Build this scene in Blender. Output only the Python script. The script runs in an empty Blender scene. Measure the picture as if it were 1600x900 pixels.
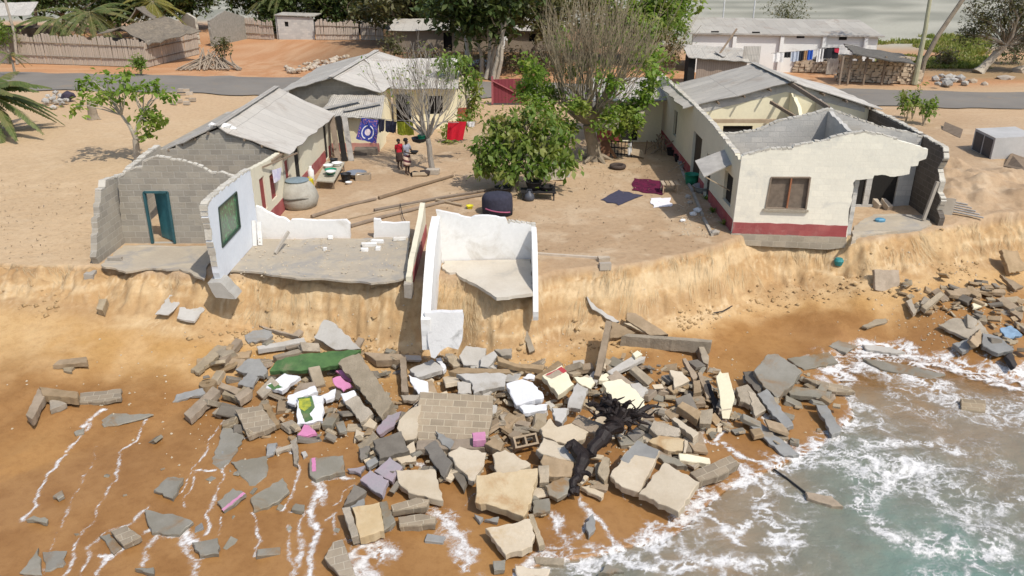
import bpy, bmesh, math, random
import numpy as np
from mathutils import Vector, Matrix, geometry, noise as mnoise
R = random.Random(7)
NR = np.random.RandomState(11)
S = bpy.context.scene
# ------------------------------------------------------------------ camera, sky, sun, exposure
CAM_H, FPX, PITCH = 9.6, 1256.0, math.radians(23.4)
cam = bpy.data.cameras.new('camera'); cam_o = bpy.data.objects.new('camera', cam); S.collection.objects.link(cam_o)
cam.sensor_width = 36; cam.lens = 36 * FPX / 1600; cam.clip_start = .1; cam.clip_end = 3000
cam_o.location = (0, 0, CAM_H); cam_o.rotation_euler = (math.pi / 2 - PITCH, 0, 0)
S.camera = cam_o
SUN_EL, SUN_AZ = math.radians(54), math.radians(140)      # azimuth clockwise from +Y (inland); the sun stands over the sea, to the right
sun_dir = Vector((math.sin(SUN_AZ) * math.cos(SUN_EL), math.cos(SUN_AZ) * math.cos(SUN_EL), math.sin(SUN_EL)))
W = bpy.data.worlds.new('World'); S.world = W; W.use_nodes = True
nt = W.node_tree; sky = nt.nodes.new('ShaderNodeTexSky'); sky.sky_type = 'NISHITA'; sky.sun_disc = False
sky.sun_elevation = SUN_EL; sky.sun_rotation = SUN_AZ; sky.dust_density = 2.0
nt.links.new(sky.outputs[0], nt.nodes['Background'].inputs[0]); nt.nodes['Background'].inputs[1].default_value = 0.165
sl = bpy.data.lights.new('sun', 'SUN'); sl.energy = 3.8; sl.angle = math.radians(.5); sl.color = (1, .95, .87)
so = bpy.data.objects.new('sun', sl); S.collection.objects.link(so); so.rotation_euler = (-sun_dir).to_track_quat('-Z', 'Y').to_euler()
S.view_settings.view_transform = 'Standard'; S.view_settings.look = 'None'; S.view_settings.gamma = 1
S.view_settings.exposure = 0.0
S.cycles.max_bounces = 6; S.cycles.transparent_max_bounces = 12
# ------------------------------------------------------------------ pixels of the 1600x900 survey picture -> points of the place
CP, SP = math.cos(PITCH), math.sin(PITCH)
def ray(px, py):
    a, b = px - 800, 450 - py
    return Vector((a, FPX * CP + b * SP, -FPX * SP + b * CP))
CV = Vector((0, 0, CAM_H))
def G(px, py, z=0.0):
    r = ray(px, py); t = (z - CAM_H) / r.z
    return Vector((r.x * t, r.y * t, z))
def VP(px, py, A, B):                    # the point on the upright plane through A and B -> distance along AB, height
    r = ray(px, py); ux, uy = B[0] - A[0], B[1] - A[1]; L = math.hypot(ux, uy); ux /= L; uy /= L
    nx, ny = -uy, ux
    t = (A[0] * nx + A[1] * ny) / (r.x * nx + r.y * ny)
    return ((r.x * t - A[0]) * ux + (r.y * t - A[1]) * uy, CAM_H + r.z * t)
def at_y(px, py, y):
    r = ray(px, py); t = y / r.y; return Vector((r.x * t, y, CAM_H + r.z * t))
def at_x(px, py, x):
    r = ray(px, py); t = x / r.x; return Vector((x, r.y * t, CAM_H + r.z * t))
def sstep(x, a, b):
    t = np.clip((x - a) / (b - a), 0, 1); return t * t * (3 - 2 * t)
_perm = NR.permutation(4096)
def vnoise(x, y, seed=0):
    x = np.asarray(x, float) + seed * 17.31; y = np.asarray(y, float) - seed * 9.77
    xi = np.floor(x).astype(int); yi = np.floor(y).astype(int); fx = x - xi; fy = y - yi
    fx = fx * fx * (3 - 2 * fx); fy = fy * fy * (3 - 2 * fy)
    def h(i, j): return _perm[(_perm[i & 4095] + j) & 4095] / 4095.0
    a = h(xi, yi); b = h(xi + 1, yi); c = h(xi, yi + 1); d = h(xi + 1, yi + 1)
    return (a + (b - a) * fx) * (1 - fy) + (c + (d - c) * fx) * fy
def fbm(x, y, o=4, seed=0):
    s = 0; a = .5; n = 0
    for k in range(o):
        s = s + a * vnoise(x * 2 ** k, y * 2 ** k, seed + k * 3); n += a; a *= .5
    return s / n
# ------------------------------------------------------------------ materials
def lin(c): return tuple(c) + (1,)
class NT:
    def __init__(s, name):
        s.m = bpy.data.materials.new(name); s.m.use_nodes = True; s.t = s.m.node_tree; s.p = s.t.nodes['Principled BSDF']; s.out = s.t.nodes['Material Output']
    def n(s, typ, **k):
        nd = s.t.nodes.new('ShaderNode' + typ)
        for a, b in k.items(): setattr(nd, a, b)
        return nd
    def l(s, a, b): s.t.links.new(a, b)
    def mix(s, f, a, b, typ='MIX'):
        nd = s.n('Mix', data_type='RGBA', blend_type=typ)
        for i, v in ((0, f), (6, a), (7, b)):
            if hasattr(v, 'links'): s.l(v, nd.inputs[i])
            else: nd.inputs[i].default_value = v if i == 0 else lin(v) if len(v) == 3 else v
        return nd.outputs[2]
    def math(s, op, a, b=None, c=None, clamp=False):
        nd = s.n('Math', operation=op, use_clamp=clamp)
        for i, v in enumerate((a, b, c)):
            if v is None: continue
            if hasattr(v, 'links'): s.l(v, nd.inputs[i])
            else: nd.inputs[i].default_value = v
        return nd.outputs[0]
    def ramp(s, f, a, b):
        nd = s.n('MapRange', interpolation_type='SMOOTHSTEP'); s.l(f, nd.inputs[0]); nd.inputs[1].default_value = a; nd.inputs[2].default_value = b
        return nd.outputs[0]
    def noise(s, vec, scale, detail=5, rough=.6, dist=0):
        nd = s.n('TexNoise'); nd.inputs['Scale'].default_value = scale; nd.inputs['Detail'].default_value = detail
        nd.inputs['Roughness'].default_value = rough; nd.inputs['Distortion'].default_value = dist
        s.l(vec, nd.inputs['Vector']); return nd.outputs[0]
    def coords(s):
        tc = s.n('TexCoord'); oi = s.n('ObjectInfo'); cm = s.n('CombineXYZ'); k = s.math('MULTIPLY', oi.outputs['Random'], 37.0)
        for i in range(3): s.l(k, cm.inputs[i])
        ad = s.n('VectorMath', operation='ADD'); s.l(tc.outputs['Object'], ad.inputs[0]); s.l(cm.outputs[0], ad.inputs[1])
        return tc, oi, ad.outputs[0]
    def bump(s, h, st, d=.02, prev=None):
        nd = s.n('Bump'); nd.inputs['Strength'].default_value = st; nd.inputs['Distance'].default_value = d
        s.l(h, nd.inputs['Height'])
        if prev is not None: s.l(prev, nd.inputs['Normal'])
        return nd.outputs[0]
MATS = {}
def M(name, col, col2=None, scale=1.6, rough=.92, bump=.35, bscale=14, brick=None, mortar=None, jitter=.25, bw=.42, bh=.21, bstr=1.0, stain=None, st=(.58, .72), spec=.25, bvar=1.0):
    if name in MATS: return MATS[name]
    t = NT(name); tc, oi, vec = t.coords()
    col2 = col2 or tuple(c * .72 for c in col)
    n1 = t.noise(vec, scale, 6, .62)
    base = t.mix(t.ramp(n1, .35, .68), col, col2)
    fine = t.noise(vec, bscale, 6, .7)
    if brick:
        uv = t.n('UVMap'); b = t.n('TexBrick'); t.l(uv.outputs[0], b.inputs['Vector'])
        b.inputs['Scale'].default_value = 1; b.inputs['Brick Width'].default_value = bw; b.inputs['Row Height'].default_value = bh
        b.inputs['Mortar Size'].default_value = .011; b.inputs['Mortar'].default_value = (1, 1, 1, 1); b.inputs['Mortar Smooth'].default_value = .3; b.inputs['Bias'].default_value = -.1
        b.inputs['Color1'].default_value = lin((1 - .18 * bvar,) * 3); b.inputs['Color2'].default_value = lin((1 + .12 * bvar, 1 + .10 * bvar, 1 + .06 * bvar))
        base = t.mix(1.0, base, b.outputs[0], 'MULTIPLY')
        mc = mortar or tuple(min(1, c * 1.35) for c in col)
        base = t.mix(t.math('MULTIPLY', b.outputs['Fac'], bstr), base, mc)
    if stain:
        sn = t.noise(vec, .9, 7, .68, .6); base = t.mix(t.ramp(sn, *st), base, stain)
    base = t.mix(t.math('MULTIPLY', fine, .55), base, tuple(c * .6 for c in col))
    if jitter:
        hv = t.n('HueSaturation'); t.l(base, hv.inputs['Color']); t.l(t.math('MULTIPLY_ADD', t.math('FRACT', t.math('MULTIPLY', oi.outputs['Random'], 7.31)), jitter * 1.2, 1 - jitter * .6), hv.inputs['Saturation']); t.l(t.math('MULTIPLY_ADD', oi.outputs['Random'], jitter, 1 - jitter / 2), hv.inputs['Value']); base = hv.outputs[0]
    t.l(base, t.p.inputs['Base Color']); t.p.inputs['Roughness'].default_value = rough; t.p.inputs['Specular IOR Level'].default_value = spec
    nb = t.bump(fine, bump, .03)
    if brick: nb = t.bump(t.math('SUBTRACT', 1.0, b.outputs['Fac']), .6 * bstr * bvar, .012, nb)
    t.l(nb, t.p.inputs['Normal'])
    MATS[name] = t.m; return t.m
def m_tin(name, c1, c2, rust=(.30, .24, .19), pitch=.11, rstr=(.52, .75)):
    t = NT(name); tc, oi, vec = t.coords(); uv = t.n('UVMap')
    b = t.n('TexBrick'); t.l(uv.outputs[0], b.inputs['Vector']); b.inputs['Scale'].default_value = 1
    b.inputs['Brick Width'].default_value = .85; b.inputs['Row Height'].default_value = 2.3; b.inputs['Mortar Size'].default_value = .012
    b.inputs['Color1'].default_value = lin(c1); b.inputs['Color2'].default_value = lin(c2); b.inputs['Mortar'].default_value = lin(tuple(c * .6 for c in c2)); b.inputs['Bias'].default_value = 0
    base = t.mix(t.ramp(t.noise(vec, .7, 7, .7, .4), *rstr), b.outputs[0], rust)
    base = t.mix(t.math('MULTIPLY', t.noise(vec, 9, 5, .7), .5), base, tuple(c * .62 for c in c1))
    wv = t.n('TexWave', bands_direction='X', wave_profile='SIN'); t.l(uv.outputs[0], wv.inputs['Vector']); wv.inputs['Scale'].default_value = .314 / pitch
    t.l(base, t.p.inputs['Base Color']); t.p.inputs['Roughness'].default_value = .75; t.p.inputs['Specular IOR Level'].default_value = .12
    t.l(t.bump(wv.outputs[1], .8, .025), t.p.inputs['Normal']); MATS[name] = t.m; return t.m
def m_plank(name, c1, c2, bw=.16, bh=9, mort=(.05, .04, .03), rough=.9):   # upright boards: UV x across, y along
    t = NT(name); tc, oi, vec = t.coords(); uv = t.n('UVMap')
    ofs = t.n('VectorMath', operation='ADD'); t.l(uv.outputs[0], ofs.inputs[0]); ofs.inputs[1].default_value = (.013, 4.5, 0); geo = t.n('NewGeometry')
    b = t.n('TexBrick'); t.l(ofs.outputs[0], b.inputs['Vector']); b.inputs['Scale'].default_value = 1; b.offset = .5
    b.inputs['Brick Width'].default_value = bw; b.inputs['Row Height'].default_value = bh; b.inputs['Mortar Size'].default_value = .012
    b.inputs['Color1'].default_value = lin(c1); b.inputs['Color2'].default_value = lin(c2); b.inputs['Mortar'].default_value = lin(mort)
    mp = t.n('Mapping'); mp.inputs['Scale'].default_value = (14, 1.2, 1); t.l(uv.outputs[0], mp.inputs[0])
    base = t.mix(geo.outputs['Random Per Island'], b.outputs[0], c2); base = t.mix(t.math('MULTIPLY', t.noise(mp.outputs[0], 1.5, 5, .7), .6), base, tuple(c * .5 for c in c1))
    t.l(base, t.p.inputs['Base Color']); t.p.inputs['Roughness'].default_value = rough; t.p.inputs['Specular IOR Level'].default_value = .2
    t.l(t.bump(t.math('SUBTRACT', 1.0, b.outputs['Fac']), .7, .02), t.p.inputs['Normal']); MATS[name] = t.m; return t.m
def m_leaf(name, c1, c2, c3=None, trans=.35):
    t = NT(name); g = t.n('NewGeometry'); tc, oi, vec = t.coords()
    base = t.mix(g.outputs['Random Per Island'], c1, c2)
    if c3: base = t.mix(t.ramp(t.noise(vec, .9, 3), .45, .7), base, c3)
    t.l(base, t.p.inputs['Base Color']); t.p.inputs['Roughness'].default_value = .5; t.p.inputs['Specular IOR Level'].default_value = .35
    tr = t.n('BsdfTranslucent'); t.l(t.mix(1.0, base, (1.5, 1.6, .8), 'MULTIPLY'), tr.inputs[0])
    mx = t.n('MixShader'); mx.inputs[0].default_value = trans; t.l(t.p.outputs[0], mx.inputs[1]); t.l(tr.outputs[0], mx.inputs[2]); t.l(mx.outputs[0], t.out.inputs[0])
    MATS[name] = t.m; return t.m
def m_plain(name, c, rough=.6, var=.8, sc=8, metal=0, spec=.4):
    t = NT(name); tc, oi, vec = t.coords()
    t.l(t.mix(t.ramp(t.noise(vec, sc, 4), .3, .7), c, tuple(k * var for k in c)), t.p.inputs['Base Color'])
    t.p.inputs['Roughness'].default_value = rough; t.p.inputs['Metallic'].default_value = metal; t.p.inputs['Specular IOR Level'].default_value = spec
    t.l(t.bump(t.noise(vec, sc * 3, 4), .15, .01), t.p.inputs['Normal']); MATS[name] = t.m; return t.m
# ------------------------------------------------------------------ mesh collecting and scene graph
LOC = {}
class MB:
    def __init__(s): s.v = []; s.f = []; s.uv = []
    def add(s, verts, faces, uvs=None):
        o = len(s.v); s.v += [tuple(p) for p in verts]
        for k, f in enumerate(faces):
            s.f.append([i + o for i in f]); s.uv.append(uvs[k] if uvs else None)
        return s
    def box(s, c, size, rot=None, jit=0):
        c = Vector(c); h = Vector(size) / 2; m = rot or Matrix.Identity(3); vs = []; loc = []
        for k in range(8):
            p = Vector(((1 if k & 1 else -1) * h.x, (1 if k & 2 else -1) * h.y, (1 if k & 4 else -1) * h.z))
            if jit: p += Vector((R.uniform(-jit, jit), R.uniform(-jit, jit), R.uniform(-jit, jit)))
            loc.append(p); vs.append(c + m @ p)
        F = [(0, 2, 3, 1), (4, 5, 7, 6), (0, 1, 5, 4), (2, 6, 7, 3), (0, 4, 6, 2), (1, 3, 7, 5)]; ax = [(0, 1), (0, 1), (0, 2), (0, 2), (1, 2), (1, 2)]
        s.add(vs, F, [[(loc[i][a], loc[i][b]) for i in f] for f, (a, b) in zip(F, ax)]); return s
    def bar(s, a, b, w, d, up=(0, 0, 1)):
        a = Vector(a); b = Vector(b); x = (b - a); L = x.length; x.normalize(); u = Vector(up)
        y = u.cross(x)
        if y.length < 1e-3: y = Vector((1, 0, 0)).cross(x)
        y.normalize(); z = x.cross(y); m = Matrix((x, y, z)).transposed()
        return s.box((a + b) / 2, (L, w, d), m)
    def tube(s, pts, rad, n=7, cap=True):
        pts = [Vector(p) for p in pts]; rad = rad if hasattr(rad, '__len__') else [rad] * len(pts); vs = []; fs = []; nrm = None; uv = []; L = 0
        for i, p in enumerate(pts):
            d = (pts[min(i + 1, len(pts) - 1)] - pts[max(i - 1, 0)])
            if d.length < 1e-6: d = Vector((0, 0, 1))
            d.normalize()
            if nrm is None: nrm = d.orthogonal().normalized()
            nrm = (nrm - d * nrm.dot(d)); nrm = nrm.normalized() if nrm.length > 1e-5 else d.orthogonal().normalized(); bn = d.cross(nrm)
            for k in range(n):
                a = 2 * math.pi * k / n; vs.append(p + (nrm * math.cos(a) + bn * math.sin(a)) * rad[i])
        for i in range(len(pts) - 1):
            for k in range(n):
                fs.append((i * n + k, i * n + (k + 1) % n, (i + 1) * n + (k + 1) % n, (i + 1) * n + k))
        if cap: fs.append(tuple(range(n - 1, -1, -1))); fs.append(tuple((len(pts) - 1) * n + k for k in range(n)))
        return s.add(vs, fs)
    def lathe(s, c, prof, n=16, sx=1, sy=1, wob=0):
        c = Vector(c); vs = []; fs = []
        for r, z in prof:
            for k in range(n):
                a = 2 * math.pi * k / n; q = 1 + (R.uniform(-wob, wob) if wob else 0)
                vs.append(c + Vector((r * sx * q * math.cos(a), r * sy * q * math.sin(a), z)))
        for i in range(len(prof) - 1):
            for k in range(n): fs.append((i * n + k, i * n + (k + 1) % n, (i + 1) * n + (k + 1) % n, (i + 1) * n + k))
        fs.append(tuple(range(n - 1, -1, -1))); fs.append(tuple((len(prof) - 1) * n + k for k in range(n)))
        return s.add(vs, fs)
    def quad(s, a, b, c, d, th=.02, uvs=None, nrm=None):    # a thin sheet of real thickness
        a, b, c, d = map(Vector, (a, b, c, d)); n = nrm or (b - a).cross(d - a).normalized(); k = n * th
        u = (b - a).length; w = (d - a).length
        q = [(0, 0), (u, 0), (u, w), (0, w)]
        vs = [a, b, c, d, a - k, b - k, c - k, d - k]
        return s.add(vs, [(0, 1, 2, 3), (7, 6, 5, 4), (0, 4, 5, 1), (1, 5, 6, 2), (2, 6, 7, 3), (3, 7, 4, 0)], [q, q[::-1]] + [[(0, 0)] * 4] * 4)
    def prism(s, outline, holes, fn, th):                    # outline in (s, z); fn(s, z, depth) -> point
        rings = [outline] + list(holes or [])
        tri = geometry.tessellate_polygon([[Vector((p[0], p[1], 0)) for p in r] for r in rings])
        flat = [p for r in rings for p in r]; n = len(flat)
        vs = [fn(p[0], p[1], 0) for p in flat] + [fn(p[0], p[1], th) for p in flat]
        fs = []; uv = []
        for t in tri:
            fs.append(t); uv.append([flat[i] for i in t]); fs.append([i + n for i in reversed(t)]); uv.append([flat[i] for i in reversed(t)])
        o = 0
        for r in rings:
            m = len(r)
            for k in range(m):
                a, b = o + k, o + (k + 1) % m; fs.append((a, b, b + n, a + n)); q = flat[a][0] + flat[a][1] * .0
                uv.append([(flat[a][0], flat[a][1]), (flat[b][0], flat[b][1]), (flat[b][0] + th, flat[b][1]), (flat[a][0] + th, flat[a][1])])
            o += m
        s.add(vs, fs, uv); s.fix = True; return s
    def build(s, name, mat, parent=None, loc=None, smooth=False):
        if parent is not None: off = LOC[parent.name]
        elif loc is not None: off = Vector(loc)
        else:
            a = np.array(s.v); off = Vector((a[:, 0].mean(), a[:, 1].mean(), a[:, 2].min()))
        me = bpy.data.meshes.new(name); me.from_pydata([(p[0] - off.x, p[1] - off.y, p[2] - off.z) for p in s.v], [], s.f)
        if any(u is not None for u in s.uv):
            l = me.uv_layers.new(name='UVMap'); d = []
            for f, u in zip(s.f, s.uv):
                for p in (u if u else [(0, 0)] * len(f)): d += [p[0], p[1]]
            l.data.foreach_set('uv', d)
        if getattr(s, 'fix', False):
            bm = bmesh.new(); bm.from_mesh(me); bmesh.ops.recalc_face_normals(bm, faces=bm.faces); bm.to_mesh(me); bm.free()
        if smooth: me.polygons.foreach_set('use_smooth', [True] * len(me.polygons))
        me.materials.append(mat); o = bpy.data.objects.new(name, me); S.collection.objects.link(o)
        if parent is not None: o.parent = parent
        else: o.location = off
        LOC[o.name] = off; return o
def raw(name, v, f, mat, parent=None, loc=(0, 0, 0), smooth=False):      # v (n,3) and f (m,k) arrays
    off = np.array(LOC[parent.name] if parent is not None else loc, float)
    me = bpy.data.meshes.new(name); v = np.asarray(v, np.float32) - off.astype(np.float32); f = np.asarray(f, np.int32); k = f.shape[1]
    me.vertices.add(len(v)); me.vertices.foreach_set('co', v.ravel()); me.loops.add(f.size); me.loops.foreach_set('vertex_index', f.ravel())
    me.polygons.add(len(f)); me.polygons.foreach_set('loop_start', np.arange(0, f.size, k, dtype=np.int32)); me.polygons.foreach_set('loop_total', np.full(len(f), k, np.int32))
    if smooth: me.polygons.foreach_set('use_smooth', np.ones(len(f), bool))
    me.update(calc_edges=True); me.validate()
    me.materials.append(mat); o = bpy.data.objects.new(name, me); S.collection.objects.link(o)
    if parent is not None: o.parent = parent
    else: o.location = Vector(loc)
    LOC[o.name] = Vector(off); return o
def tag(o, label, cat=None, group=None, kind=None):
    o['label'] = label
    if cat: o['category'] = cat
    if group: o['group'] = group
    if kind or cat: o['kind'] = kind or 'thing'
    return o
def thing(name, label, cat, loc, group=None):
    o = bpy.data.objects.new(name, None); S.collection.objects.link(o); o.location = loc; o.empty_display_size = .2
    LOC[o.name] = Vector(loc); return tag(o, label, cat, group)
def jagged(pts, step=.16, amp=.025, keep=()):
    out = []; n = len(pts)
    for i in range(n):
        a, b = pts[i], pts[(i + 1) % n]; L = math.hypot(b[0] - a[0], b[1] - a[1]); out.append(tuple(a))
        if i in keep or L < step * 1.3: continue
        m = int(L / step); nx, ny = -(b[1] - a[1]) / L, (b[0] - a[0]) / L
        for k in range(1, m + 1):
            t = (k + R.uniform(-.25, .25)) / (m + 1); j = R.uniform(-amp, amp)
            out.append((a[0] + (b[0] - a[0]) * t + nx * j, a[1] + (b[1] - a[1]) * t + ny * j))
    return out
def wall(name, A, B, outline, holes, th, mat, parent, jag=.02, step=.17, keep=(), label=None, sz=False, cap=None, cap_m=None):
    """an upright wall whose seen face stands on the line A-B; outline and holes are survey pixels (or (s, z) metres when sz)"""
    f = (lambda p: tuple(p)) if sz else (lambda p: VP(p[0], p[1], A, B))
    o = [f(p) for p in outline]; hs = [[f(p) for p in h] for h in (holes or [])]
    if jag: o = jagged(o, step, jag, keep)
    ux, uy = B[0] - A[0], B[1] - A[1]; L = math.hypot(ux, uy); ux /= L; uy /= L; nx, ny = -uy, ux
    if nx * A[0] + ny * A[1] < 0: nx, ny = -nx, -ny            # thickness goes away from the viewer
    mb = MB().prism(o, hs, lambda s_, z, d: (A[0] + ux * s_ + nx * d, A[1] + uy * s_ + ny * d, z), th)
    ob = mb.build(name, mat, parent)
    if label: ob['label'] = label
    if cap:                                                    # the pale broken crest: rough mortar and block stubs along these outline corners
        cb = MB(); c = [f(p) for p in cap]
        for (s0, z0), (s1, z1) in zip(c[:-1], c[1:]):
            m = max(1, int(math.hypot(s1 - s0, z1 - z0) / .16))
            for k in range(m):
                a, b = k / m, (k + R.uniform(.7, 1.0)) / m; q = lambda t: Vector((A[0] + ux * (s0 + (s1 - s0) * t) + nx * th / 2, A[1] + uy * (s0 + (s1 - s0) * t) + ny * th / 2, z0 + (z1 - z0) * t + R.uniform(-.012, .03)))
                if (q(b) - q(a)).length > .03: cb.bar(q(a), q(b), th + R.uniform(-.01, .03), R.uniform(.03, .075))
        cb.build('broken_crest', cap_m, ob)
    return ob
# ------------------------------------------------------------------ the land: one sheet from far inland, over the cut bank, down the beach and under the sea
SEA = -2.35
#        px    top y, setback m, foot y
CL = [(-900, 400, 1.6, 455), (-100, 408, 1.6, 462), (0, 410, 1.5, 462), (150, 414, 1.3, 478), (250, 424, 1.2, 500), (330, 428, 1.2, 512), (420, 422, 1.2, 525), (500, 428, 1.2, 530),
      (600, 434, 1.2, 545), (650, 440, 1.25, 552), (690, 424, 1.4, 552), (730, 436, 1.3, 552), (770, 452, 1.2, 552), (815, 450, 1.2, 550), (850, 424, 1.4, 545), (900, 420, 1.5, 535), (950, 417, 1.55, 520), (1000, 410, 1.5, 505), (1050, 398, 1.5, 495),
      (1130, 379, 1.4, 480), (1152, 370, 1.4, 470), (1180, 356, 2.0, 462), (1240, 356, 2.0, 452), (1308, 358, 1.9, 444), (1330, 374, 1.3, 440), (1345, 374, 1.2, 440), (1400, 366, 1.2, 430), (1480, 352, 1.2, 412), (1520, 347, 1.2, 410), (1600, 338, 1.2, 402), (1800, 320, 1.2, 395), (2600, 300, 1.2, 380)]
_cx, _ct, _cf, _cz = [], [], [], []
for px, ty, sb, fy in CL:
    g = G(px, ty); r = ray(px, fy); yf = g.y - sb; _cx.append(g.x); _ct.append(g.y); _cf.append(yf); _cz.append(CAM_H + r.z * yf / r.y)
_gx = np.linspace(_cx[0], _cx[-1], 4000); _k = np.exp(-.5 * (np.arange(-60, 61) * (_gx[1] - _gx[0]) / .45) ** 2); _k /= _k.sum()
def _smooth(v):
    g = np.interp(_gx, _cx, v); return np.convolve(np.pad(g, 60, mode='edge'), _k, 'valid')
_ct, _cf, _cz = _smooth(_ct), _smooth(_cf), _smooth(_cz); _cx = _gx
# the water's edge
WLpx = [(2600, 640), (1800, 600), (1640, 588), (1590, 592), (1540, 585), (1450, 562), (1400, 548), (1340, 545), (1300, 556), (1315, 600), (1335, 650), (1280, 700), (1195, 738), (1135, 765), (1095, 800), (1060, 835), (1000, 852), (930, 870), (860, 878), (800, 902), (700, 960), (500, 1100), (0, 1500)]
WL = [G(x, y, SEA) for x, y in WLpx]
WLxy = [(p.x, p.y) for p in WL] + [(-400, 2), (-400, -900), (900, -900), (900, WL[0].y)]
def seg_dist(X, Y, pts):
    D = np.full(X.shape, 1e9)
    for (ax, ay), (bx, by) in zip(pts[:-1], pts[1:]):
        dx, dy = bx - ax, by - ay; t = np.clip(((X - ax) * dx + (Y - ay) * dy) / (dx * dx + dy * dy + 1e-9), 0, 1)
        D = np.minimum(D, np.hypot(X - ax - t * dx, Y - ay - t * dy))
    return D
def inside(X, Y, poly):
    c = np.zeros(X.shape, bool); n = len(poly)
    for i in range(n):
        (ax, ay), (bx, by) = poly[i], poly[(i + 1) % n]
        if ay == by: continue
        c ^= ((ay > Y) != (by > Y)) & (X < (bx - ax) * (Y - ay) / (by - ay) + ax)
    return c
def land(X, Y, full=False):
    en = (fbm(X * 1.3, X * 0 + 3, 3, 1) - .5) * .5 + (fbm(X * 5, X * 0, 2, 2) - .5) * .16
    yt = np.interp(X, _cx, _ct) + en * .8; yf = np.interp(X, _cx, _cf) + en * .35; zf = np.interp(X, _cx, _cz)
    t = np.clip((yt - Y) / (yt - yf), 0, 1)                                     # 0 at the rim, 1 at the foot
    prof = np.where(t < .75, t * 1.12, .84 + (t - .75) * .64)
    prof = np.maximum(prof, sstep(t, 0, .12) * .2)
    z = zf * prof
    face = sstep(t, .02, .12) * (1 - sstep(t, .8, 1))
    sw_ = (fbm(X * .9, Y * 2.2, 3, 3) - .5) * 1.5
    z += face * ((fbm(X * 4 + sw_, Y * 1.6, 4, 5) - .5) * .34 + (fbm(X * 1.1 + sw_, Y * 1.3, 3, 6) - .5) * .55 + (vnoise(X * 20 + sw_ * 4, Y * 3.0, 9) - .5) * .05 * sstep(fbm(X * .7, Y * .7, 2, 7), .35, .6))
    d = np.maximum(yf - Y, 0)
    # the foot: a fan of fallen sand, then the beach
    slope = 1 * np.interp(X, [-30, -9, 0, 5, 9, 14, 30], [.11, .10, .085, .10, .12, .15, .15])
    z -= np.where(d > 0, slope * d + .30 * (1 - np.exp(-d / 1.2)), 0)
    z += sstep(d, .2, 1.5) * ((fbm(X * .5, Y * .5, 3, 8) - .5) * .18 + (fbm(X * 2.2, Y * 2.2, 3, 12) - .5) * .05)
    wd = seg_dist(X, Y, WLxy[:-3]); ins = inside(X, Y, WLxy)
    zb = z
    z = np.where(ins, np.minimum(z, SEA - .02 - .15 * wd), np.where(d > 0, np.clip(z, SEA + .015 + .035 * np.minimum(wd, 8), SEA + .015 + .36 * wd + .02 * wd * wd), z))
    z = np.maximum(z, -9.0)
    yard = 1 - sstep(t, 0, .02)
    far = sstep(Y, 47, 52)
    z += yard * (1 - far) * ((fbm(X * .35, Y * .35, 3, 20) - .5) * .10 + (fbm(X * 1.6, Y * 2.6, 4, 21) - .5) * .045 - .02)
    # heaps of blown sand beside the right-hand ruin
    mound = .5 * np.exp(-(((X - 21) / 1.2) ** 2 + ((Y - 30) / 1.0) ** 2)) + .45 * np.exp(-(((X - 19.5) / .9) ** 2 + ((Y - 35) / .9) ** 2)) + .4 * np.exp(-(((X - 24) / 1.5) ** 2 + ((Y - 31) / 1.2) ** 2)) + np.exp(-(((X - 18.6) / 2.1) ** 2 + ((Y - 31.8) / 2.6) ** 2)) * .75 + np.exp(-(((X - 22.5) / 2.6) ** 2 + ((Y - 33.5) / 1.6) ** 2)) * .5
    z += yard * mound * (.5 + 1.1 * fbm(X * 1.4, Y * 1.4, 4, 30))
    z += far * (-.05)
    if full: return z, t, d, wd, ins, yt
    return z
xs = np.concatenate([-np.geomspace(700, 24.4, 46), np.arange(-24, 24, .062), np.geomspace(24.4, 700, 46)])
ys = np.concatenate([-np.geomspace(300, .5, 18) + 9.0, np.arange(9.4, 29.5, .062), np.arange(29.55, 48, .16), np.arange(48.2, 72, .5), np.geomspace(73, 900, 60)])
X, Y = np.meshgrid(xs, ys); Z, T_, D_, WD, INS, YT = land(X, Y, True)
nx, ny = len(xs), len(ys); idx = np.arange(nx * ny).reshape(ny, nx)
quads = np.stack([idx[:-1, :-1], idx[:-1, 1:], idx[1:, 1:], idx[1:, :-1]], -1).reshape(-1, 4)
def zat(x, y):
    i = np.clip(np.searchsorted(xs, x) - 1, 0, nx - 2); j = np.clip(np.searchsorted(ys, y) - 1, 0, ny - 2)
    fx = (x - xs[i]) / (xs[i + 1] - xs[i]); fy = (y - ys[j]) / (ys[j + 1] - ys[j])
    return float((Z[j, i] * (1 - fx) + Z[j, i + 1] * fx) * (1 - fy) + (Z[j + 1, i] * (1 - fx) + Z[j + 1, i + 1] * fx) * fy)
def T(px, py, lift=0.0):                  # the point of the land (raised by lift) seen at a survey pixel
    r = ray(px, py).normalized(); t = 8.0; st = .6; p = CV + r * t
    while t < 900:
        q = CV + r * (t + st)
        if q.z < zat(q.x, q.y) + lift: 
            if st < .004: return q
            st *= .5
        else: t += st; st = min(st * 1.2, .6 + t * .01)
    return CV + r * t
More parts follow.
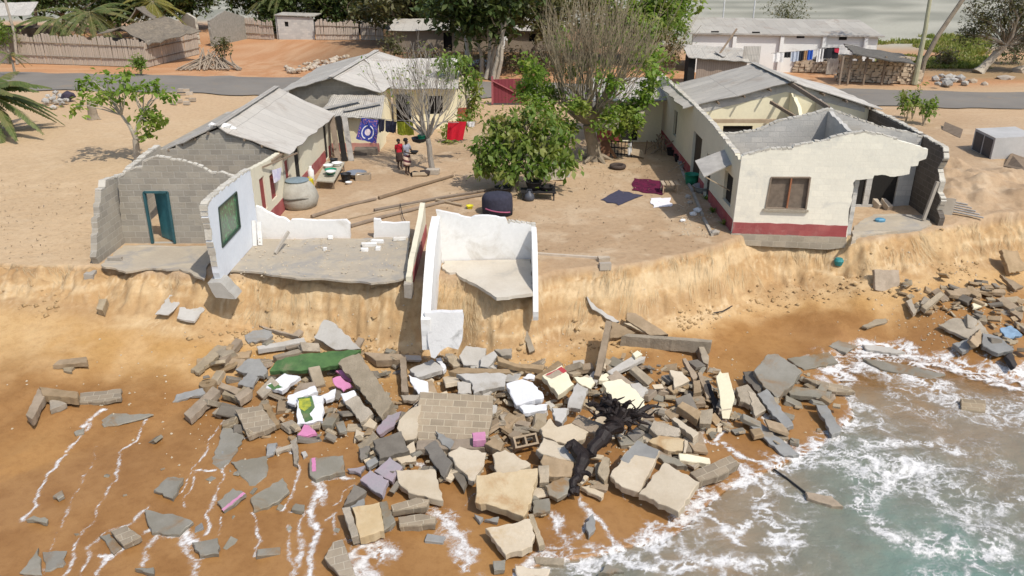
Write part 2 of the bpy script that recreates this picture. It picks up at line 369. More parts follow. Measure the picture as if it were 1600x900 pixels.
# base colours of the ground
def C3(*c): return np.array(c)
def mixc(a, b, f): return a + (b - a) * f[..., None]
N1 = fbm(X * .22, Y * .22, 4, 40); N2 = fbm(X * 1.4, Y * 1.4, 4, 44); N3 = fbm(X * 6, Y * 6, 2, 48)
sand = mixc(C3(.45, .325, .205), C3(.38, .265, .16), sstep(N1, .35, .65)); sand = mixc(sand, C3(.50, .385, .26), sstep(N2, .5, .75) * .7)
left = 1 - sstep(X, -15, -11); sand = mixc(sand, C3(.56, .41, .245), left * .6)
red = mixc(C3(.44, .225, .105), C3(.50, .30, .165), sstep(N2, .35, .7))
fr = sstep(Y + (N1 - .5) * 3, 57, 61) * (1 - sstep(Y, 74, 82) * sstep(X, 6, 14)); col = mixc(sand, red, fr)
near_road = sstep(Y, 44, 50) * (1 - sstep(Y, 57, 61)); col = mixc(col, C3(.49, .34, .20), near_road * .6)
scrub = sstep(Y + (N1 - .5) * 10, 66, 74) * (1 - sstep(X, 8, 14)) * sstep(X, -22, -14); col = mixc(col, mixc(C3(.16, .10, .055), C3(.24, .15, .08), N2), scrub * .85)
scr2 = sstep(Y + (N1 - .5) * 4, 60, 63) * sstep(X, 31, 34) * (1 - sstep(Y, 72, 76)); col = mixc(col, mixc(C3(.22, .17, .09), C3(.33, .24, .13), N2), scr2 * .8)
farf = sstep(Y + (N1 - .5) * 8 - 26 * (1 - sstep(X, 6, 14)), 78, 86); ff = mixc(C3(.23, .23, .185), C3(.38, .37, .305), sstep(fbm(X * .09, Y * .22, 5, 60), .40, .60)); ff = mixc(ff, C3(.16, .16, .12), (sstep(np.abs(fbm(X * .012, Y * .09, 3, 61) - .5), .0, .03) < .55) * .5)
col = mixc(col, ff, farf)
strat = fbm(X * .25, Z * 5.5, 3, 76); cl = sstep(T_, .02, .10); sw = (fbm(X * .9, Y * 2.2, 3, 3) - .5) * 1.5; st = fbm(X * 3 + sw, Y * 2.2, 4, 70); st2 = fbm(X * 20 + sw * 6, Y * 3.2, 3, 72)
cliff = mixc(C3(.42, .275, .135), C3(.51, .36, .195), sstep(st, .35, .65)); cliff = mixc(cliff, C3(.60, .465, .29), sstep(st2, .55, .75) * sstep(N2, .35, .6) * .8)
cliff = mixc(cliff, C3(.40, .245, .11), sstep(fbm(X * 1.1, Y * 1.1, 3, 74), .55, .7) * .5)
cliff = mixc(cliff, C3(.34, .21, .10), sstep(strat, .56, .66) * .55 * sstep(N2, .25, .5)); cliff = mixc(cliff, C3(.62, .49, .31), sstep(1 - strat, .58, .68) * .45); col = mixc(col, cliff, cl)
bch = sstep(D_, 0, .9); beach = mixc(C3(.49, .315, .145), C3(.43, .255, .095), sstep(N2, .3, .7)); beach = mixc(beach, C3(.56, .39, .20), sstep(N1 + (.2 - X * 0), .6, .85) * .5)
col = mixc(col, beach, bch)
wetd = np.interp(X, [-20, -14, -9, -4, 0, 5, 9, 14, 22], [4.2, 3.6, 2.4, 2.2, 2.0, 1.3, 1.2, 1.6, 2.0])
wet = sstep(D_ + (N2 - .5) * .9 + (N1 - .5) * 1.4, wetd * .45, wetd * 1.25)
wetc = mixc(C3(.31, .165, .06), C3(.26, .13, .043), sstep(N2, .3, .7)); wetc = mixc(wetc, C3(.36, .195, .065), sstep(N1, .5, .7) * .5)
col = mixc(col, wetc, wet); col = np.clip(col, 0, 1)
soak = sstep(D_ + (N2 - .5) * .8, wetd * 1.3, wetd * 2.2)
gm = NT('ground_soil'); va = gm.n('VertexColor', layer_name='Col'); at = gm.n('Attribute', attribute_name='wet'); geo = gm.n('NewGeometry')
gf = gm.noise(geo.outputs['Position'], 34, 6, .75); gc = gm.noise(geo.outputs['Position'], 5, 5, .7)
b0 = gm.mix(1.0, va.outputs[0], gm.mix(gf, (.80, .78, .74), (1.2, 1.2, 1.2)), 'MULTIPLY'); b0 = gm.mix(gm.ramp(gc, .4, .75), b0, gm.mix(1.0, b0, (.84, .80, .76), 'MULTIPLY'))
gm.l(b0, gm.p.inputs['Base Color']); gm.l(gm.math('MULTIPLY_ADD', at.outputs['Fac'], -.48, .93), gm.p.inputs['Roughness']); gm.p.inputs['Specular IOR Level'].default_value = .3
dry = gm.math('MULTIPLY_ADD', at.outputs['Fac'], -.85, 1.0); bn = gm.n('Bump'); gm.l(gf, bn.inputs['Height']); bn.inputs['Distance'].default_value = .03; gm.l(gm.math('MULTIPLY', dry, .5), bn.inputs['Strength'])
bn2 = gm.n('Bump'); gm.l(gc, bn2.inputs['Height']); bn2.inputs['Distance'].default_value = .05; gm.l(gm.math('MULTIPLY', dry, .55), bn2.inputs['Strength']); gm.l(bn.outputs[0], bn2.inputs['Normal']); gm.l(bn2.outputs[0], gm.p.inputs['Normal'])
ground = raw('ground', np.stack([X, Y, Z], -1).reshape(-1, 3), quads, gm.m, smooth=True); ground['kind'] = 'structure'; ground['label'] = 'sandy ground falling over a cut bank to the wet brown beach'
ca = ground.data.color_attributes.new('Col', 'FLOAT_COLOR', 'POINT'); ca.data.foreach_set('color', np.concatenate([col, np.ones(col.shape[:2] + (1,))], -1).astype(np.float32).ravel())
wa = ground.data.attributes.new('wet', 'FLOAT', 'POINT'); wa.data.foreach_set('value', soak.astype(np.float32).ravel())
# ------------------------------------------------------------------ the road
ra, rb = G(0, 112), G(1500, 143); rc, rd = G(0, 140), G(1500, 168)
def road_edge(p, q, seed):
    out = []
    for k in range(301):
        f = -1.2 + k * 3.6 / 300; x = p.x + (q.x - p.x) * f; y = p.y + (q.y - p.y) * f; out.append((x, y + (float(fbm(np.array(x * .5), np.array(seed * 5.), 5, seed)) - .5) * 1.7))
    return out
e1, e2 = road_edge(ra, rb, 3), road_edge(rc, rd, 5); rv = []; nr = 9
for (a, b), (c, d) in zip(e1, e2):
    for k in range(nr): f = k / (nr - 1); rv.append((a + (c - a) * f, b + (d - b) * f, .015 + .05 * (1 - (2 * f - 1) ** 2)))
ri = np.arange(301 * nr).reshape(301, nr); rq = np.stack([ri[:-1, :-1], ri[1:, :-1], ri[1:, 1:], ri[:-1, 1:]], -1).reshape(-1, 4)
rq = rq[:, ::-1]
am = M('asphalt', (.235, .212, .18), (.19, .172, .148), scale=.25, bscale=18, bump=.3, jitter=0, stain=(.26, .21, .155), st=(.52, .72))
road = raw('road', rv, rq, am, smooth=True); road['kind'] = 'structure'; road['label'] = 'grey asphalt road running behind the houses'
# ------------------------------------------------------------------ sea
wxs = np.concatenate([np.arange(-22, 24, .09), np.geomspace(24.1, 700, 40)]); wys = np.concatenate([-np.geomspace(300, .5, 24) + 10.2, np.arange(10.3, 24.6, .09), np.arange(24.7, 40, 1.0)])
WX, WY = np.meshgrid(wxs, wys); WZl = land(WX, WY); dep = SEA - WZl
wvz = (fbm(WX * .55 + WY * .2, WY * .9, 3, 80) - .5) * .20 + (fbm(WX * 1.9, WY * 2.4, 3, 84) - .5) * .10 + (fbm(WX * 5.2, WY * 6.5, 2, 88) - .5) * .03
WZ = SEA + wvz * sstep(dep, 0, .5)
keep = (dep > -.03); wi = np.arange(WX.size).reshape(WX.shape); wq = np.stack([wi[:-1, :-1], wi[:-1, 1:], wi[1:, 1:], wi[1:, :-1]], -1).reshape(-1, 4)
kq = keep.ravel()[wq].any(1); wq = wq[kq]
sm = NT('sea_water'); dp = sm.n('Attribute', attribute_name='depth'); geo = sm.n('NewGeometry')
cn = sm.noise(geo.outputs['Position'], .45, 5, .65, .8); dd = sm.math('ADD', dp.outputs['Fac'], sm.math('MULTIPLY_ADD', cn, 1.0, -.5))
c = sm.mix(sm.ramp(dd, .0, .40), (.26, .145, .05), (.235, .185, .125)); c = sm.mix(sm.ramp(dd, .30, .85), c, (.175, .178, .138)); c = sm.mix(sm.ramp(dd, .75, 1.5), c, (.15, .235, .195))
sm.l(c, sm.p.inputs['Base Color']); sm.p.inputs['Roughness'].default_value = .16; sm.p.inputs['IOR'].default_value = 1.33; sm.p.inputs['Specular IOR Level'].default_value = .5
mp = sm.n('Mapping'); mp.inputs['Scale'].default_value = (1, 1.5, 1); sm.l(geo.outputs['Position'], mp.inputs[0])
sm.l(sm.bump(sm.noise(mp.outputs[0], 5, 6, .65, .5), .5, .06), sm.p.inputs['Normal'])
tr = sm.n('BsdfTransparent'); mx = sm.n('MixShader'); sm.l(sm.ramp(dp.outputs['Fac'], -.01, .30), mx.inputs[0]); sm.l(tr.outputs[0], mx.inputs[1]); sm.l(sm.p.outputs[0], mx.inputs[2]); sm.l(mx.outputs[0], sm.out.inputs[0])
u, inv = np.unique(wq, return_inverse=True)
sea = raw('sea_water', np.stack([WX, WY, WZ], -1).reshape(-1, 3)[u], inv.reshape(-1, 4), sm.m, smooth=True); sea['kind'] = 'structure'; sea['label'] = 'murky grey-green sea washing up on the beach'
da = sea.data.attributes.new('depth', 'FLOAT', 'POINT'); da.data.foreach_set('value', dep.ravel()[u].astype(np.float32))
# ------------------------------------------------------------------ foam: streaks of the draining wash and the lace on the sea
FL = [  # pixel polylines with width (m) and strength
 ([(130, 668), (150, 648), (158, 640)], .10, 1), ([(150, 650), (112, 700), (80, 735), (60, 775), (40, 815)], .07, 1), ([(230, 655), (212, 690), (190, 707), (178, 752), (145, 812), (120, 850), (98, 898)], .06, .9), ([(150, 700), (135, 740), (105, 800), (85, 850), (66, 898)], .04, .7),
 ([(348, 655), (310, 722), (280, 770)], .035, .9), ([(400, 680), (372, 690), (350, 735), (328, 790), (320, 835)], .06, .95), ([(232, 793), (200, 820), (170, 830), (140, 860), (125, 895)], .07, .85), ([(200, 855), (172, 868), (150, 896)], .10, 1), ([(155, 867), (178, 868)], .07, 1),
 ([(238, 833), (262, 838), (290, 835), (300, 850)], .22, 1), ([(245, 836), (230, 862), (222, 880)], .12, .9), ([(280, 838), (290, 870), (300, 898)], .16, .8), ([(308, 735), (336, 735)], .06, 1), ([(308, 737), (296, 765), (288, 790)], .06, .8), ([(345, 800), (340, 835)], .04, .8), ([(312, 872), (335, 866)], .07, .9), ([(312, 872), (308, 898)], .05, .7),
 ([(430, 700), (452, 706), (466, 735), (462, 770), (440, 800)], .06, .9), ([(418, 705), (436, 700)], .06, .9), ([(495, 755), (520, 748), (550, 745)], .13, 1), ([(500, 752), (493, 775), (483, 800)], .14, .95), ([(508, 752), (500, 790)], .08, .8), ([(480, 800), (496, 830), (486, 860), (485, 898)], .12, 1), ([(452, 800), (470, 800), (472, 850), (468, 880), (460, 898)], .08, .9), ([(400, 800), (405, 850), (400, 870)], .05, .9), ([(508, 812), (525, 805), (525, 835)], .06, .9), ([(520, 790), (545, 765), (560, 755)], .04, .8), ([(452, 822), (455, 860), (465, 895)], .07, .7),
 ([(625, 728), (645, 724), (662, 730)], .14, 1), ([(560, 850), (580, 870), (600, 855), (608, 860)], .30, 1), ([(552, 870), (575, 895)], .35, .95), ([(560, 842), (590, 838), (606, 825), (610, 800)], .12, .8), ([(670, 790), (695, 805), (715, 835), (728, 865), (735, 898)], .28, .9), ([(680, 812), (705, 850), (715, 880)], .25, .6), ([(660, 822), (682, 818)], .04, .9), ([(740, 770), (722, 795)], .03, .7),
 ([(860, 800), (868, 815), (872, 830)], .08, 1), ([(905, 775), (915, 795), (935, 815), (960, 850), (972, 870)], .13, .9), ([(862, 802), (878, 840), (895, 872)], .18, .85), ([(900, 835), (918, 850), (935, 868)], .2, .8), ([(830, 795), (858, 798)], .06, .9), ([(905, 838), (925, 805)], .10, .8), ([(968, 765), (985, 790), (1010, 815)], .05, .6),
 ([(1015, 825), (1030, 815), (1075, 808), (1110, 808), (1130, 830), (1145, 850)], .22, .95), ([(1015, 825), (1018, 850), (1035, 875)], .18, .9), ([(1060, 820), (1068, 870)], .10, .7), ([(1085, 815), (1092, 865)], .08, .6), ([(1040, 830), (1062, 872)], .06, .7),
 ([(1128, 655), (1140, 662), (1128, 678), (1122, 690)], .09, 1), ([(1095, 675), (1110, 695), (1140, 700), (1165, 715), (1195, 725), (1210, 735)], .20, 1), ([(1203, 655), (1212, 675), (1222, 690)], .22, 1), ([(1175, 775), (1185, 790), (1200, 820), (1220, 850)], .3, 1), ([(1180, 750), (1200, 765), (1190, 790), (1165, 820), (1150, 835)], .15, 1), ([(1198, 745), (1225, 765), (1250, 775), (1290, 770)], .28, .8), ([(1210, 800), (1240, 815), (1262, 818)], .1, .9), ([(1158, 742), (1190, 745)], .10, .9),
 ([(1262, 565), (1290, 560), (1320, 575), (1350, 572)], .35, 1), ([(1350, 570), (1400, 580), (1440, 600), (1480, 605)], .4, .95), ([(1390, 550), (1430, 560), (1470, 572), (1520, 590), (1600, 612)], .28, 1), ([(1275, 585), (1320, 620), (1350, 640)], .25, .8), ([(1320, 620), (1370, 640), (1372, 670)], .2, .8), ([(1350, 700), (1420, 690), (1480, 700), (1500, 705)], .35, .9), ([(1270, 725), (1330, 720), (1380, 735)], .3, .8), ([(1540, 650), (1600, 625)], .5, .8), ([(1480, 640), (1520, 660), (1600, 665)], .2, .7), ([(1400, 745), (1370, 770), (1340, 795), (1370, 820), (1400, 845)], .35, .9), ([(1420, 775), (1450, 760), (1440, 740)], .2, .8), ([(1450, 770), (1480, 800), (1520, 830)], .3, .8), ([(1500, 805), (1560, 795), (1600, 785)], .4, .8), ([(1500, 820), (1600, 830)], .5, .7), ([(1420, 850), (1500, 850), (1520, 872), (1560, 860), (1555, 845)], .5, .9), ([(900, 898), (940, 885), (975, 875), (1020, 890), (1080, 885)], .35, 1), ([(1080, 885), (1130, 880), (1180, 890), (1230, 870)], .35, .9), ([(1200, 840), (1235, 825), (1240, 855)], .3, 1), ([(1560, 580), (1600, 590)], .5, 1), ([(1530, 570), (1545, 560)], .3, .8), ([(1488, 545), (1496, 555)], .1, .8), ([(1440, 525), (1432, 545), (1440, 560)], .04, .6), ([(1460, 505), (1485, 545)], .03, .6)]
fx = np.arange(-19, 19, .042); fy = np.arange(11.6, 25, .042); FX, FY = np.meshgrid(fx, fy); FZ = land(FX, FY); fd = SEA - FZ
ww = (fbm(FX * .55 + FY * .2, FY * .9, 3, 80) - .5) * .20 + (fbm(FX * 1.9, FY * 2.4, 3, 84) - .5) * .10 + (fbm(FX * 5.2, FY * 6.5, 2, 88) - .5) * .03
FH = np.maximum(FZ, SEA + ww * sstep(fd, 0, .5)) + .006
w1 = (fbm(FX * 1.1, FY * 1.1, 3, 90) - .5) * 1.6; w2 = (fbm(FX * 1.1, FY * 1.1, 3, 93) - .5) * 1.6
rid = 1 - np.abs(fbm(FX * .95 + w1, FY * 1.5 + w2, 3, 96) - .5) * 9.5; rid2 = 1 - np.abs(fbm(FX * 2.3 + w2, FY * 3.0 + w1, 3, 99) - .5) * 7.5
rid3 = 1 - np.abs(fbm(FX * 5.5 + w1 * 2, FY * 6.5 + w2 * 2, 3, 120) - .5) * 6.5; lace = np.clip(np.maximum(rid, rid2 * .8), 0, 1); dens = sstep(fbm(FX * .33, FY * .45, 3, 103), .40, .66)
rid4 = 1 - np.abs(fbm(FX * 3.6 + w2 * 2, FY * 5.0 + w1 * 2, 4, 124) - .5) * 7; dens2 = sstep(fbm(FX * .5, FY * .7, 3, 127), .36, .62)
lace = np.maximum(lace, np.clip(np.maximum(rid4, rid3), 0, 1) * (.35 + .5 * dens2)); F0 = lace ** 1.2 * sstep(fd, .0, .08) * (.42 + .56 * dens)
wdF = seg_dist(FX, FY, WLxy[:-3]); F0 = np.maximum(F0, np.exp(-((wdF + (fbm(FX * 1.6, FY * 1.6, 3, 129) - .5) * 1.1) / .48) ** 2) * (.30 + .75 * np.clip(np.maximum(rid2, rid4), 0, 1)) * .95 * (FX > 0))
jx = (fbm(FX * 2.6, FY * 2.6, 3, 110) - .5) * .55; jy = (fbm(FX * 2.6, FY * 2.6, 3, 113) - .5) * .55
brk = .55 + .45 * sstep(fbm(FX * 4.5, FY * 4.5, 3, 116), .3, .6)
wvar = fbm(FX * 1.8, FY * 1.8, 3, 135)
for pts, w, s_ in FL:
    P3 = [T(*p) for p in pts]
    P2 = []
    for p in P3:
        if p.z < SEA: r = (p - CV); p = CV + r * ((SEA - CAM_H) / r.z)
        P2.append((p.x, p.y))
    a = np.array(P2); m = 3 * w + .5; i0, i1 = np.searchsorted(fx, [a[:, 0].min() - m, a[:, 0].max() + m]); j0, j1 = np.searchsorted(fy, [a[:, 1].min() - m, a[:, 1].max() + m])
    if i1 <= i0 or j1 <= j0: continue
    sl_ = (slice(j0, j1), slice(i0, i1)); k = 1.0 if w > .15 else .45
    dd = seg_dist(FX[sl_] + jx[sl_] * k, FY[sl_] + jy[sl_] * k, P2)
    if w < .15: v = s_ * np.exp(-(dd / ((w * .5 + .006) * (.45 + 1.3 * wvar[sl_]))) ** 2) * (.20 + .52 * brk[sl_]) + .30 * s_ * np.exp(-(dd / (w * 2.2)) ** 2) * np.clip(np.maximum(rid3, rid4)[sl_], 0, 1)
    else: v = s_ * np.exp(-(dd / (w * .9)) ** 2) * (.16 + .88 * np.clip(np.maximum(np.maximum(rid2, rid), rid3)[sl_] * .85 + .12 * brk[sl_], 0, 1))
    F0[sl_] = np.maximum(F0[sl_], v)
F0 = np.clip(F0, 0, 1); fi = np.arange(FX.size).reshape(FX.shape); fq = np.stack([fi[:-1, :-1], fi[:-1, 1:], fi[1:, 1:], fi[1:, :-1]], -1).reshape(-1, 4)
fq = fq[F0.ravel()[fq].max(1) > .13]; u, inv = np.unique(fq, return_inverse=True)
fm = NT('sea_foam'); fa = fm.n('Attribute', attribute_name='foam'); geo = fm.n('NewGeometry')
ns = fm.noise(geo.outputs['Position'], 13, 7, .8, .8); aa = fm.math('ADD', fa.outputs['Fac'], fm.math('MULTIPLY_ADD', ns, 1.3, -.65))
fm.p.inputs['Base Color'].default_value = (.76, .745, .72, 1); fm.p.inputs['Roughness'].default_value = .8; fm.p.inputs['Specular IOR Level'].default_value = .2
fm.l(fm.bump(ns, .5, .03), fm.p.inputs['Normal'])
tr = fm.n('BsdfTransparent'); mx = fm.n('MixShader'); fm.l(fm.math('MULTIPLY', fm.ramp(aa, .26, 1.0), .92), mx.inputs[0]); fm.l(tr.outputs[0], mx.inputs[1]); fm.l(fm.p.outputs[0], mx.inputs[2]); fm.l(mx.outputs[0], fm.out.inputs[0])
foam = raw('sea_foam', np.stack([FX, FY, FH], -1).reshape(-1, 3)[u], inv.reshape(-1, 4), fm.m, smooth=True); tag(foam, 'white foam streaks draining down the brown beach and lacing the sea', 'foam', kind='stuff')
fb = foam.data.attributes.new('foam', 'FLOAT', 'POINT'); fb.data.foreach_set('value', F0.ravel()[u].astype(np.float32))
# ------------------------------------------------------------------ wall and roof materials
BLK = M('bare_blockwork', (.40, .37, .315), (.32, .29, .24), scale=.8, brick=True, mortar=(.47, .44, .38), jitter=.06, bump=.5)
BLKP = M('pale_blockwork', (.55, .535, .50), (.46, .45, .42), scale=.8, brick=True, mortar=(.42, .405, .375), jitter=.06, bump=.5, bstr=.8, bvar=1.0, stain=(.36, .33, .28), st=(.56, .74))
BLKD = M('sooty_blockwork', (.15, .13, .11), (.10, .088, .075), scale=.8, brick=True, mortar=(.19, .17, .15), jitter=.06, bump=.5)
CREAM = M('cream_painted_blocks', (.88, .84, .71), (.82, .78, .66), scale=.6, brick=True, mortar=(.74, .69, .56), jitter=.04, bump=.25, bstr=.45, bvar=.35, stain=(.56, .55, .50), st=(.54, .78), bscale=9)
CREAMS = M('cream_plaster', (.74, .69, .53), (.66, .61, .47), scale=.5, jitter=.04, bump=.2, stain=(.47, .44, .36), st=(.58, .84), bscale=7)
CREAMY = M('yellow_plaster', (.86, .79, .56), (.82, .75, .53), scale=.5, jitter=.04, bump=.15, stain=(.60, .52, .33), st=(.62, .85), bscale=7)
WHITE = M('white_plaster', (.82, .81, .78), (.74, .735, .71), scale=.7, jitter=.04, bump=.2, stain=(.54, .50, .43), st=(.48, .74), bscale=8)
WHITEB = M('bluish_white_plaster', (.74, .77, .81), (.67, .71, .76), scale=.6, jitter=.04, bump=.15, stain=(.60, .58, .53), st=(.64, .88), bscale=8)
PLAST = M('grey_render', (.44, .42, .38), (.35, .33, .29), scale=1, jitter=.08, bump=.4, stain=(.30, .26, .20), st=(.5, .75))
CREST = M('broken_mortar', (.60, .565, .49), (.50, .46, .38), scale=3, bump=.8, jitter=0)
DADO = M('faded_red_paint', (.36, .085, .085), (.42, .14, .13), scale=1.3, jitter=.05, bump=.3, stain=(.55, .38, .33), st=(.52, .74), brick=True, mortar=(.36, .10, .10), bstr=.4)
FOUND = M('foundation_blocks', (.42, .37, .29), (.33, .29, .22), scale=1.5, brick=True, mortar=(.46, .41, .32), jitter=.05, bump=.5, stain=(.16, .13, .10), st=(.56, .72))
FLOORM = M('dusty_cement_floor', (.42, .36, .275), (.50, .43, .32), scale=.9, jitter=.04, bump=.4, stain=(.33, .31, .28), st=(.45, .66), bscale=9)
CONC = M('concrete', (.41, .37, .31), (.34, .30, .25), scale=2.2, bump=.5)
WOOD = M('weathered_wood', (.27, .205, .145), (.20, .15, .105), scale=3, bump=.4)
WOODP = M('pale_wood', (.44, .35, .25), (.36, .28, .19), scale=3, bump=.3)
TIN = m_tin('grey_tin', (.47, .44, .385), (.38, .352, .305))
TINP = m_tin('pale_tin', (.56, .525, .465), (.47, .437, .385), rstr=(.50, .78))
TIND = m_tin('dark_tin', (.25, .24, .225), (.19, .18, .17))
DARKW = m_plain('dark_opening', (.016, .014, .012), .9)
TEAL = m_plain('teal_paint', (.05, .20, .23), .5, .8, 5)
REDP = m_plain('red_paint', (.27, .045, .045), .6, .75, 6)
SHUT = m_plain('brown_shutter', (.20, .155, .115), .8, .7, 5)
GREYP = m_plain('weathered_panel', (.40, .375, .335), .8, .75, 3)
BLACKM = m_plain('black_stuff', (.022, .021, .022), .6, .7, 6)
def hole_panel(nm, px, A, B, mat, parent, inset=.12, th=.03, label=None):   # a leaf or pane standing back inside an opening
    o = [VP(p[0], p[1], A, B) for p in px]; ux, uy = B[0] - A[0], B[1] - A[1]; L = math.hypot(ux, uy); ux /= L; uy /= L; nx, ny = -uy, ux
    if nx * A[0] + ny * A[1] < 0: nx, ny = -nx, -ny
    mb = MB().prism(o, [], lambda s, z, d: (A[0] + ux * s + nx * (d + inset), A[1] + uy * s + ny * (d + inset), z), th)
    ob = mb.build(nm, mat, parent)
    if label: ob['label'] = label
    return ob
def strip(nm, A, B, s0, s1, z0, z1, mat, parent, out=.012, th=.02):         # a band of paint/plaster standing proud of a wall face
    ux, uy = B[0] - A[0], B[1] - A[1]; L = math.hypot(ux, uy); ux /= L; uy /= L; nx, ny = -uy, ux
    if nx * A[0] + ny * A[1] < 0: nx, ny = -nx, -ny
    pts = jagged([(s0, z0), (s1, z0), (s1, z1), (s0, z1)], .22, .014)
    return MB().prism(pts, [], lambda s, z, d: (A[0] + ux * s + nx * (d - out), A[1] + uy * s + ny * (d - out), z), th).build(nm, mat, parent)
def roof_sheet(nm, corners, mat, parent, th=.035, rows=6, sag=.03, label=None):
    """corners: front-eave, front-ridge, back-ridge, back-eave; a lightly sagging sheet with UV metres across / down"""
    a, b, c, d = map(Vector, corners); n1 = (b - a).cross(d - a).normalized()
    if n1.z < 0: n1 = -n1
    nu, nv = 14, rows; mb = MB(); vs = []; uv = []
    Lu = (d - a).length; Lv = (b - a).length
    for j in range(nv + 1):
        for i in range(nu + 1):
            u, v = i / nu, j / nv; p = (a * (1 - u) + d * u) * (1 - v) + (b * (1 - u) + c * u) * v
            p = p + n1 * (R.uniform(-1, 1) * sag - sag * math.sin(math.pi * v))
            p = p + (d - a).normalized() * (R.uniform(-.10, .16) if i == 0 else 0) + (a - b).normalized() * (R.uniform(-.03, .08) if j == 0 else 0)
            vs.append(p); uv.append((u * Lu, v * Lv))
    m = len(vs); vs += [p - n1 * th for p in vs]; fs = []; us = []
    for j in range(nv):
        for i in range(nu):
            q = (j * (nu + 1) + i, j * (nu + 1) + i + 1, (j + 1) * (nu + 1) + i + 1, (j + 1) * (nu + 1) + i)
            fs.append(q); us.append([uv[k] for k in q]); fs.append(tuple(k + m for k in q[::-1])); us.append([uv[k] for k in q[::-1]])
    per = [i for i in range(nu + 1)] + [j * (nu + 1) + nu for j in range(1, nv + 1)] + [nv * (nu + 1) + i for i in range(nu - 1, -1, -1)] + [j * (nu + 1) for j in range(nv - 1, 0, -1)]
    for k in range(len(per)):
        i, j = per[k], per[(k + 1) % len(per)]; fs.append((i, j, j + m, i + m)); us.append([(0, 0)] * 4)
    mb.add(vs, fs, us); mb.fix = True
    ob = mb.build(nm, mat, parent)
    if label: ob['label'] = label
    return ob
# ================================================================== the ruined house on the left
LH = thing('ruined_house', 'long grey-roofed house at left whose seaward rooms stand open and roofless', 'house', (-11, 30, 0))
XL, XR = -13.36, -8.8; YB = 26.1; YC = 30.1
A, B = (XL, YB), (-8.8, YB)
# cross wall with the teal door
DH = [(225, 300), (262, 300), (274, 380), (239, 380)]
top = [(365, 277), (345, 270), (330, 272), (316, 262), (290, 253), (266, 249), (245, 245), (224, 252), (223, 263), (212, 263), (195, 270), (184, 279)]
wall('cross_wall', A, B, [(192, 383), (372, 385), (372, 280)] + top, [DH], .16, BLK, LH, keep=(0, 1), cap=top, cap_m=CREST, label='bare block cross wall with a doorway')
fr = []
df = MB()
for (a, b) in (((225, 300), (262, 300)), ((225, 300), (239, 380)), ((262, 300), (274, 380))):
    p, q = VP(*a, A, B), VP(*b, A, B); df.bar((XL + p[0], YB - .01, p[1]), (XL + q[0], YB - .01, q[1]), .07, .09, (0, 1, 0))
df.build('door_frame', m_plain('dark_teal', (.03, .10, .115), .6), LH)
p0 = Vector((XL + VP(272, 380, A, B)[0] - .02, YB + .14, .02)); dw = .78; dh = 1.76; ang = math.radians(180 - 38)
dl = MB().box((0, 0, 0), (dw, .045, dh)); mtx = Matrix.Rotation(ang, 3, 'Z')
dl.v = [tuple(p0 + mtx @ Vector((v[0] + dw / 2, v[1], v[2] + dh / 2))) for v in dl.v]
door = dl.build('door', TEAL, LH); hd = MB().box(tuple(p0 + mtx @ Vector((dw * .88, -.05, .9))), (.1, .05, .03)); hd.build('handle', m_plain('dull_metal', (.3, .29, .27), .4, metal=.8), door)
# outer left wall (front end broken in steps), its face looks right
A, B = (XL, 23.9), (XL, YC + .2)
wall('side_wall', A, B, [(155, 412), (196, 383), (200, 376), (262, 300), (262, 236), (250, 228), (236, 237), (222, 250), (206, 262), (200, 272), (182, 277), (165, 282), (164, 294), (158, 297), (157.5, 316), (155, 319), (156, 338), (152, 341), (153, 364), (151, 368), (151.5, 390), (150, 402)], [], .2, BLK, LH, cap=[(250, 228), (236, 237), (222, 250), (206, 262), (200, 272), (182, 277), (165, 282), (164, 294), (158, 297)], cap_m=CREST, label='outer block wall broken off in steps')
# second cross wall under the roof's broken edge
A, B = (XL, YC), (-8.7, YC)
pr = VP(331, 203, A, B)
wall('gable_wall', A, B, [(0.0, -.1), (4.6, -.1), (4.6, 2.08), (3.9, 2.40), (2.32, 3.08), (1.0, 2.60), (.62, 2.5), (.6, 2.36), (0, 2.3)], [], .2, BLK, LH, sz=True, keep=(0, 1))
A, B = (XL, 38.4), (-8.7, 38.4); wall('gable_wall', A, B, [(0.0, -.1), (4.6, -.1), (4.6, 2.0), (2.32, 3.05), (0, 2.1)], [], .2, BLK, LH, sz=True, keep=(0, 1))
A, B = (XL, YC + .21), (XL, 38.39); wall('side_wall', A, B, [(0, -.1), (8.18, -.1), (8.18, 2.1), (0, 2.25)], [], .2, BLK, LH, sz=True, jag=0)
# the long wall towards the yard: white inside the lost room, cream outside
A, B = (XR, 22.3), (XR, YB + .35)
GW = [(341, 325), (369, 300), (375, 355), (347, 386)]
wall('white_wall', A, B, [(346, 440), (405.2, 372.6), (391.2, 265.2), (375, 275), (358, 288), (342, 301), (330, 311), (323, 322), (325, 340), (330, 358), (332, 378), (337, 398), (341, 420)], [GW], .19, WHITEB, LH, keep=(0,), jag=.03, cap=[(391, 265), (375, 275), (358, 288), (342, 301), (330, 311), (323, 322), (325, 340), (330, 358), (332, 378), (337, 398), (341, 420)], cap_m=CREST, label='bluish white inner wall with a green window')
mg = NT('green_painted_pane'); tc, oi, vec = mg.coords(); mm = mg.n('Mapping'); mm.inputs['Scale'].default_value = (1, 2.2, 1.2); mg.l(vec, mm.inputs[0]); mm.inputs['Rotation'].default_value = (.6, 0, 0)
mg.l(mg.mix(mg.ramp(mg.noise(mm.outputs[0], 2.6, 3, .5, 2.2), .54, .60), (.085, .135, .085), (.10, .30, .13)), mg.p.inputs['Base Color']); mg.p.inputs['Roughness'].default_value = .25
gp = hole_panel('window', GW, A, B, mg.m, LH, .03, .03, 'green window pane with leafy reflections')
fm_ = MB(); gq = [VP(*p, A, B) for p in GW]
